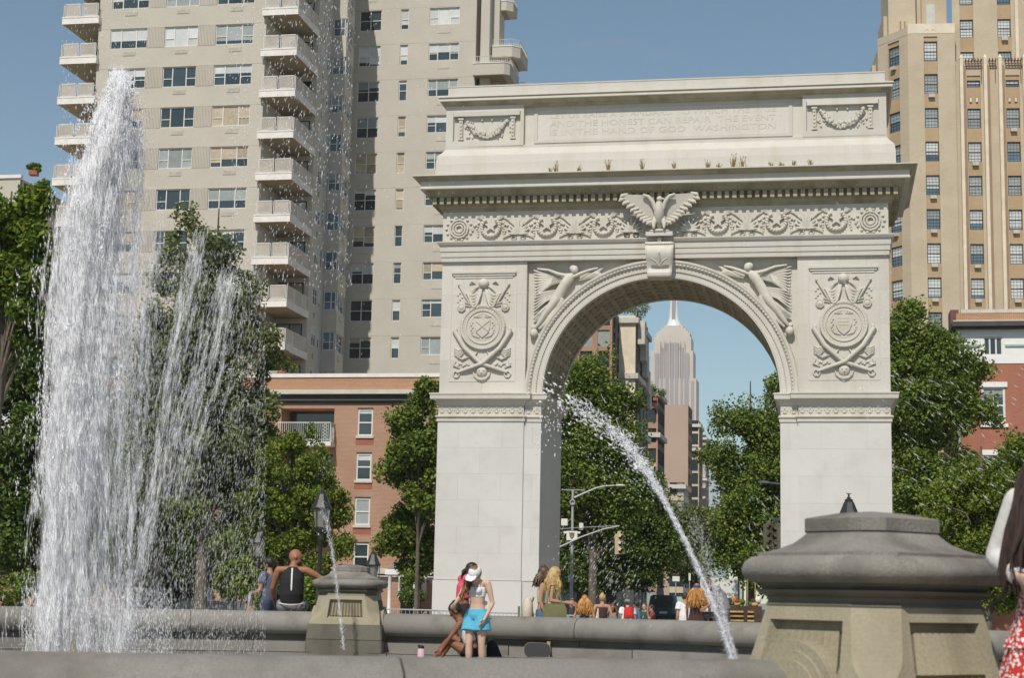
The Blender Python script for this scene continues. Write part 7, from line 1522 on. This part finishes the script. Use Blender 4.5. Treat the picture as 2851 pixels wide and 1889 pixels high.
# ================================================================== water
m, n, l, p_ = _nt('water_spray'); p_.inputs['Base Color'].default_value = (.54, .54, .55, 1); p_.inputs['Roughness'].default_value = .4; p_.inputs['Specular IOR Level'].default_value = .4
tr_ = n.new('ShaderNodeBsdfTranslucent'); tr_.inputs['Color'].default_value = (.54, .54, .55, 1); ms_ = n.new('ShaderNodeAddShader')
l.new(p_.outputs[0], ms_.inputs[0]); l.new(tr_.outputs[0], ms_.inputs[1]); l.new(ms_.outputs[0], n['Material Output'].inputs['Surface']); M['water_spray'] = m
_F, _R, _U = (np.array(v) for v in (_f, _r, _u))
def wpv(x, y, Y):
    r = _F[None] * FOC + _R[None] * (x - 1425.5)[:, None] - _U[None] * (y - 944.5)[:, None]
    return np.array([0, 0, HC])[None] + r * (Y / r[:, 1])[:, None]
def spray(name, label, P_, D_, L_, W_):
    """every droplet or filament is a small closed spindle"""
    N = len(P_); D_ = D_ / np.linalg.norm(D_, axis=1)[:, None]; a = np.cross(D_, RNG.normal(size=(N, 3))); a /= np.linalg.norm(a, axis=1)[:, None]; b = np.cross(D_, a)
    V = np.empty((N, 5, 3)); V[:, 0] = P_ + D_ * (L_ * .5)[:, None]; V[:, 4] = P_ - D_ * (L_ * .5)[:, None]
    for k in range(3):
        c, s = math.cos(2.0944 * k), math.sin(2.0944 * k); V[:, 1 + k] = P_ + (a * c + b * s) * W_[:, None]
    f = np.array([(0, 1, 2), (0, 2, 3), (0, 3, 1), (4, 2, 1), (4, 3, 2), (4, 1, 3)]); idx = (f[None] + (np.arange(N) * 5)[:, None, None]).reshape(-1).astype(np.int32)
    me = bpy.data.meshes.new(name); me.vertices.add(5 * N); me.loops.add(18 * N); me.polygons.add(6 * N)
    me.vertices.foreach_set('co', V.ravel().astype(np.float32)); me.loops.foreach_set('vertex_index', idx); me.polygons.foreach_set('loop_start', np.arange(0, 18 * N, 3, dtype=np.int32))
    me.polygons.foreach_set('use_smooth', [True] * (6 * N)); me.update(calc_edges=True); me.materials.append(M['water_spray'])
    o = put(name, me); tag(o, label, None, None, 'stuff'); return o
def path(pts):
    p = np.array(pts, float); return lambda y, k=1: np.interp(y, p[:, 0], p[:, k])
def filaments(nf, per, y0, y1, cx, hw, Yc, dY, ln, wd, lean, jit=3.0, power=1.0, dens=None, flen=(60, 300)):
    """strands of falling water: nf filaments of `per` spindles inside the surveyed outline"""
    fy = y0 + (y1 - y0) * RNG.random(nf) ** power
    if dens is not None: keep = RNG.random(nf) < np.interp(fy, *dens); fy = fy[keep]; nf = len(fy)
    off = RNG.normal(size=nf) * .55; off = np.clip(off, -1.3, 1.3); rag = 1 + .30 * np.sin(fy * .021 + off * 2.0) * np.sin(fy * .0083 + 1.7); dep = RNG.normal(size=nf) * dY
    u = RNG.random((nf, per)); L = RNG.uniform(*flen, nf)
    y = fy[:, None] + (u - .5) * L[:, None]; x = cx(y) + (off * rag)[:, None] * hw(y) + RNG.normal(size=y.shape) * jit + (RNG.normal(size=nf) * 6)[:, None] * (u - .5)
    ok = (y > y0 + 22 * RNG.random(y.shape)) & (y < y1); x, y = x[ok], y[ok]; Y = (Yc + dep[:, None] + 0 * u)[ok]
    P_ = wpv(x, y, Y); N = len(P_); D_ = np.stack([np.full(N, lean) + RNG.normal(size=N) * .10, RNG.normal(size=N) * .08, np.full(N, -1.0)], 1)
    return P_, D_, RNG.uniform(*ln, N), RNG.uniform(*wd, N) 
def cat(*q): return tuple(np.concatenate(z) for z in zip(*q))
YP = 17.6
core = path([(190, 330), (260, 336), (330, 320), (450, 290), (600, 248), (800, 228), (1000, 210), (1300, 185), (1600, 160), (1830, 148)])
chw = path([(190, 12), (215, 22), (270, 24), (310, 36), (400, 48), (600, 66), (900, 66), (1300, 50), (1830, 40)])
veil = path([(250, 335), (500, 310), (800, 275), (1100, 250), (1400, 235), (1830, 215)])
vhw = path([(250, 30), (420, 55), (700, 85), (1000, 95), (1400, 105), (1830, 130)])
g1 = filaments(2100, 30, 205, 1835, core, chw, YP, .26, (.08, .38), (.0010, .0028), .05, 3, dens=([185, 260, 420, 900, 1830], [.55, .9, 1, .75, .5]))
g1b = filaments(420, 12, 200, 1400, core, path([(190, 14), (300, 58), (600, 105), (900, 112), (1400, 95)]), YP, .3, (.02, .07), (.003, .008), .05, 7, flen=(30, 120))
g2 = filaments(620, 26, 300, 1835, veil, vhw, YP, .4, (.08, .3), (.001, .0026), .06, 5, .9)
g3 = filaments(1200, 7, 240, 1835, veil, path([(240, 50), (600, 130), (1200, 150), (1830, 170)]), YP, .5, (.02, .07), (.001, .0028), .05, 12)
# foamy head of the jet
nh = 2600; yh = 200 + 300 * RNG.random(nh) ** 1.1; P_ = wpv(core(yh) + RNG.normal(size=nh) * chw(yh) * .62, yh, YP + RNG.normal(size=nh) * .15)
g4 = (P_, RNG.normal(size=(nh, 3)), RNG.uniform(.02, .06, nh), RNG.uniform(.005, .014, nh))
spray('water_plume', 'tall white water plume bursting up at the left', *cat(g1, g1b, g2, g3, g4))
# the milky body of the column: mist in three nested closed volumes
def mist_body(name, label, k, dens, y0, y1, cx, hw, Yc, m_name):
    m, n, l, p_ = _nt(m_name); n.remove(p_); v = n.new('ShaderNodeVolumePrincipled'); v.inputs['Color'].default_value = (.97, .975, .985, 1); v.inputs['Density'].default_value = dens; v.inputs['Anisotropy'].default_value = .2
    l.new(v.outputs[0], n['Material Output'].inputs['Volume']); M[m_name] = m
    mb = MB(); loops = []; N = 26
    for i in range(N + 1):
        y = y0 + (y1 - y0) * i / N; c = wp(float(cx(y)), y, Yc); r = float(hw(y)) * k * Yc / FOC * (.15 if i == 0 else 1)
        loops.append([Vector((c.x + r * (1 + .10 * math.sin(3 * a + i * .9) + .07 * math.sin(5 * a - i * 1.7)) * math.cos(a), c.y + r * math.sin(a), c.z)) for a in [2 * math.pi * j / 20 for j in range(20)]])
    mb.stack(loops[::-1]); o = mb.build(name, M[m_name], smooth=True); tag(o, label, None, None, 'stuff')
mist_body('plume_mist', 'white mist filling the heart of the plume', .70, 5.0, 215, 1845, core, chw, YP, 'mist_core')
mist_body('plume_mist', 'thinner white mist around the heart of the plume', 1.15, 1.8, 240, 1846, core, chw, YP, 'mist_mid')
mist_body('plume_mist', 'pale veil of mist around the whole plume', 1.0, .42, 420, 1847, veil, vhw, YP, 'mist_veil')
# separate falling strands to the right of the plume
def strand(pts, hw, nf, per=22, wd=(.0007, .0019), Y=YP, ln=(.08, .3), lean=.1, jit=3):
    c = path(pts); return filaments(nf, per, pts[0][0], pts[-1][0], c, path(hw), Y, .18, ln, wd, lean, jit)
s1 = strand([(620, 440), (900, 410), (1200, 385), (1500, 360), (1830, 330)], [(620, 20), (1200, 28), (1830, 22)], 80)
s2 = strand([(640, 560), (900, 505), (1150, 460), (1400, 415), (1650, 372), (1830, 340)], [(640, 18), (1150, 26), (1830, 14)], 105, lean=-.12)
s3 = strand([(760, 640), (1000, 590), (1250, 520), (1400, 480)], [(760, 40), (1100, 50), (1400, 30)], 70, lean=-.15)
s4 = strand([(330, 395), (520, 385), (760, 372), (1000, 350), (1300, 330)], [(330, 8), (700, 18), (1300, 30)], 85, lean=-.05)
spray('falling_strands', 'thin strands of water falling right of the plume', *cat(s1, s2, s3, s4))
# drifting mist and drops blown to the right
def mist(n, xr, yr, Y, dY, ln, wd, d, bias=1.0):
    x = xr[0] + (xr[1] - xr[0]) * RNG.random(n) ** bias; y = yr[0] + (yr[1] - yr[0]) * RNG.random(n); P_ = wpv(x, y, Y + RNG.normal(size=n) * dY)
    D_ = np.array(d)[None] + RNG.normal(size=(n, 3)) * .15; return P_, D_, RNG.uniform(*ln, n), RNG.uniform(*wd, n)
m1 = mist(16000, (330, 740), (700, 1830), YP, .8, (.02, .09), (.0007, .0018), (-.12, 0, -1), 1.7)
m2 = mist(1500, (640, 980), (-20, 800), YP, .8, (.02, .06), (.0012, .0042), (-.15, 0, -1))
m3 = mist(700, (170, 420), (-20, 620), YP, .6, (.02, .06), (.001, .003), (0, 0, -1))
m4 = mist(4000, (60, 480), (1640, 1830), YP, .8, (.02, .08), (.0012, .003), (.2, 0, -1))
m5 = mist(260, (900, 1300), (0, 1000), YP, .8, (.012, .05), (.001, .003), (-.2, 0, -1))
spray('drifting_spray', 'fine spray drifting right of the plume', *cat(m1, m2, m3, m4, m5))
# the arching side jet, crossing in front of the arch opening
def jet(pts, n, w0, w1, r, name, label, ln=(.02, .10), wdt=(.004, .012), extra=()):
    q = np.array(pts, float); t = np.linspace(0, 1, len(q)); u = RNG.random(n); x, y, Y = (np.interp(u, t, q[:, k]) for k in range(3)); wq = np.interp(u, t, q[:, 3])
    P_ = wpv(x + RNG.normal(size=n) * wq, y + RNG.normal(size=n) * wq * .6, Y + RNG.normal(size=n) * .06)
    u2 = np.clip(u + .03, 0, 1); P2 = wpv(*(np.interp(u2, t, q[:, k]) for k in range(3))); P1 = wpv(*(np.interp(np.clip(u - .03, 0, 1), t, q[:, k]) for k in range(3)))
    sz = np.interp(u, t, q[:, 4]); return spray(name, label, *cat((P_, P2 - P1 + RNG.normal(size=(n, 3)) * .06, RNG.uniform(*ln, n) * sz, RNG.uniform(*wdt, n) * sz), *extra)) if len(extra) else spray(name, label, P_, P2 - P1 + RNG.normal(size=(n, 3)) * .06, RNG.uniform(*ln, n) * sz, RNG.uniform(*wdt, n) * sz)
def blobs(n, pts, sd, rr, d):
    q = np.array(pts, float); u = RNG.random(n); t = np.linspace(0, 1, len(q)); x, y, Y, s = (np.interp(u, t, q[:, k]) for k in range(4)); P_ = wpv(x + RNG.normal(size=n) * s, y + RNG.normal(size=n) * s * .8, Y + RNG.normal(size=n) * .2)
    return P_, np.array(d)[None] + RNG.normal(size=(n, 3)) * .25, RNG.uniform(rr[0], rr[1], n) * RNG.uniform(1.2, 2.6, n), RNG.uniform(rr[0], rr[1], n) * .42
bl = blobs(95, [(1530, 1060, 15.5, 24), (1570, 1120, 15.2, 28), (1640, 1165, 14.6, 22), (1730, 1235, 13.8, 18), (1790, 1310, 13.2, 10)], 0, (.014, .036), (.8, 0, -.6))
bl2 = blobs(300, [(1500, 1090, 15.6, 45), (1600, 1190, 15, 50), (1740, 1300, 14, 40), (1800, 1380, 13.4, 30)], 0, (.005, .013), (.7, 0, -.7))
bl3 = blobs(260, [(1640, 1500, 15, 50), (1700, 1590, 15, 60), (1740, 1660, 15, 50)], 0, (.003, .0055), (-.5, 0, -.85)); bl3 = (bl3[0], bl3[1] * np.array([1, 1, 1]) + np.array([-1.2, 0, -2.0]), bl3[2] * 5, bl3[3])
bl4 = blobs(50, [(1535, 1130, 15.6, 30), (1510, 1250, 15.6, 26)], 0, (.010, .022), (.2, 0, -1))
jet([(2042, 1850, 9.8, 1.5, .7), (2010, 1750, 10.3, 1.7, .7), (1962, 1625, 10.8, 2.2, .75), (1912, 1515, 11.4, 2.8, .8), (1850, 1395, 12.2, 3.6, .9), (1800, 1310, 13.0, 7, 1.0)], 1900, 0, 0, 0, 'side_jet', 'arching water jet rising left from beside the near pedestal', (.06, .2), (.0014, .0036), extra=(bl, bl2, bl3, bl4))
jet([(1800, 1310, 13.0, 7, .9), (1760, 1255, 13.4, 11, 1.0), (1715, 1205, 14.0, 15, 1.0), (1650, 1160, 14.6, 20, 1.0), (1585, 1115, 15.2, 26, 1.0)], 620, 0, 0, 0, 'jet_break_up', 'ragged water where the arching jet breaks into drops', (.04, .14), (.0016, .005))
jet([(2054, 1850, 10.0, 1.6, .6), (2022, 1740, 10.4, 3.5, .6), (1990, 1640, 10.9, 8, .6), (1962, 1540, 11.4, 12, .5), (1930, 1440, 12, 18, .45)], 900, 0, 0, 0, 'thin_jet', 'faint second water jet right of the arching one', (.05, .12), (.0012, .0026))
jet([(958, 1812, 25.6, 1.6, 1), (948, 1720, 25.6, 1.6, 1), (936, 1620, 25.5, 1.8, .9), (926, 1540, 25.4, 2.4, .8), (912, 1470, 25.3, 4, .7), (898, 1400, 25.2, 7, .5)], 520, 0, 0, 0, 'far_jet', 'thin water jet in front of the far pedestal', (.06, .2), (.0016, .0032))
q1 = mist(150, (2480, 2860), (1000, 1420), 13, .6, (.03, .10), (.0012, .003), (.8, 0, -.6)); q2 = mist(30, (2080, 2170), (1380, 1600), 12.5, .5, (.03, .10), (.001, .002), (.45, 0, -1)); q3 = mist(70, (2300, 2500), (560, 1200), 13, .5, (.02, .07), (.001, .0025), (.8, 0, -.6))
spray('right_spray', 'diagonal streaks of spray over the trees on the right', *cat(q1, q2, q3))
# ================================================================== summer haze: one even body of air round everything
m, n, l, p_ = _nt('haze_air'); n.remove(p_); v_ = n.new('ShaderNodeVolumePrincipled'); v_.inputs['Color'].default_value = (.86, .90, .95, 1); v_.inputs['Density'].default_value = .00010; v_.inputs['Anisotropy'].default_value = .2
l.new(v_.outputs[0], n['Material Output'].inputs['Volume']); M['haze_air'] = m
s = MB(); s.box(-4400, 4400, -4400, 4400, -1.6, 470); tag(s.build('haze', M['haze_air']), kind='stuff')
